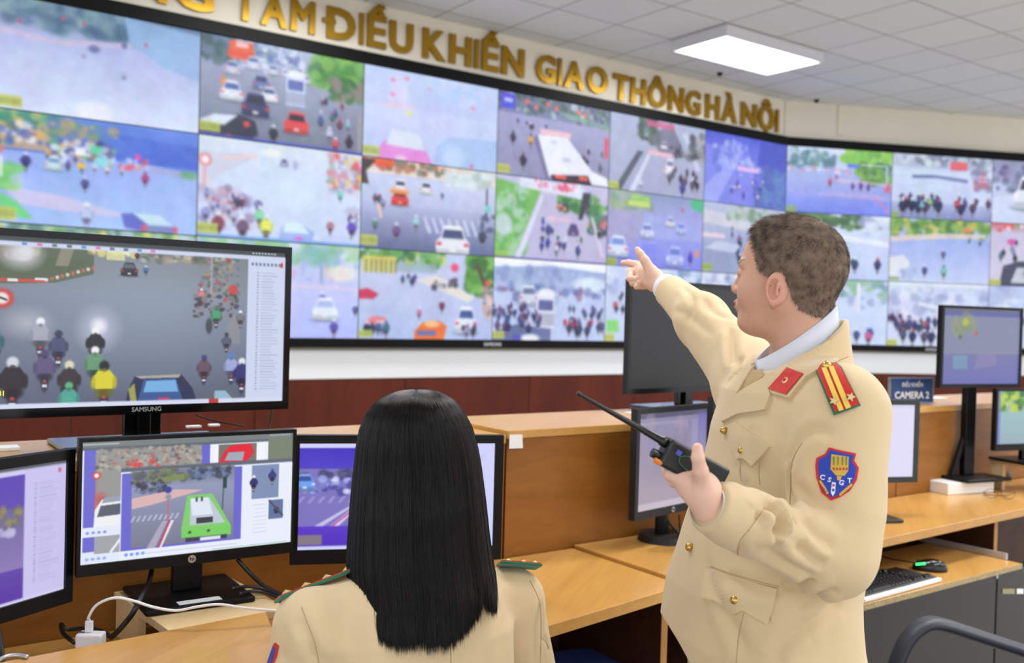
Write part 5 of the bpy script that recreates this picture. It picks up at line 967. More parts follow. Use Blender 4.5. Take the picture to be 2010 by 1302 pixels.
def net(f, lo, hi, h, B=8, fac=1.3, newton=2):
    lo, hi = np.array(lo, float), np.array(hi, float)
    n = (np.ceil((hi - lo) / h / B).astype(int)) * B; nb = n // B
    c = [lo[i] + (np.arange(nb[i]) + .5) * B * h for i in range(3)]
    X, Y, Z = np.meshgrid(*c, indexing='ij'); P = np.stack([X, Y, Z], -1).reshape(-1, 3); d = f(P).reshape(nb)
    act = np.abs(d) < B * h * .87 * fac
    D_ = np.repeat(np.repeat(np.repeat(d, B, 0), B, 1), B, 2).astype(np.float32)
    loc = np.stack(np.meshgrid(*[(np.arange(B) + .5) * h] * 3, indexing='ij'), -1).reshape(-1, 3)
    idx = np.argwhere(act)
    for s in range(0, len(idx), 256):
        I = idx[s:s + 256]; o = lo + I * B * h
        v = f((o[:, None, :] + loc[None]).reshape(-1, 3)).reshape(len(I), B, B, B)
        for k, (i, j, l) in enumerate(I): D_[i * B:i * B + B, j * B:j * B + B, l * B:l * B + B] = v[k]
    org = lo + .5 * h
    s = D_ < 0
    cs = np.zeros(np.array(D_.shape) - 1, np.int8); acc = np.zeros(cs.shape + (3,), np.float32)
    off = [(i, j, k) for i in (0, 1) for j in (0, 1) for k in (0, 1)]
    def sub(A_, o): return A_[o[0]:A_.shape[0] - 1 + o[0], o[1]:A_.shape[1] - 1 + o[1], o[2]:A_.shape[2] - 1 + o[2]]
    any_ = np.zeros(cs.shape, bool); s0 = sub(s, (0, 0, 0))
    for o in off[1:]: any_ |= sub(s, o) != s0
    cells = np.argwhere(any_); num = len(cells); pos = np.zeros((num, 3)); cnt = np.zeros(num)
    val = {o: D_[cells[:, 0] + o[0], cells[:, 1] + o[1], cells[:, 2] + o[2]].astype(float) for o in off}
    for o in off:
        for ax in range(3):
            if o[ax] == 0:
                q = list(o); q[ax] = 1; q = tuple(q); a, b = val[o], val[q]; m = (a < 0) != (b < 0)
                t = np.where(m, a / np.where(m, a - b, 1), 0); base = np.tile(np.array(o, float), (num, 1)); base[:, ax] += t
                pos[m] += base[m]; cnt[m] += 1
    V_ = org + (cells + pos / np.maximum(cnt, 1)[:, None]) * h
    ids = -np.ones(cs.shape, np.int64); ids[tuple(cells.T)] = np.arange(num)
    F_ = []
    for ax in range(3):
        sl0 = [slice(None)] * 3; sl1 = [slice(None)] * 3; sl0[ax] = slice(0, -1); sl1[ax] = slice(1, None)
        e = s[tuple(sl0)] != s[tuple(sl1)]; E_ = np.argwhere(e); a1, a2 = (ax + 1) % 3, (ax + 2) % 3
        ok = (E_[:, a1] > 0) & (E_[:, a2] > 0) & (E_[:, a1] < ids.shape[a1]) & (E_[:, a2] < ids.shape[a2]); E_ = E_[ok]
        def g(d1, d2):
            q = E_.copy(); q[:, a1] -= d1; q[:, a2] -= d2; return ids[tuple(q.T)]
        q = np.stack([g(1, 1), g(0, 1), g(0, 0), g(1, 0)], 1); ins = s[tuple(E_.T)]
        q[~ins] = q[~ins][:, ::-1]; q = q[(q >= 0).all(1)]; F_.append(q)
    F_ = np.concatenate(F_)
    for _ in range(newton):
        d0 = f(V_); g = np.stack([f(V_ + np.eye(3)[i] * h * .3) - f(V_ - np.eye(3)[i] * h * .3) for i in range(3)], 1) / (.6 * h)
        gn = (g * g).sum(1) + 1e-6; st = -g * (d0 / gn)[:, None]; L = np.linalg.norm(st, axis=1, keepdims=True); V_ += st * np.minimum(1, h * .6 / (L + 1e-9))
    return V_, F_
def vnormals(V_, F_):
    n = np.cross(V_[F_[:, 2]] - V_[F_[:, 0]], V_[F_[:, 3]] - V_[F_[:, 1]]); N = np.zeros_like(V_)
    for k in range(4): np.add.at(N, F_[:, k], n)
    return N / (np.linalg.norm(N, axis=1, keepdims=True) + 1e-12)
def smoothnoise(P, s, seed):
    R2 = np.random.RandomState(seed); out = np.zeros(len(P))
    for k in range(10):
        d = R2.normal(size=3); d /= np.linalg.norm(d); out += np.sin(P @ d * s * R2.uniform(.6, 1.6) + R2.uniform(0, 6.28))
    return out / 4
def bvh_of(V_, F_): return BVHTree.FromPolygons([tuple(v) for v in V_], [tuple(int(i) for i in f) for f in F_])
def hit(bv, px, py, lo=0.0):
    d = ray(px, py).normalized(); h_ = bv.ray_cast(CAM + d * lo, d)
    return h_
def cast_pts(bv, pts):
    """camera-ray feet on the surface; misses take the nearest surface point"""
    out = []
    last = None
    for px, py in pts:
        h_ = hit(bv, px, py)
        if h_[0] is None:
            if last is not None:
                q = at(px, py, last.y); h_ = bv.find_nearest(q)
            else: continue
        last = h_[0]; out.append((h_[0], h_[1]))
    return out
def catmull(P_, sub=6):
    P_ = [np.array(p, float) for p in P_]; out = []
    for i in range(len(P_) - 1):
        p0, p1, p2, p3 = P_[max(i - 1, 0)], P_[i], P_[i + 1], P_[min(i + 2, len(P_) - 1)]
        for k in range(sub):
            t = k / sub; out.append(.5 * (2 * p1 + (p2 - p0) * t + (2 * p0 - 5 * p1 + 4 * p2 - p3) * t * t + (3 * p1 - p0 - 3 * p2 + p3) * t ** 3))
    out.append(P_[-1]); return out
def seg_dist(P, line):
    d = np.full(len(P), 9.0); tt = np.zeros(len(P)); n = len(line) - 1
    for i in range(n):
        a, b = line[i], line[i + 1]; ab = b - a; t = np.clip(((P - a) @ ab) / (ab @ ab + 1e-12), 0, 1)
        q = np.linalg.norm(P - a - t[:, None] * ab, axis=1); m = q < d; d[m] = q[m]; tt[m] = (i + t[m]) / n
    return d, tt
def crease(V_, F_, N, bv, px, depth=.006, w=.008, rise=.5, side=0):
    """a fold running along a line on the surface"""
    L = [A3(h_[0]) for h_ in cast_pts(bv, catmull(px, 4))]
    if len(L) < 2: return
    c = np.mean(L, 0); rad = max(np.linalg.norm(l - c) for l in L) + w * 5
    I = np.where(np.linalg.norm(V_ - c, axis=1) < rad)[0]; d, t = seg_dist(V_[I], L)
    fade = np.clip(np.sin(np.pi * np.clip(t, .02, .98)) * 1.8, 0, 1)
    disp = (-depth * np.exp(-(d / w) ** 2) + rise * depth * np.exp(-((d - 2.3 * w) / (1.2 * w)) ** 2)) * fade
    V_[I] += N[I] * disp[:, None]
def decal(name, bv, poly, m, parent, off=.002, th=.0015, step=6, tris=None, pts=None):
    """a patch of cloth/metal lying on a surface, its outline given as seen in the photograph"""
    if tris is None:
        P2 = []; n = len(poly)
        for i in range(n):
            a, b = np.array(poly[i], float), np.array(poly[(i + 1) % n], float); k = max(1, int(np.linalg.norm(b - a) / step))
            P2 += [a + (b - a) * j / k for j in range(k)]
        nb = len(P2); A_ = np.array(P2); x0, y0 = A_.min(0); x1, y1 = A_.max(0)
        def inside(x, y):
            c = False
            for i in range(nb):
                (xa, ya), (xb, yb) = P2[i], P2[(i + 1) % nb]
                if (ya > y) != (yb > y) and x < (xb - xa) * (y - ya) / (yb - ya) + xa: c = not c
            return c
        y = y0 + step / 2
        while y < y1:
            x = x0 + step / 2
            while x < x1:
                if inside(x, y) and min(np.hypot(A_[:, 0] - x, A_[:, 1] - y)) > step * .45: P2.append(np.array([x, y]))
                x += step
            y += step
        r = geometry.delaunay_2d_cdt([Vector((float(p[0]), float(p[1]))) for p in P2], [], [list(range(nb))], 1, 1e-6)
        vs = [(v.x, v.y) for v in r[0]]; fs = [tuple(f) for f in r[2]]
    else: vs, fs = pts, tris
    B_ = []; Nn = []; ok = []
    for x, y in vs:
        h_ = hit(bv, x, y); ok.append(h_[0] is not None)
        B_.append(A3(h_[0]) if h_[0] is not None else None); Nn.append(A3(h_[1]) if h_[0] is not None else None)
    good = [i for i in range(len(vs)) if ok[i]]
    if not good: return None
    for i in range(len(vs)):
        if not ok[i]:
            j = min(good, key=lambda g: (vs[g][0] - vs[i][0]) ** 2 + (vs[g][1] - vs[i][1]) ** 2)
            q = at(vs[i][0], vs[i][1], B_[j][1]); B_[i] = A3(q); Nn[i] = Nn[j]
    B_ = np.array(B_); Nn = np.array(Nn); tocam = np.array(CAM) - B_; tocam /= np.linalg.norm(tocam, axis=1, keepdims=True)
    nm = Nn.mean(0); nm /= np.linalg.norm(nm); Nn = Nn * .5 + nm * .5
    # keep steep spots from shooting off
    Nn /= np.linalg.norm(Nn, axis=1, keepdims=True)
    top = B_ + Nn * (off + th); bot = B_ + Nn * (off - .004 if off < .004 else off)
    n = len(vs); F_ = []
    from collections import Counter
    ec = Counter()
    for f in fs:
        for i in range(len(f)): ec[(f[i], f[(i + 1) % len(f)])] += 1
    # orient towards the camera
    f0 = fs[0]; nn = np.cross(top[f0[1]] - top[f0[0]], top[f0[2]] - top[f0[0]]); flip = nn @ tocam[f0[0]] < 0
    for f in fs:
        F_.append(tuple(f[::-1]) if flip else tuple(f)); F_.append(tuple(i + n for i in (f if flip else f[::-1])))
    for (a, b) in ec:
        if (b, a) not in ec:
            F_.append((a, b, b + n, a + n) if flip else (b, a, a + n, b + n))
    mb = MB(); mb.add([tuple(v) for v in top] + [tuple(v) for v in bot], F_)
    return obj(name, mb, m, parent, smooth=False)
def disc_decal(name, bv, px, py, r, h, m, parent, n=20, dome=0.4):
    h_ = hit(bv, px, py)
    if h_[0] is None: return
    p, nn = h_[0], h_[1].normalized(); mb = MB()
    mb.tube([p - nn * .002, p + nn * h * .5, p + nn * h * .85, p + nn * h], [r, r, r * .75, r * .25], n); return obj(name, mb, m, parent, smooth=True)
def seam(bv, px, parent, m, r=.0006):
    P_ = [V(*(A3(a) + A3(n) * .0004)) for a, n in cast_pts(bv, catmull(px, 6))]
    if len(P_) < 2: return
    mb = MB(); mb.tube(P_, r, 5); return obj('seam', mb, m, parent, smooth=True)
def text_decal(body, bv, cx, cy, hpx, ang, m, parent, sx=1.0, off=.003):
    mbt = text_mb(body, height=1, extrude=0, bold=.03); v = np.array(mbt.v); keep = {}
    pts = []; idx = []
    xs, ys = v[:, 0], v[:, 2]; x0 = (xs.min() + xs.max()) / 2; y0 = .5
    ca, sa = math.cos(ang), math.sin(ang)
    for x, y in zip(xs, ys):
        X = (x - x0) * hpx * sx; Y = -(y - y0) * hpx; q = (round(cx + X * ca - Y * sa, 3), round(cy + X * sa + Y * ca, 3))
        if q not in keep: keep[q] = len(pts); pts.append(q)
        idx.append(keep[q])
    fs = []
    seen = set()
    for f in mbt.f:
        g = []
        for i in f:
            k = idx[i]
            if k not in g: g.append(k)
        if len(g) >= 3 and tuple(sorted(g)) not in seen: seen.add(tuple(sorted(g))); fs.append(tuple(g))
    return decal('lettering', bv, None, m, parent, off=off, th=.0008, tris=fs, pts=pts)

def skin_mat(name):
    m = bpy.data.materials.new(name); m.use_nodes = True; nt = m.node_tree; b = nt.nodes['Principled BSDF']
    a = nt.nodes.new('ShaderNodeAttribute'); a.attribute_name = 'Col'; tc = nt.nodes.new('ShaderNodeTexCoord')
    n = nt.nodes.new('ShaderNodeTexNoise'); n.inputs['Scale'].default_value = 45; n.inputs['Detail'].default_value = 3
    r = nt.nodes.new('ShaderNodeMapRange'); r.inputs['To Min'].default_value = .92; r.inputs['To Max'].default_value = 1.08
    mx = nt.nodes.new('ShaderNodeVectorMath'); mx.operation = 'SCALE'
    nt.links.new(tc.outputs['Object'], n.inputs['Vector']); nt.links.new(n.outputs['Fac'], r.inputs['Value']); nt.links.new(a.outputs['Color'], mx.inputs[0]); nt.links.new(r.outputs['Result'], mx.inputs['Scale'])
    nt.links.new(mx.outputs['Vector'], b.inputs['Base Color']); b.inputs['Roughness'].default_value = .48
    b.inputs['Subsurface Weight'].default_value = .12; b.inputs['Subsurface Radius'].default_value = (.01, .004, .002); b.inputs['Subsurface Scale'].default_value = .6
    n2 = nt.nodes.new('ShaderNodeTexNoise'); n2.inputs['Scale'].default_value = 700; bp = nt.nodes.new('ShaderNodeBump'); bp.inputs['Strength'].default_value = .12; bp.inputs['Distance'].default_value = .001
    nt.links.new(tc.outputs['Object'], n2.inputs['Vector']); nt.links.new(n2.outputs['Fac'], bp.inputs['Height']); nt.links.new(bp.outputs['Normal'], b.inputs['Normal'])
    return m
SKIN = skin_mat('skin')
def cloth(name, color, sc=900):
    m = mat(name, color, .85, noise=(3.0, .03), sheen=.25, bump=(sc, .22)); return m
KHAKI = cloth('khaki_wool', (216, 192, 150)); SEAM = mat('khaki_stitch', (182, 154, 110), .9); SHIRT = cloth('white_shirt', (222, 226, 238)); TIE = cloth('tan_tie', (188, 158, 110))
TROU = cloth('khaki_trousers', (200, 172, 128)); SHOE = mat('black_leather', (20, 18, 18), .3)
RED = cloth('red_felt', (206, 38, 34)); YEL = mat('yellow_braid', (240, 206, 92), .6); GRN = cloth('green_piping', (30, 112, 78)); BLU = cloth('blue_felt', (38, 66, 178))
GOLDB = mat('gold_button', (214, 176, 96), .25, .9); PALEG = mat('pale_gold_star', (232, 214, 160), .4, .5)

def hair_mat(name, c1, c2, rough=.4, spec=.5):
    m = bpy.data.materials.new(name); m.use_nodes = True; nt = m.node_tree; b = nt.nodes['Principled BSDF']
    tc = nt.nodes.new('ShaderNodeTexCoord'); n = nt.nodes.new('ShaderNodeTexNoise'); n.inputs['Scale'].default_value = 60
    r = nt.nodes.new('ShaderNodeValToRGB'); r.color_ramp.elements[0].position = .35; r.color_ramp.elements[1].position = .7; r.color_ramp.elements[0].color = rgb(*c1); r.color_ramp.elements[1].color = rgb(*c2)
    nt.links.new(tc.outputs['Object'], n.inputs['Vector']); nt.links.new(n.outputs['Fac'], r.inputs['Fac']); nt.links.new(r.outputs['Color'], b.inputs['Base Color'])
    b.inputs['Roughness'].default_value = rough; b.inputs['Specular IOR Level'].default_value = spec; return m
def curves(name, lines, radii, m, parent):
    """strands: lines array (n, k, 3) in world space; radii (k,)"""
    n, k = lines.shape[:2]; I = np.array(MW[parent.name].inverted()); P = lines.reshape(-1, 3) @ I[:3, :3].T + I[:3, 3]
    c = bpy.data.hair_curves.new(name); c.add_curves([k] * n); c.position_data.foreach_set('vector', P.astype(np.float32).ravel())
    ra = c.attributes.get('radius') or c.attributes.new('radius', 'FLOAT', 'POINT'); ra.data.foreach_set('value', np.tile(radii, n).astype(np.float32))
    c.materials.append(m); o = bpy.data.objects.new(name, c); COL.objects.link(o); o.parent = parent; MW[o.name] = MW[parent.name]; return o

def frame3(fwd, up=(0, 0, 1), pitch=0.0):
    F = np.array(fwd, float); F /= np.linalg.norm(F); up = np.array(up, float); L = np.cross(up, F); L /= np.linalg.norm(L); U_ = np.cross(F, L)
    F2 = F * math.cos(pitch) + U_ * math.sin(pitch); U2 = U_ * math.cos(pitch) - F * math.sin(pitch); return np.array([F2, L, U2])   # rows
def head_sdf(B, c, s, male=True):
    """head in its own frame: x forward, y left, z up; B rows = axes, c centre, s scale"""
    c = A3(c)
    ear = []
    def f(p):
        q = ((p - c) @ B.T) / s; y = q[:, 1].copy(); a = np.abs(y); m = np.stack([q[:, 0], a, q[:, 2]], 1)
        d = el(q, (-.012, 0, .034), (.100, .078, .084)); d = su(d, el(q, (-.05, 0, .008), (.060, .064, .066)), .03)
        d = su(d, el(q, (.034, 0, -.028), (.056, .060, .086)), .03)
        d = su(d, rc(m, (-.004, .050, -.060), (.050, .026, -.096), .020, .018), .028); d = su(d, el(q, (.068, 0, -.100), (.020, .024, .016)), .018)
        d = su(d, el(m, (.046, .040, -.040), (.034, .026, .036)), .025)
        d = su(d, el(m, (.076, .026, .016), (.014, .026, .009)), .014)
        d = ss(d, el(m, (.098, .033, -.002), (.017, .019, .012)), .016); d = su(d, el(m, (.077, .032, -.002), (.0125, .0145, .0115)), .004)
        d = su(d, rc(q, (.084, 0, .010), (.099, 0, -.030), .0075, .0105), .012); d = su(d, el(q, (.099, 0, -.034), (.012, .012, .010)), .006); d = su(d, el(m, (.090, .014, -.037), (.011, .008, .0085)), .006)
        d = su(d, el(q, (.080, 0, -.066), (.018, .030, .018)), .014); d = su(d, el(q, (.094, 0, -.061), (.008, .022, .0052)), .004); d = su(d, el(q, (.092, 0, -.071), (.0085, .019, .0060)), .004)
        d = ss(d, el(q, (.104, 0, -.0662), (.012, .024, .0016)), .004)
        # ears and the soft underside of the chin
        d = su(d, el(q, (.030, 0, -.100), (.046, .046, .026)), .03) if male else d
        E1 = frame3((.35, .94, 0)); e = el(m, (-.008, .080, -.030), (.007, .0200, .032), frame3((-.45, .9, 0))); 
        e = su(e, el(m, (-.002, .077, -.056), (.006, .010, .012)), .008)
        e = ss(e, el(m, (-.006, .0870, -.032), (.0095, .0120, .021), frame3((-.38, .92, 0))), .003); e = su(e, rc(m, (-.012, .0835, -.020), (-.010, .0825, -.042), .0032, .0028), .003)
        e = su(e, el(m, (.007, .077, -.034), (.005, .005, .008)), .004)
        d = su(d, e, .006)
        d = su(d, rc(q, (-.030, 0, -.05), (-.050, 0, -.16), .058 if male else .05, .062 if male else .05), .03)
        return d * s
    return f

def build_body(name, label, pieces, colf, cat='person'):
    """joins the visible skin pieces and the hidden core into ONE mesh object"""
    VV = []; FF = []; k = 0
    for (f, lo, hi, h) in pieces:
        v, fa = net(f, lo, hi, h); VV.append(v); FF.append(fa + k); k += len(v)
    Vb = np.concatenate(VV); Fb = np.concatenate(FF)
    o = npobj(name, Vb, Fb, SKIN, None, colors=colf(Vb)); tag(o, label, cat); return o, Vb, Fb
def section_sdf(secs, exp=2.4):
    """torso: secs list of (z, cx, cy, half_width, half_depth, ux, uy) u = left direction"""
    S_ = np.array(secs, float); S_ = S_[np.argsort(S_[:, 0])]
    zz = S_[:, 0]
    def f(p):
        z = np.clip(p[:, 2], zz[0], zz[-1]); g = [np.interp(z, zz, S_[:, i]) for i in range(1, 7)]
        dx, dy = p[:, 0] - g[0], p[:, 1] - g[1]; n = np.hypot(g[4], g[5]); ux, uy = g[4] / n, g[5] / n
        a = np.abs(dx * ux + dy * uy) / g[2]; b = np.abs(dx * uy - dy * ux) / g[3]
        k = (a ** exp + b ** exp) ** (1 / exp); d = (k - 1) * np.minimum(g[2], g[3]) * 1.1
        dz = np.maximum(np.maximum(zz[0] - p[:, 2], p[:, 2] - zz[-1]), -9)
        return np.where(dz > 0, np.hypot(np.maximum(d, 0), dz), np.maximum(d, dz))
    return f

# ================================================================ the standing man
FH = (-.84, .545, 0); MB_ = frame3(FH, pitch=math.radians(3)); HC = A3(at(1543, 540, 1.775)); HS = .915
mh = head_sdf(MB_, HC, HS)
nb = at(1566, 712, 1.775)                                  # base of the neck
SLm = at(1652, 806, 1.61); ELm = at(1634, 1090, 1.545); WLm = at(1392, 997, 1.435)
SRm = at(1478, 748, 1.95); ERm = at(1378, 628, 2.17); WRm = at(1303, 563, 2.36)
sc = []
for y, xl, xr, b_, w_, lx, ly in ((735, 1485, 1640, .082, .145, .2, -.98), (770, 1440, 1680, .108, .178, .2, -.98), (850, 1412, 1696, .128, .192, .2, -.98), (940, 1396, 1694, .136, .196, .22, -.97), (1060, 1352, 1674, .146, .19, .27, -.96), (1150, 1327, 1655, .150, .195, .31, -.95), (1240, 1313, 1664, .158, .207, .31, -.95), (1330, 1318, 1682, .166, .214, .31, -.95)):
    c = at((xl + xr) / 2, y, 1.775); sc.append((c.z, c.x, c.y, w_, b_, lx, ly))
tors = section_sdf(sc)
def man_core(p):
    d = rc(p, nb - V(0, 0, .11), at(1500, 1240, 1.775), .08, .11); d = su(d, rc(p, nb - V(0, 0, .05), SLm, .05, .045), .04); d = su(d, rc(p, nb - V(0, 0, .05), SRm, .05, .045), .04)
    d = su(d, rc(p, SLm, ELm, .044, .038), .02); d = su(d, rc(p, ELm, WLm, .038, .026), .02); d = su(d, rc(p, SRm, ERm, .044, .036), .02); d = su(d, rc(p, ERm, WRm, .034, .024), .02)
    d = su(d, rc(p, nb, HC + MB_[0] * -.04 - MB_[2] * .1, .054, .050), .02)
    for s_ in (-1, 1):
        hp_ = A3(at(1500, 1290, 1.775)) + np.array([.31, -.95, 0]) * s_ * .09; ft = hp_.copy(); ft[2] = .09; kn = (hp_ + ft) / 2
        d = su(d, rc(p, hp_, kn, .085, .055), .04); d = su(d, rc(p, kn, ft, .052, .036), .02)
    return d
# left hand around the radio
def P(px, py, Y): return A3(at(px, py, Y))
def lhand(p):
    d = rc(p, WLm, P(1382, 972, 1.43), .026, .027); d = su(d, el(p, P(1368, 952, 1.435), (.028, .017, .024)), .015); d = su(d, rc(p, P(1380, 966, 1.435), P(1348, 950, 1.445), .021, .016), .015)
    d = su(d, rc(p, P(1380, 957, 1.42), P(1375, 925, 1.400), .0155, .0108), .012); d = su(d, rc(p, P(1375, 925, 1.400), P(1370, 899, 1.392), .0108, .0095), .005); d = su(d, rc(p, P(1370, 899, 1.392), P(1369, 880, 1.393), .0095, .0076), .003)
    for k, (x0, y0, x1, y1, x2, y2, Y0, Y1, Y2) in enumerate(((1346, 943, 1316, 931, 1306, 912, 1.43, 1.445, 1.475), (1352, 950, 1324, 944, 1318, 912, 1.45, 1.475, 1.49), (1362, 960, 1340, 956, 1336, 920, 1.46, 1.49, 1.50), (1374, 968, 1356, 965, 1352, 935, 1.465, 1.50, 1.505))):
        r = (.0105, .0105, .010, .009)[k]
        d = su(d, rc(p, P(x0, y0, Y0), P(x1, y1, Y1), r * 1.15, r), .008); d = su(d, rc(p, P(x1, y1, Y1), P(x2, y2, Y2), r, r * .8), .003)
    return d
def rhand(p):
    d = rc(p, WRm, P(1290, 553, 2.385), .0235, .022); d = su(d, el(p, P(1271, 541, 2.42), (.030, .026, .028)), .018); d = su(d, rc(p, P(1284, 543, 2.39), P(1262, 527, 2.44), .020, .0165), .014); d = su(d, rc(p, P(1284, 556, 2.39), P(1268, 550, 2.42), .021, .016), .014)
    # index finger pointing, three joints
    d = su(d, rc(p, P(1264, 526, 2.44), P(1246, 519, 2.475), .0125, .0105), .010); d = su(d, rc(p, P(1246, 519, 2.475), P(1234, 516.5, 2.495), .0100, .0090), .003); d = su(d, rc(p, P(1234, 516.5, 2.495), P(1223, 516, 2.515), .0090, .0072), .003)
    # thumb up
    d = su(d, rc(p, P(1280, 537, 2.38), P(1266, 512, 2.385), .0155, .0115), .012); d = su(d, rc(p, P(1266, 512, 2.385), P(1257, 499, 2.39), .0110, .0098), .004); d = su(d, rc(p, P(1257, 499, 2.39), P(1251, 490, 2.395), .0098, .0072), .003)
    # curled middle, ring, little finger
    d = su(d, rc(p, P(1258, 534, 2.44), P(1239, 533, 2.455), .0110, .0098), .006); d = su(d, rc(p, P(1239, 533, 2.455), P(1237, 547, 2.43), .0098, .0090), .003); d = su(d, rc(p, P(1237, 547, 2.43), P(1250, 548, 2.41), .0088, .0078), .003)
    d = su(d, rc(p, P(1260, 546, 2.44), P(1243, 546, 2.45), .0105, .0092), .006); d = su(d, rc(p, P(1243, 546, 2.45), P(1242, 556, 2.425), .0090, .0084), .003); d = su(d, rc(p, P(1242, 556, 2.425), P(1255, 555, 2.405), .0082, .0074), .003)
    d = su(d, rc(p, P(1276, 558, 2.42), P(1262, 562, 2.42), .0095, .0085), .006); d = su(d, rc(p, P(1262, 562, 2.42), P(1249, 563, 2.405), .0082, .0070), .003)
    return d
def bb(pts, pad):
    a = np.array([A3(p) for p in pts]); return a.min(0) - pad, a.max(0) + pad
def in_head(V_): return ((V_ - HC) @ MB_.T) / HS
def man_col(V_):
    q = in_head(V_); n = len(V_); c = np.tile(lin((232, 190, 168)), (n, 1))
    hd = (np.abs(q) < (.14, .12, .2)).all(1)
    c[hd] = lin((208, 160, 134)) ; a = np.abs(q[:, 1])
    ear_ = hd & (a > .072) & (q[:, 2] > -.078) & (q[:, 2] < .015) & (q[:, 0] > -.042) & (q[:, 0] < .024); c[ear_] = lin((216, 160, 138))
    lip = hd & (q[:, 0] > .088) & (q[:, 2] < -.055) & (q[:, 2] > -.079) & (a < .024); c[lip] = lin((186, 124, 108))
    brow = hd & (q[:, 0] > .066) & (np.abs(q[:, 2] - .021) < .005) & (a > .012) & (a < .052); c[brow] = lin((104, 82, 68))
    return c
lo, hi = HC - .16, HC + .16; lo[2] = HC[2] - .22
pieces = [(mh, lo, hi, .0025), (lhand, *bb([WLm, P(1300, 870, 1.38), P(1300, 985, 1.52)], .045), .0018), (rhand, *bb([WRm, P(1218, 480, 2.53), P(1240, 575, 2.38)], .035), .0018),
          (man_core, (.0, 1.45, .07), (.85, 2.45, 1.62), .012)]
man, Vm, Fm = build_body('person', 'standing man in a khaki uniform jacket pointing at the video wall and holding a radio', pieces, man_col)

# jacket
def jacket_m(p):
    d = tors(p)
    yk = su(rc(p, nb - V(0, 0, .045), SLm, .062, .070), rc(p, nb - V(0, 0, .045), SRm, .062, .070), .03); d = su(d, yk, .05)
    L = su(rc(p, SLm, ELm, .074, .064), rc(p, SLm + (ELm - SLm) * .15, SLm + (ELm - SLm) * .7, .070, .071), .03)
    L = su(L, rc(p, ELm, P(1440, 1018, 1.455), .064, .044), .03); L = su(L, rc(p, P(1470, 1030, 1.47), P(1385, 990, 1.43), .046, .037), .02)
    R = su(rc(p, SRm, ERm, .078, .056), rc(p, ERm, P(1318, 573, 2.325), .055, .040), .03)
    def cut(x, w0, e0, k0):
        n_ = A3(w0) - A3(e0); n_ /= np.linalg.norm(n_); return np.maximum(x, (p - A3(w0)) @ n_ - k0)
    L = cut(L, P(1400, 997, 1.438), P(1470, 1030, 1.47), .008); R = cut(R, at(1318, 573, 2.325), ERm, .008)
    d = su(d, L, .016); d = su(d, R, .03)
    # standing and turned-over collar
    q = p - A3(nb); ax = np.array([-.10, -.02, .99]); hgt = q @ ax; rad = np.linalg.norm(q - hgt[:, None] * ax * 1.0, axis=1)
    fr = (q @ np.array([-.97, .12, 0])) / (rad + 1e-6)
    r0 = .090 - .10 * (hgt - .0) * .35; col = np.abs(rad - r0) - .0065
    top = .018 - .064 * fr; col = si(col, hgt - top, .006); col = si(col, -.05 - hgt, .01)
    d = su(d, col, .018)
    n5 = np.array([-.82, 0, -.57]); d = np.maximum(d, (p - P(1314, 1238, 1.70)) @ n5)
    # open the neck
    hole = np.maximum(rad - (r0 - .010), -(hgt + .02)); d = ss(d, hole, .008)
    return d
Vj, Fj = net(jacket_m, (.10, 1.32, sc[-1][0] + .0), (.80, 2.42, 1.68), .004)
# hem: cut away at the front below the sloping hem line
Nj = vnormals(Vj, Fj); bvj = bvh_of(Vj, Fj)
Vj += Nj * (smoothnoise(Vj, 28, 4) * .0022 + smoothnoise(Vj, 60, 5) * .0007)[:, None]
folds = [  # elbow and forearm
 ([(1504, 992), (1516, 1010), (1520, 1030), (1508, 1046)], .013, .009), ([(1540, 1003), (1530, 1020), (1528, 1040), (1536, 1062)], .010, .009), ([(1558, 1020), (1540, 1030), (1522, 1050), (1512, 1075)], .008, .009),
 ([(1500, 1070), (1530, 1098), (1570, 1120), (1600, 1132)], .006, .011), ([(1560, 1065), (1590, 1095), (1622, 1112)], .007, .010), ([(1572, 1010), (1600, 1050), (1640, 1080)], .005, .012), ([(1560, 950), (1590, 985), (1640, 1000)], .004, .012),
 ([(1600, 1140), (1570, 1150), (1530, 1150)], .006, .010), ([(1480, 1015), (1500, 1000), (1512, 985)], .005, .008), ([(1452, 1085), (1461, 1050), (1500, 1000)], .003, .006),
 ([(1640, 850), (1600, 845), (1570, 870), (1556, 910)], .004, .010), ([(1556, 905), (1550, 960), (1556, 1000)], .006, .008),
 # torso
 ([(1650, 1160), (1600, 1170), (1560, 1190)], .005, .012), ([(1655, 1180), (1610, 1205), (1570, 1240)], .005, .012), ([(1385, 1090), (1400, 1150), (1440, 1230), (1470, 1300)], .004, .014), ([(1420, 1130), (1470, 1155), (1540, 1160)], .004, .012), ([(1580, 1230), (1540, 1260), (1520, 1302)], .004, .012),
 ([(1470, 835), (1480, 880), (1490, 940)], .002, .014), ([(1440, 905), (1450, 940), (1460, 965)], .0025, .01),
 # pointing sleeve
 ([(1340, 560), (1360, 590), (1352, 630)], .003, .008), ([(1435, 640), (1436, 680), (1442, 720)], .006, .010), ([(1455, 700), (1450, 725), (1440, 745)], .006, .009), ([(1320, 610), (1350, 620), (1400, 660)], .0025, .010), ([(1375, 580), (1400, 610), (1430, 625)], .003, .010)]
for ln, dp_, w_ in folds: crease(Vj, Fj, Nj, bvj, ln, dp_ * 1.35, w_ * .85)
jk = npobj('uniform_jacket', Vj, Fj, KHAKI, man)
bvj = bvh_of(Vj, Fj)

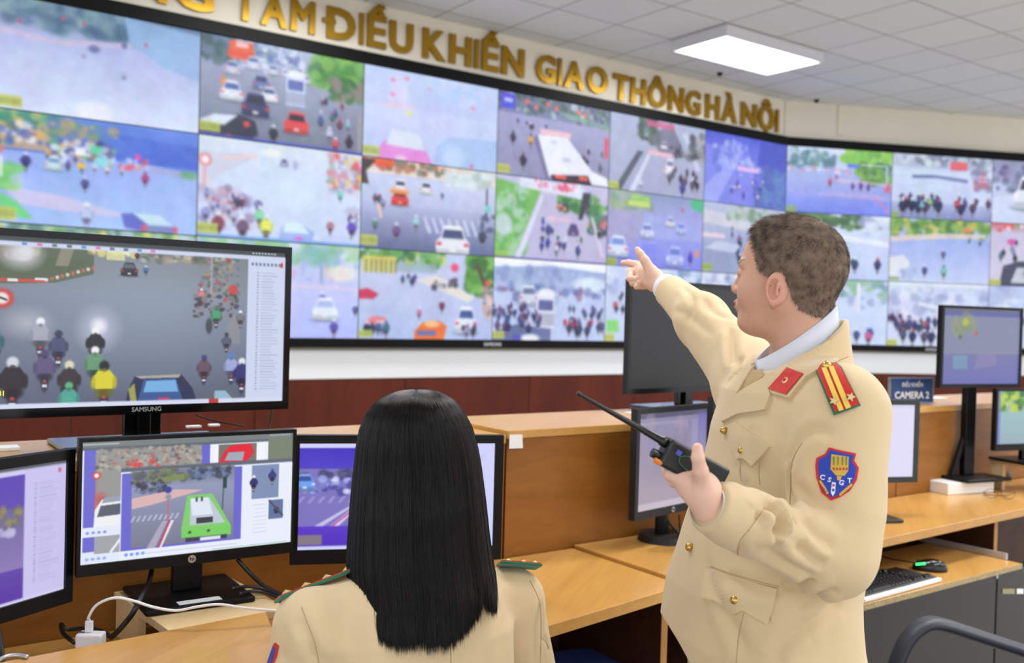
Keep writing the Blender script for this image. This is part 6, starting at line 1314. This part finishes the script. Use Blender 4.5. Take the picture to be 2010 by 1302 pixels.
# trousers and shoes
def trous(p):
    d = np.full(len(p), 9.)
    for s_ in (-1, 1):
        hp_ = A3(at(1500, 1275, 1.775)) + np.array([.31, -.95, 0]) * s_ * .078; ft = hp_.copy(); ft[2] = .08; kn = (hp_ + ft) / 2; a = rc(p, hp_, kn, .104, .082); a = su(a, rc(p, kn, ft, .083, .075), .02)
        a = np.maximum(a, .06 - p[:, 2]); d = su(d, a, .02)
    return d
v, f_ = net(trous, (.15, 1.4, .03), (.85, 2.15, .99), .012); npobj('trousers', v, f_, TROU, man)
for s_ in (-1, 1):
    hp_ = A3(at(1500, 1275, 1.775)) + np.array([.31, -.95, 0]) * s_ * .095; c0_ = hp_.copy(); c0_[2] = .03
    def shoe(p, c0_=c0_):
        d = su(el(p, c0_ + np.array([-.10, -.03, .012]), (.11, .05, .045)), el(p, c0_ + np.array([.0, 0, .03]), (.055, .05, .06)), .03); return np.maximum(d, .001 - p[:, 2])
    v, f_ = net(shoe, c0_ - np.array([.26, .14, .035]), c0_ + np.array([.1, .1, .12]), .008); npobj('shoe', v, f_, SHOE, man)

# shirt collar, tie, cuffs
def ring(name, c, ax, fdir, r0, r1, zlo, zhi, th, m, parent, n=48, gap=.12, lean=0):
    """an open band round the neck: radius r0 (bottom) to r1 (top); zlo, zhi(angle) functions; gap at the front"""
    c = A3(c); ax = np.array(ax, float); ax /= np.linalg.norm(ax); f0 = np.array(fdir, float); f0 -= ax * (f0 @ ax); f0 /= np.linalg.norm(f0); s0_ = np.cross(ax, f0)
    vs = []; K = 6
    for i in range(n + 1):
        a = gap + (2 * math.pi - 2 * gap) * i / n; d_ = f0 * math.cos(a) + s0_ * math.sin(a)
        for k in range(K):
            t = k / (K - 1); z = zlo(a) + (zhi(a) - zlo(a)) * t; r = r0(a) + (r1(a) - r0(a)) * t; vs.append(c + d_ * r + ax * z)
        for k in range(K):
            t = 1 - k / (K - 1); z = zlo(a) + (zhi(a) - zlo(a)) * t; r = r0(a) + (r1(a) - r0(a)) * t + th; vs.append(c + d_ * r + ax * z)
    Q = 2 * K; fs = [(i * Q + k, i * Q + (k + 1) % Q, (i + 1) * Q + (k + 1) % Q, (i + 1) * Q + k) for i in range(n) for k in range(Q)]
    fs += [tuple(range(Q))[::-1], tuple(range(n * Q, n * Q + Q))]
    mb = MB(); mb.add(vs, fs); return obj(name, mb, m, parent, smooth=True)
cosf = math.cos
ring('shirt_collar', nb, (-.10, -.02, .99), (-.97, .12, 0), lambda a: .077, lambda a: .071, lambda a: -.03 - .03 * (1 + cosf(a)) / 2, lambda a: .056 - .046 * cosf(a), .004, SHIRT, man, gap=.10)
cuff = MB(); q0, q1 = V(*P(1400, 997, 1.438)), V(*P(1378, 987, 1.425)); cuff.tube([q0 + (q1 - q0) * .1, q0 + (q1 - q0) * .62], [.033, .0325], 28, cap=False); obj('shirt_cuff', cuff, SHIRT, man, smooth=True)
cuff = MB(); q0, q1 = at(1320, 573, 2.32), at(1300, 560, 2.362); cuff.tube([q0 - (q1 - q0) * .3, q0 + (q1 - q0) * .75], [.035, .033], 28); obj('shirt_cuff', cuff, SHIRT, man, smooth=True)
decal('tie', bvj, [(1483, 716), (1493, 724), (1502, 740), (1480, 756), (1462, 766), (1468, 742)], TIE, man, off=.001, th=.003)
decal('lapel', bvj, [(1480, 694), (1487, 706), (1482, 722), (1466, 748), (1452, 772), (1434, 792), (1430, 782), (1440, 752), (1460, 718)], KHAKI, man, off=.003, th=.003)
decal('lapel', bvj, [(1505, 742), (1516, 776), (1505, 806), (1480, 810), (1452, 814), (1420, 830), (1419, 815), (1428, 795), (1446, 777), (1475, 760)], KHAKI, man, off=.002, th=.004)
colr = decal('collar_leaf', bvj, [(1636, 668), (1650, 676), (1656, 694), (1646, 708), (1616, 727), (1585, 744), (1551, 785), (1516, 776), (1502, 744), (1538, 724), (1591, 695)], KHAKI, man, off=.003, th=.004)
tb = decal('collar_tab', bvj, [(1550, 729), (1583, 739), (1549, 780), (1514, 769)], RED, man, off=.008, th=.002)
disc_decal('badge', bvj, 1548, 753, .0085, .012, PALEG, man)
disc_decal('badge_star', bvj, 1548, 753, .0045, .014, RED, man)
# shoulder board
sb = decal('shoulder_board', bvj, [(1612, 719), (1642, 718), (1652, 726), (1688, 799), (1637, 818), (1603, 733)], GRN, man, off=.004, th=.003)
decal('red_field', bvj, [(1614, 722), (1641, 721), (1650, 728), (1685, 797), (1640, 813), (1607, 734)], RED, man, off=.0075, th=.0015)
for pl in ([(1616, 730), (1625, 729), (1657, 809), (1648, 812)], [(1628, 728), (1637, 727), (1669, 804), (1660, 808)]): decal('yellow_stripe', bvj, pl, YEL, man, off=.0095, th=.001)
def star(name, bv, cx, cy, r, m, parent, off=.011):
    pl = []
    for k in range(10):
        a = -math.pi / 2 + k * math.pi / 5 + .3; rr = r if k % 2 == 0 else r * .45; pl.append((cx + rr * math.cos(a), cy + rr * math.sin(a)))
    return decal(name, bv, pl, m, parent, off=off, th=.003, step=5)
star('star', bvj, 1639, 792, 9, PALEG, man); star('star', bvj, 1667, 785, 9, PALEG, man); disc_decal('gold_button', bvj, 1625, 726, .0085, .016, GOLDB, man)
# pocket flaps and buttons
fl = decal('pocket_flap', bvj, [(1446, 829), (1480, 853), (1513, 878), (1496, 900), (1479, 917), (1470, 906), (1462, 901), (1452, 902), (1444, 890), (1433, 874)], KHAKI, man, off=.002, th=.0045)
fl = decal('pocket_flap', bvj, [(1390, 1115), (1420, 1125), (1470, 1140), (1528, 1155), (1518, 1195), (1508, 1226), (1488, 1215), (1461, 1199), (1444, 1205), (1430, 1196), (1420, 1188), (1402, 1179), (1383, 1175), (1378, 1165)], KHAKI, man, off=.002, th=.005)
for x, y, r in ((1459, 885, .0065), (1424, 846, .007), (1444, 1178, .0078), (1356, 1075, .0078)): disc_decal('gold_button', bvj, x, y, r, .010, GOLDB, man)
for ln in ([(1455, 905), (1453, 925), (1455, 945)], [(1492, 908), (1490, 930), (1492, 952)], [(1665, 700), (1640, 712), (1600, 730)], [(1550, 990), (1552, 960), (1556, 905), (1575, 870)], [(1448, 1090), (1452, 1062), (1470, 1040), (1500, 1000)], [(1460, 1205), (1450, 1250), (1445, 1302)], [(1520, 1155), (1512, 1220)], [(1395, 1112), (1440, 1128), (1530, 1152)]): seam(bvj, ln, man, SEAM)
# sleeve patch
sh = [(1627, 879), (1650, 885), (1680, 891), (1676, 905), (1685, 919), (1681, 943), (1668, 964), (1650, 976), (1631, 983), (1613, 968), (1603, 940), (1601, 915), (1603, 900), (1620, 892)]
ptc = decal('sleeve_patch', bvj, sh, RED, man, off=.001, th=.002)
cx_, cy_ = 1643, 928; inn = [(cx_ + (x - cx_) * .87, cy_ + (y - cy_) * .9) for x, y in sh]
decal('patch_field', bvj, inn, BLU, man, off=.0032, th=.001)
EMB = mat('emblem_gold', (214, 170, 60), .6); EMG = mat('emblem_green', (60, 130, 80), .7); EMR = mat('emblem_red', (190, 60, 50), .7); PWH = mat('patch_white', (235, 235, 240), .7)
decal('emblem', bvj, [(1632, 893), (1665, 898), (1664, 925), (1657, 935), (1640, 934), (1630, 922)], EMB, man, off=.0045, th=.0008)
for x in (1637, 1645, 1653, 1660): decal('emblem_stroke', bvj, [(x - 1.2, 898), (x + 1.2, 898), (x + .5, 914), (x - 1, 914)], EMG, man, off=.0056, th=.0006)
for i in range(5): x = 1635 + i * 6; decal('emblem_stroke', bvj, [(x, 919), (x + 3.5, 920), (x + 3.5, 924), (x, 923)], EMR, man, off=.0056, th=.0006)
decal('emblem_tail', bvj, [(1642, 935), (1652, 936), (1649, 944), (1643, 944)], EMB, man, off=.0045, th=.0008)
for ch, x, y, a in (('C', 1616, 938, .1), ('S', 1629, 943, .15), ('G', 1651, 948, .1), ('T', 1666, 944, -.1)): text_decal(ch, bvj, x, y, 10, a + .15, PWH, man, off=.0048)
decal('sword', bvj, [(1633, 948), (1640, 949), (1638, 968), (1634, 975), (1630, 967)], PWH, man, off=.0045, th=.0008)
decal('sword_dot', bvj, [(1634, 952), (1638, 952.5), (1637.5, 957), (1633.5, 956.5)], EMR, man, off=.0056, th=.0006); decal('sword_dot', bvj, [(1633, 961), (1637, 961.5), (1636.5, 966), (1632.5, 965.5)], BLU, man, off=.0056, th=.0006)
for i in range(5):
    decal('laurel_leaf', bvj, [(1609 + i * 3.2, 946 + i * 5), (1613 + i * 3.2, 945 + i * 5), (1616 + i * 3, 951 + i * 4.6), (1611 + i * 3.2, 951 + i * 4.8)], EMB, man, off=.0046, th=.0007)
    decal('laurel_leaf', bvj, [(1672 - i * 4.6, 952 + i * 4.3), (1668 - i * 4.6, 950 + i * 4.3), (1663 - i * 4.4, 956 + i * 4.0), (1668 - i * 4.6, 958 + i * 4.2)], EMB, man, off=.0046, th=.0007)

# short hair: a close cap and many short strands
def scalp(q):
    x, a, z = q[:, 0], np.abs(q[:, 1]), q[:, 2]
    low = np.interp(x, [-.11, -.08, -.05, -.036, -.026, -.016, .0, .012, .020, .034, .042, .050, .058, .066], [-.078, -.080, -.068, -.048, -.020, .004, .004, -.010, -.008, .006, .024, .052, .074, .095])
    return (z > low) & (x < .075)
Nb = vnormals(Vm, Fm); qm = in_head(Vm); hmask = scalp(qm) & (np.abs(qm) < (.13, .11, .13)).all(1)
ff = Fm[hmask[Fm].all(1)]; used = np.unique(ff); rem = -np.ones(len(Vm), int); rem[used] = np.arange(len(used))
bald = np.exp(-(((qm[:, 0] + .045) / .03) ** 2 + ((qm[:, 2] - .105) / .05) ** 2 + (qm[:, 1] / .03) ** 2))
Hv = Vm[used] + Nb[used] * (.0016 + .0006 * smoothnoise(Vm[used], 400, 9))[:, None]
HM = hair_mat('short_grey_brown_hair', (118, 98, 84), (134, 114, 98), .8, .15)
HMs = hair_mat('short_hair_strands', (66, 54, 46), (150, 132, 116), .5, .4)
hr = npobj('hair', Hv, rem[ff], HM, man)
Rn = np.random.RandomState(11); tri = ff; ar = np.linalg.norm(np.cross(Vm[tri[:, 2]] - Vm[tri[:, 0]], Vm[tri[:, 3]] - Vm[tri[:, 1]]), axis=1); pick = Rn.choice(len(tri), 36000, p=ar / ar.sum())
w = Rn.dirichlet((1, 1, 1, 1), 36000); ro = (Vm[tri[pick]] * w[..., None]).sum(1); nn_ = (Nb[tri[pick]] * w[..., None]).sum(1); qr = in_head(ro)
# growth: away from the crown, forward on top and downward at the sides and back
cr = np.array([-.06, .0, .10]); fl_ = qr - cr; fl_ /= np.linalg.norm(fl_, axis=1, keepdims=True) + 1e-9; flw = fl_ @ MB_; flw -= nn_ * (flw * nn_).sum(1, keepdims=True); flw /= np.linalg.norm(flw, axis=1, keepdims=True) + 1e-9
topness = np.clip((qr[:, 2] - .03) / .08, 0, 1); ln_ = (.006 + .012 * topness * np.clip((qr[:, 0] + .05) / .1, .2, 1)) * Rn.uniform(.6, 1.2, 36000)
dr = nn_ * (.40 + .45 * topness * (qr[:, 0] > .02))[:, None] + flw * .9 + Rn.normal(size=(36000, 3)) * .22; dr /= np.linalg.norm(dr, axis=1, keepdims=True)
keep = Rn.rand(36000) > .5 * np.exp(-(((qr[:, 0] + .06) / .025) ** 2 + ((qr[:, 1] - .0) / .03) ** 2)) * (qr[:, 2] > .07)
L3 = np.stack([ro, ro + dr * ln_[:, None] * .55, ro + (dr + flw * .35) * ln_[:, None]], 1)[keep]
curves('hair_strands', L3, np.array([.00016, .00013, .00005]), HMs, hr)

# handheld radio (a thing of its own)
ra, rb = at(1300, 884, 1.435), at(1416, 946, 1.455); rax = (ra - rb).normalized()
rn = (CAM - ra).normalized(); rn = (rn - rax * rn.dot(rax)).normalized(); rw = rax.cross(rn)
if rw.z < 0: rw = -rw
radio = empty('handheld_radio', (ra + rb) / 2 - rw * .02, 0, 'black handheld two-way radio with a long antenna in the standing man\'s hand', 'radio')
rl = (ra - rb).length
def rbox(l0, l1, w0, w1, d0, d1): m = MB(); m.box(rb + rax * l0 + rw * w0 + rn * d0, rax * (l1 - l0), rw * (w1 - w0), rn * (d1 - d0)); return m
RBK = mat('radio_black', (17, 17, 19), .32)
obj('body', rbox(0, rl, -.022, .022, -.018, .014), RBK, radio, bevel=.005, seg=3)
obj('battery', rbox(-.012, rl * .7, -.021, .018, -.030, -.0185), DKG, radio, bevel=.003)
m = MB(); m.tube([rb + rax * (rl * .50) + rn * .0145, rb + rax * (rl * .5) + rn * .0165], [.013, .012], 24); 
ov = MB(); c_ = rb + rax * rl * .60 + rw * .001 + rn * .0148; ov.tube([c_ + rax * (math.cos(a) * .019) + rw * (math.sin(a) * .0095) for a in np.linspace(0, 2 * math.pi, 33)], .0009, 6, cap=False); obj('green_speaker_ring', ov, mat('radio_green', (30, 110, 80), .4), radio, smooth=True)
sp = MB(); sp.add([c_ + rax * (math.cos(a) * .017) + rw * (math.sin(a) * .008) for a in np.linspace(0, 2 * math.pi, 25)[:-1]], [tuple(range(24))]); obj('speaker_grille', sp, mat('radio_grille', (30, 36, 34), .6), radio)
m = MB(); kp = rb + rax * rl + rw * -.010 + rn * -.002; m.tube([kp, kp + rax * .012], [.0075, .007], 16); obj('volume_knob', m, RBK, radio)
m = MB(); kp = rb + rax * (rl - .004) + rw * -.018 + rn * .010; m.tube([kp, kp + rax * .012], [.004, .004], 12); obj('orange_lamp', m, mat('orange_plastic', (226, 130, 40), .4), radio)
m = rbox(rl * .78, rl * .86, .004, .012, .0141, .0150); obj('blue_label', m, mat('blue_label', (70, 90, 180), .4), radio)
m = MB(); a0_ = rb + rax * (rl - .001) + rw * .012; a1_ = at(1133, 772, 1.415); dd_ = (a1_ - a0_)
m.tube([a0_, a0_ + dd_ * .06, a0_ + dd_ * .07, a0_ + dd_ * .35, a0_ + dd_ * .97, a0_ + dd_ * .975, a1_], [.008, .0078, .0062, .0046, .0028, .0036, .0034], 14); obj('antenna', m, RBK, radio, smooth=True)
# ================================================================ the seated woman, seen from behind
FW = np.array([-.34, .94, 0]); LW = np.array([-.94, -.34, 0])
HCW = P(806, 905, 1.775); WB = frame3(tuple(FW), pitch=-.06)
wh = head_sdf(WB, HCW, .93, male=False)
nw = at(812, 1128, 1.73)
SLw = at(612, 1228, 1.60); SRw = at(1003, 1182, 1.815)
zE = .735
ELw = V(SLw.x - .045, SLw.y + .03, zE - .01); ERw = V(SRw.x + .045, SRw.y + .03, zE - .01)
WLw = V(-.36, 1.86, .86); WRw = V(.02, 2.22, .79)
WLw = V(ELw.x + .06, ELw.y + .21, .865); WRw = V(ERw.x - .10, ERw.y + .21, .79)
cw = lambda x, y, Y: at(x, y, Y)
scw = []
for z, hw, hd, dy in ((1.005, .075, .062, .0), (.985, .105, .078, -.005), (.955, .150, .098, -.01), (.90, .178, .118, -.012), (.82, .180, .125, -.01), (.70, .168, .122, .0), (.60, .172, .125, .02), (.52, .185, .135, .03), (.46, .19, .14, .03)):
    scw.append((z, -.162 + .0 + FW[0] * dy, 1.705 + FW[1] * dy, hw, hd, LW[0], LW[1]))
torw = section_sdf(scw, 2.3)
def wjacket(p):
    d = torw(p); c0_ = V(nw.x, nw.y, .955)
    d = su(d, su(rc(p, c0_, SLw, .052, .058), rc(p, c0_, SRw, .052, .058), .02), .035)
    L = su(rc(p, SLw, ELw, .060, .056), rc(p, ELw, WLw, .054, .040), .02); R = su(rc(p, SRw, ERw, .060, .056), rc(p, ERw, WRw, .054, .040), .02)
    d = su(d, L, .014); d = su(d, R, .014)
    q = p - np.array([nw.x, nw.y, 1.0]); rad = np.hypot(q[:, 0], q[:, 1]); col = np.maximum(np.abs(rad - .062 + q[:, 2] * .2) - .006, np.abs(q[:, 2] - .01) - .035); d = su(d, col, .012)
    return d
def wcore(p):
    d = rc(p, (nw.x, nw.y, .95), (-.16, 1.72, .60), .08, .12); d = su(d, rc(p, (nw.x, nw.y, .94), SLw, .05, .04), .03); d = su(d, rc(p, (nw.x, nw.y, .94), SRw, .05, .04), .03)
    d = su(d, rc(p, SLw, ELw, .038, .034), .02); d = su(d, rc(p, ELw, WLw, .034, .022), .02); d = su(d, rc(p, SRw, ERw, .038, .034), .02); d = su(d, rc(p, ERw, WRw, .034, .022), .02)
    d = su(d, rc(p, (nw.x, nw.y, .93), HCW + np.array([0, 0, -.08]), .05, .05), .02)
    for s_ in (-1, 1):
        h0_ = np.array([-.16, 1.72, .56]) + LW * s_ * .09; k_ = h0_ + FW * .40; k_[2] = .53; f_ = k_.copy(); f_[2] = .08
        d = su(d, rc(p, h0_, k_, .08, .055), .03); d = su(d, rc(p, k_, f_, .05, .035), .02)
    return d
def whand(w_, dir_, side):
    w_ = A3(w_); dir_ = np.array(dir_, float); dir_ /= np.linalg.norm(dir_); sd_ = np.cross((0, 0, 1), dir_) * side
    def f(p):
        d = rc(p, w_, w_ + dir_ * .03, .024, .024); d = su(d, el(p, w_ + dir_ * .065, (.036, .036, .016)), .02)
        for k in range(4):
            b = w_ + dir_ * .085 + sd_ * (-.026 + .017 * k); e1 = b + dir_ * (.034 + .004 * (k in (1, 2))); e2 = e1 + dir_ * .022 - np.array([0, 0, .014])
            d = su(d, rc(p, b, e1, .0092, .0084), .006); d = su(d, rc(p, e1, e2, .0082, .007), .003)
        t0 = w_ + dir_ * .04 + sd_ * .026; d = su(d, rc(p, t0, t0 + dir_ * .03 + sd_ * .022, .011, .0095), .01); d = su(d, rc(p, t0 + dir_ * .03 + sd_ * .022, t0 + dir_ * .055 + sd_ * .024, .009, .0075), .003)
        return d
    return f
hl = whand(WLw, WLw - ELw + V(0, 0, -.06), -1); hrr = whand(WRw, WRw - ERw + V(0, 0, -.04), 1)
def w_col(V_): c = np.tile(lin((214, 170, 146)), (len(V_), 1)); return c
pcs = [(wh, HCW - np.array([.15, .15, .22]), HCW + .15, .0035), (wcore, (-.75, 1.4, .03), (.4, 2.35, 1.2), .012), (hl, A3(WLw) - .14, A3(WLw) + .18, .0025), (hrr, A3(WRw) - .14, A3(WRw) + .18, .0025)]
wom, Vw, Fw = build_body('person', 'seated woman with long straight black hair in a khaki uniform jacket, seen from behind', pcs, w_col)
Vk, Fk = net(wjacket, (-.62, 1.4, .47), (.32, 2.12, 1.08), .005)
Nk = vnormals(Vk, Fk); bk = bvh_of(Vk, Fk); Vk += Nk * (smoothnoise(Vk, 22, 14) * .0022 + smoothnoise(Vk, 55, 15) * .0006)[:, None]
for ln, dp_, w_ in [([(585, 1215), (605, 1250), (618, 1302)], .005, .008), ([(1062, 1180), (1056, 1230), (1058, 1302)], .005, .007), ([(1064, 1250), (1072, 1262), (1076, 1280)], .003, .005), ([(640, 1180), (680, 1230), (700, 1290)], .002, .014), ([(1010, 1170), (990, 1230), (980, 1290)], .002, .014), ([(560, 1230), (550, 1270), (556, 1302)], .003, .012)]: crease(Vk, Fk, Nk, bk, ln, dp_, w_)
npobj('uniform_jacket', Vk, Fk, cloth('khaki_wool_light', (222, 198, 156)), wom); bk = bvh_of(Vk, Fk)
seam(bk, [(592, 1192), (604, 1225), (618, 1262), (626, 1302)], wom, SEAM); seam(bk, [(1040, 1140), (1058, 1180), (1062, 1230), (1060, 1302)], wom, SEAM); seam(bk, [(884, 1255), (885, 1302)], wom, SEAM); seam(bk, [(1062, 1252), (1072, 1262), (1077, 1275)], wom, SEAM)
# shoulder boards, stars and a sliver of the sleeve patch
def board3(a, b, wv, th, name_l, stars, drop=0):
    a, b = A3(a), A3(b); u_ = (b - a); L_ = np.linalg.norm(u_); u_ /= L_; wv = np.array(wv, float); wv -= u_ * (wv @ u_); wv /= np.linalg.norm(wv); n_ = np.cross(u_, wv); n_ = n_ if n_[2] > 0 else -n_
    def slab(w0, w1, n0, n1, l0, l1):
        pts = [a + u_ * l0 + wv * w0 * .8, a + u_ * (l0 + .012) + wv * w0, a + u_ * l1 + wv * w0, a + u_ * l1 + wv * w1, a + u_ * (l0 + .012) + wv * w1, a + u_ * l0 + wv * w1 * .8]
        m = MB(); m.prism([V(*(p + n_ * n0)) for p in pts], V(*(n_ * (n1 - n0)))); return m
    o = obj('shoulder_board', slab(-.026, .026, 0, .005, 0, L_), GRN, wom, bevel=.0015)
    o2 = obj('red_field', slab(-.0235, .0235, .0051, .0068, .002, L_ - .002), RED, wom)
    obj('yellow_stripe', slab(-.003, .003, .0069, .0078, .01, L_ - .003), YEL, wom)
    for s_ in stars:
        c_ = a + u_ * (L_ * s_) + n_ * .007; m = MB(); vs = [c_ + n_ * .007]
        for k in range(10): an = k * math.pi / 5; r_ = .0115 if k % 2 == 0 else .005; vs.append(c_ + (u_ * math.cos(an) + wv * math.sin(an)) * r_)
        m.add(vs, [(0, 1 + k, 1 + (k + 1) % 10) for k in range(10)] + [tuple(range(10, 0, -1))]); obj('star', m, PALEG, wom)
ea, eb = P(702, 1121, 1.68), P(546, 1181, 1.60); board3(ea, eb, FW + np.array([0, 0, -.42]), .005, '', (.12, .38, .64, .88))
ea, eb = P(978, 1110, 1.80), P(1058, 1116, 1.815); board3(ea, eb, FW + np.array([0, 0, -.40]), .005, '', (.25, .62, .9))
ppw = decal('sleeve_patch', bk, [(541, 1262), (548, 1268), (544, 1290), (536, 1306), (526, 1306), (534, 1282)], RED, wom, off=.002, th=.002)
decal('patch_field', bk, [(540, 1268), (544, 1272), (540, 1292), (533, 1306), (528, 1306), (535, 1284)], BLU, wom, off=.0042, th=.001)
def wtr(p):
    d = np.full(len(p), 9.)
    for s_ in (-1, 1):
        h0_ = np.array([-.16, 1.72, .56]) + LW * s_ * .09; k_ = h0_ + FW * .40; k_[2] = .53; f_ = k_.copy(); f_[2] = .08
        a = su(rc(p, h0_, k_, .095, .07), rc(p, k_, f_, .068, .055), .02); d = su(d, a, .02)
    return np.maximum(d, .05 - p[:, 2])
v, f_ = net(wtr, (-.62, 1.5, .03), (.25, 2.35, .72), .012); npobj('trousers', v, f_, TROU, wom)
for s_ in (-1, 1):
    k_ = np.array([-.16, 1.72, .56]) + LW * s_ * .09 + FW * .42; k_[2] = .03
    def shoe2(p, k_=k_): return np.maximum(el(p, k_ + np.array([0, .05, .01]), (.042, .10, .045)), .001 - p[:, 2])
    v, f_ = net(shoe2, k_ - np.array([.1, .1, .035]), k_ + np.array([.1, .2, .1]), .008); npobj('shoe', v, f_, SHOE, wom)

# long hair: loft following the silhouette, then strands over it
HSEC = [  # y, x left, x right, depth centre Y, half depth
 (765, 812, 822, 1.74, .006), (768, 786, 850, 1.74, .034), (775, 762, 872, 1.742, .056), (790, 738, 893, 1.745, .078), (812, 720, 911, 1.75, .094), (840, 709, 925, 1.755, .104), (870, 703, 934, 1.757, .108), (905, 699, 941, 1.757, .108), (950, 694, 947, 1.752, .105), (1000, 690, 953, 1.742, .102), (1050, 687, 958, 1.722, .098), (1095, 684, 964, 1.703, .093), (1130, 686, 970, 1.686, .088), (1160, 687, 973, 1.670, .085), (1190, 688, 975, 1.655, .081), (1215, 689, 976, 1.643, .077), (1235, 690, 976, 1.634, .074), (1270, 691, 976, 1.620, .068)]
HS_ = np.array(HSEC, float)
def hpt(th, t, rs):
    """th angle round the head (0 right, pi/2 back towards the camera), t level index, rs radial scale"""
    i = t; k = np.arange(len(HS_)); y, xl, xr, Yc_, hd = [np.interp(i, k, HS_[:, j]) for j in range(5)]
    cxp = (xl + xr) / 2; hw = (xr - xl) / 2
    ex = .82; c_, s_ = np.cos(th), np.sin(th); x = cxp + hw * rs * np.sign(c_) * np.abs(c_) ** ex; Y = Yc_ - hd * rs * np.sign(s_) * np.abs(s_) ** ex
    # project px,y at depth Y into the world
    fx = (x - 1005) / FPX; fy = (y - 651) / FPX
    D_ = np.array(_f)[None] + np.array(_R)[None] * fx.ravel()[:, None] - np.array(_U)[None] * fy.ravel()[:, None]
    kk = np.interp(y.ravel(), [765, 1252], [1, 1]); s2 = Yc_.ravel() / D_[:, 1]
    Cc = np.array(CAM)[None] + D_ * s2[:, None]; Cc[:, 1] = Y.ravel()
    return Cc.reshape(x.shape + (3,))
nT, nA = 70, 72
tt = np.linspace(0, len(HS_) - 1, nT)[:, None] * np.ones((1, nA)); aa = np.linspace(0, 2 * math.pi, nA, endpoint=False)[None] * np.ones((nT, 1))
# the front of the head is open below the forehead: squash the front half of the loft inward there
tt = tt * (np.where(np.abs(np.cos(aa)) > .5, 10.2, 12.8) / (len(HS_) - 1))
G = hpt(aa, tt, .93 - .10 * np.clip((tt - 10) / 5, 0, 1))
v = G.reshape(-1, 3); ii = np.arange(nT * nA).reshape(nT, nA); f_ = np.stack([ii[:-1], np.roll(ii, -1, 1)[:-1], np.roll(ii, -1, 1)[1:], ii[1:]], -1).reshape(-1, 4)
keepf = []
thc = (np.arange(nA) + .5) / nA * 2 * math.pi
for r_ in range(nT - 1):
    for c_ in range(nA):
        front_ = math.sin(thc[c_]) < -.62 and tt[r_, c_] > 4.2 and abs(math.cos(thc[c_])) < .8
        keepf.append(not front_)
f_ = f_[np.array(keepf)]
HB = hair_mat('long_black_hair', (4, 3, 3), (7, 5, 5), .8, .1)
ch_ = npobj('hair', v, f_, HB, wom)
bm = ch_.modifiers.new('thickness', 'SOLIDIFY'); bm.thickness = .004
Rw = np.random.RandomState(5); NS = 20000; K = 26
th0 = np.where(Rw.rand(NS) < .82, Rw.uniform(-.35, math.pi + .35, NS), Rw.uniform(0, 2 * math.pi, NS))
side = np.cos(th0)
xe_ = 832 + 143 * np.sign(side) * np.abs(side) ** .82
ye_ = np.interp(xe_, [688, 700, 725, 745, 765, 790, 880, 905, 925, 945, 955, 966, 976], [1160, 1186, 1202, 1228, 1242, 1250, 1252, 1236, 1214, 1190, 1168, 1186, 1196])
cl_ = np.round(th0 * 22); ye_ = ye_ + Rw.normal(0, 7, NS) - 26 * Rw.rand(NS) ** 3 + 7 * np.sin(cl_ * 2.7)
end = np.interp(ye_, HS_[:, 0], np.arange(len(HS_)))
frontm = (np.sin(th0) < -.5); end = np.where(frontm, np.minimum(end, 4 + 9 * (np.abs(side) > .75)), end)
s_ = np.linspace(0, 1, K) ** .85
T = Rw.uniform(.0, .25, NS)[:, None] + (end - .3)[:, None] * s_[None]
clump = np.round(th0 * 16) / 16
wand = (np.sin(s_[None] * 3 + Rw.uniform(0, 6, NS)[:, None]) * .02 + Rw.normal(0, .012, NS)[:, None] * s_[None]) + (clump - th0)[:, None] * np.clip(s_[None] - .55, 0, 1) * 1.1
rs = (Rw.uniform(0, 1, NS) ** .7 * .075 + .935)[:, None] + np.where(Rw.rand(NS) < .02, .02, 0)[:, None] * s_[None]
part = np.zeros((NS, K)); TH = th0[:, None] + wand
Lh = hpt(TH, T, rs * np.ones_like(T))
# part line: strands start along the crown, not in one point
cr0 = Lh[:, :1] ; 
rad = np.concatenate([np.full(K - 3, .00032), [.00026, .00018, .00006]])
HWM = hair_mat('black_hair_strands', (5, 3, 3), (15, 9, 8), .36, .28)
curves('hair_strands', Lh, rad, HWM, ch_)
# her chair, mostly out of the picture
t = empty('office_chair', (-.16, 1.70, 0), 0, 'low-backed dark office chair the woman sits on, below the picture edge', 'chair')
m = MB(); m.lbox(-.40, .08, 1.50, 1.98, .385, .455); obj('seat', m, mat('chair_fabric', (30, 34, 44), .9), t, bevel=.03, seg=3)
m = MB(); m.lbox(-.36, .04, 1.47, 1.515, .50, .74); obj('backrest', m, mat('chair_fabric', (30, 34, 44), .9), t, bevel=.02, seg=3)
m = MB(); m.tube([(-.16, 1.60, .39), (-.16, 1.49, .42), (-.16, 1.49, .52)], .018, 8); obj('back_post', m, BLK, t)
m = MB(); m.tube([(-.16, 1.74, .08), (-.16, 1.74, .385)], .025, 12); obj('gas_column', m, CHROME, t)
for k in range(5):
    a = k * 2 * math.pi / 5 + .3; m = MB(); m.tube([(-.16, 1.74, .09), (-.16 + .26 * math.cos(a), 1.74 + .26 * math.sin(a), .06)], [.022, .015], 8); lg = obj('leg', m, BLK, t)
    m = MB(); m.disc((-.16 + .26 * math.cos(a) - .012 * math.sin(a), 1.74 + .26 * math.sin(a) + .012 * math.cos(a), .027), (math.sin(a), -math.cos(a), 0), .026, .024, 16); obj('castor', m, BLK, lg)
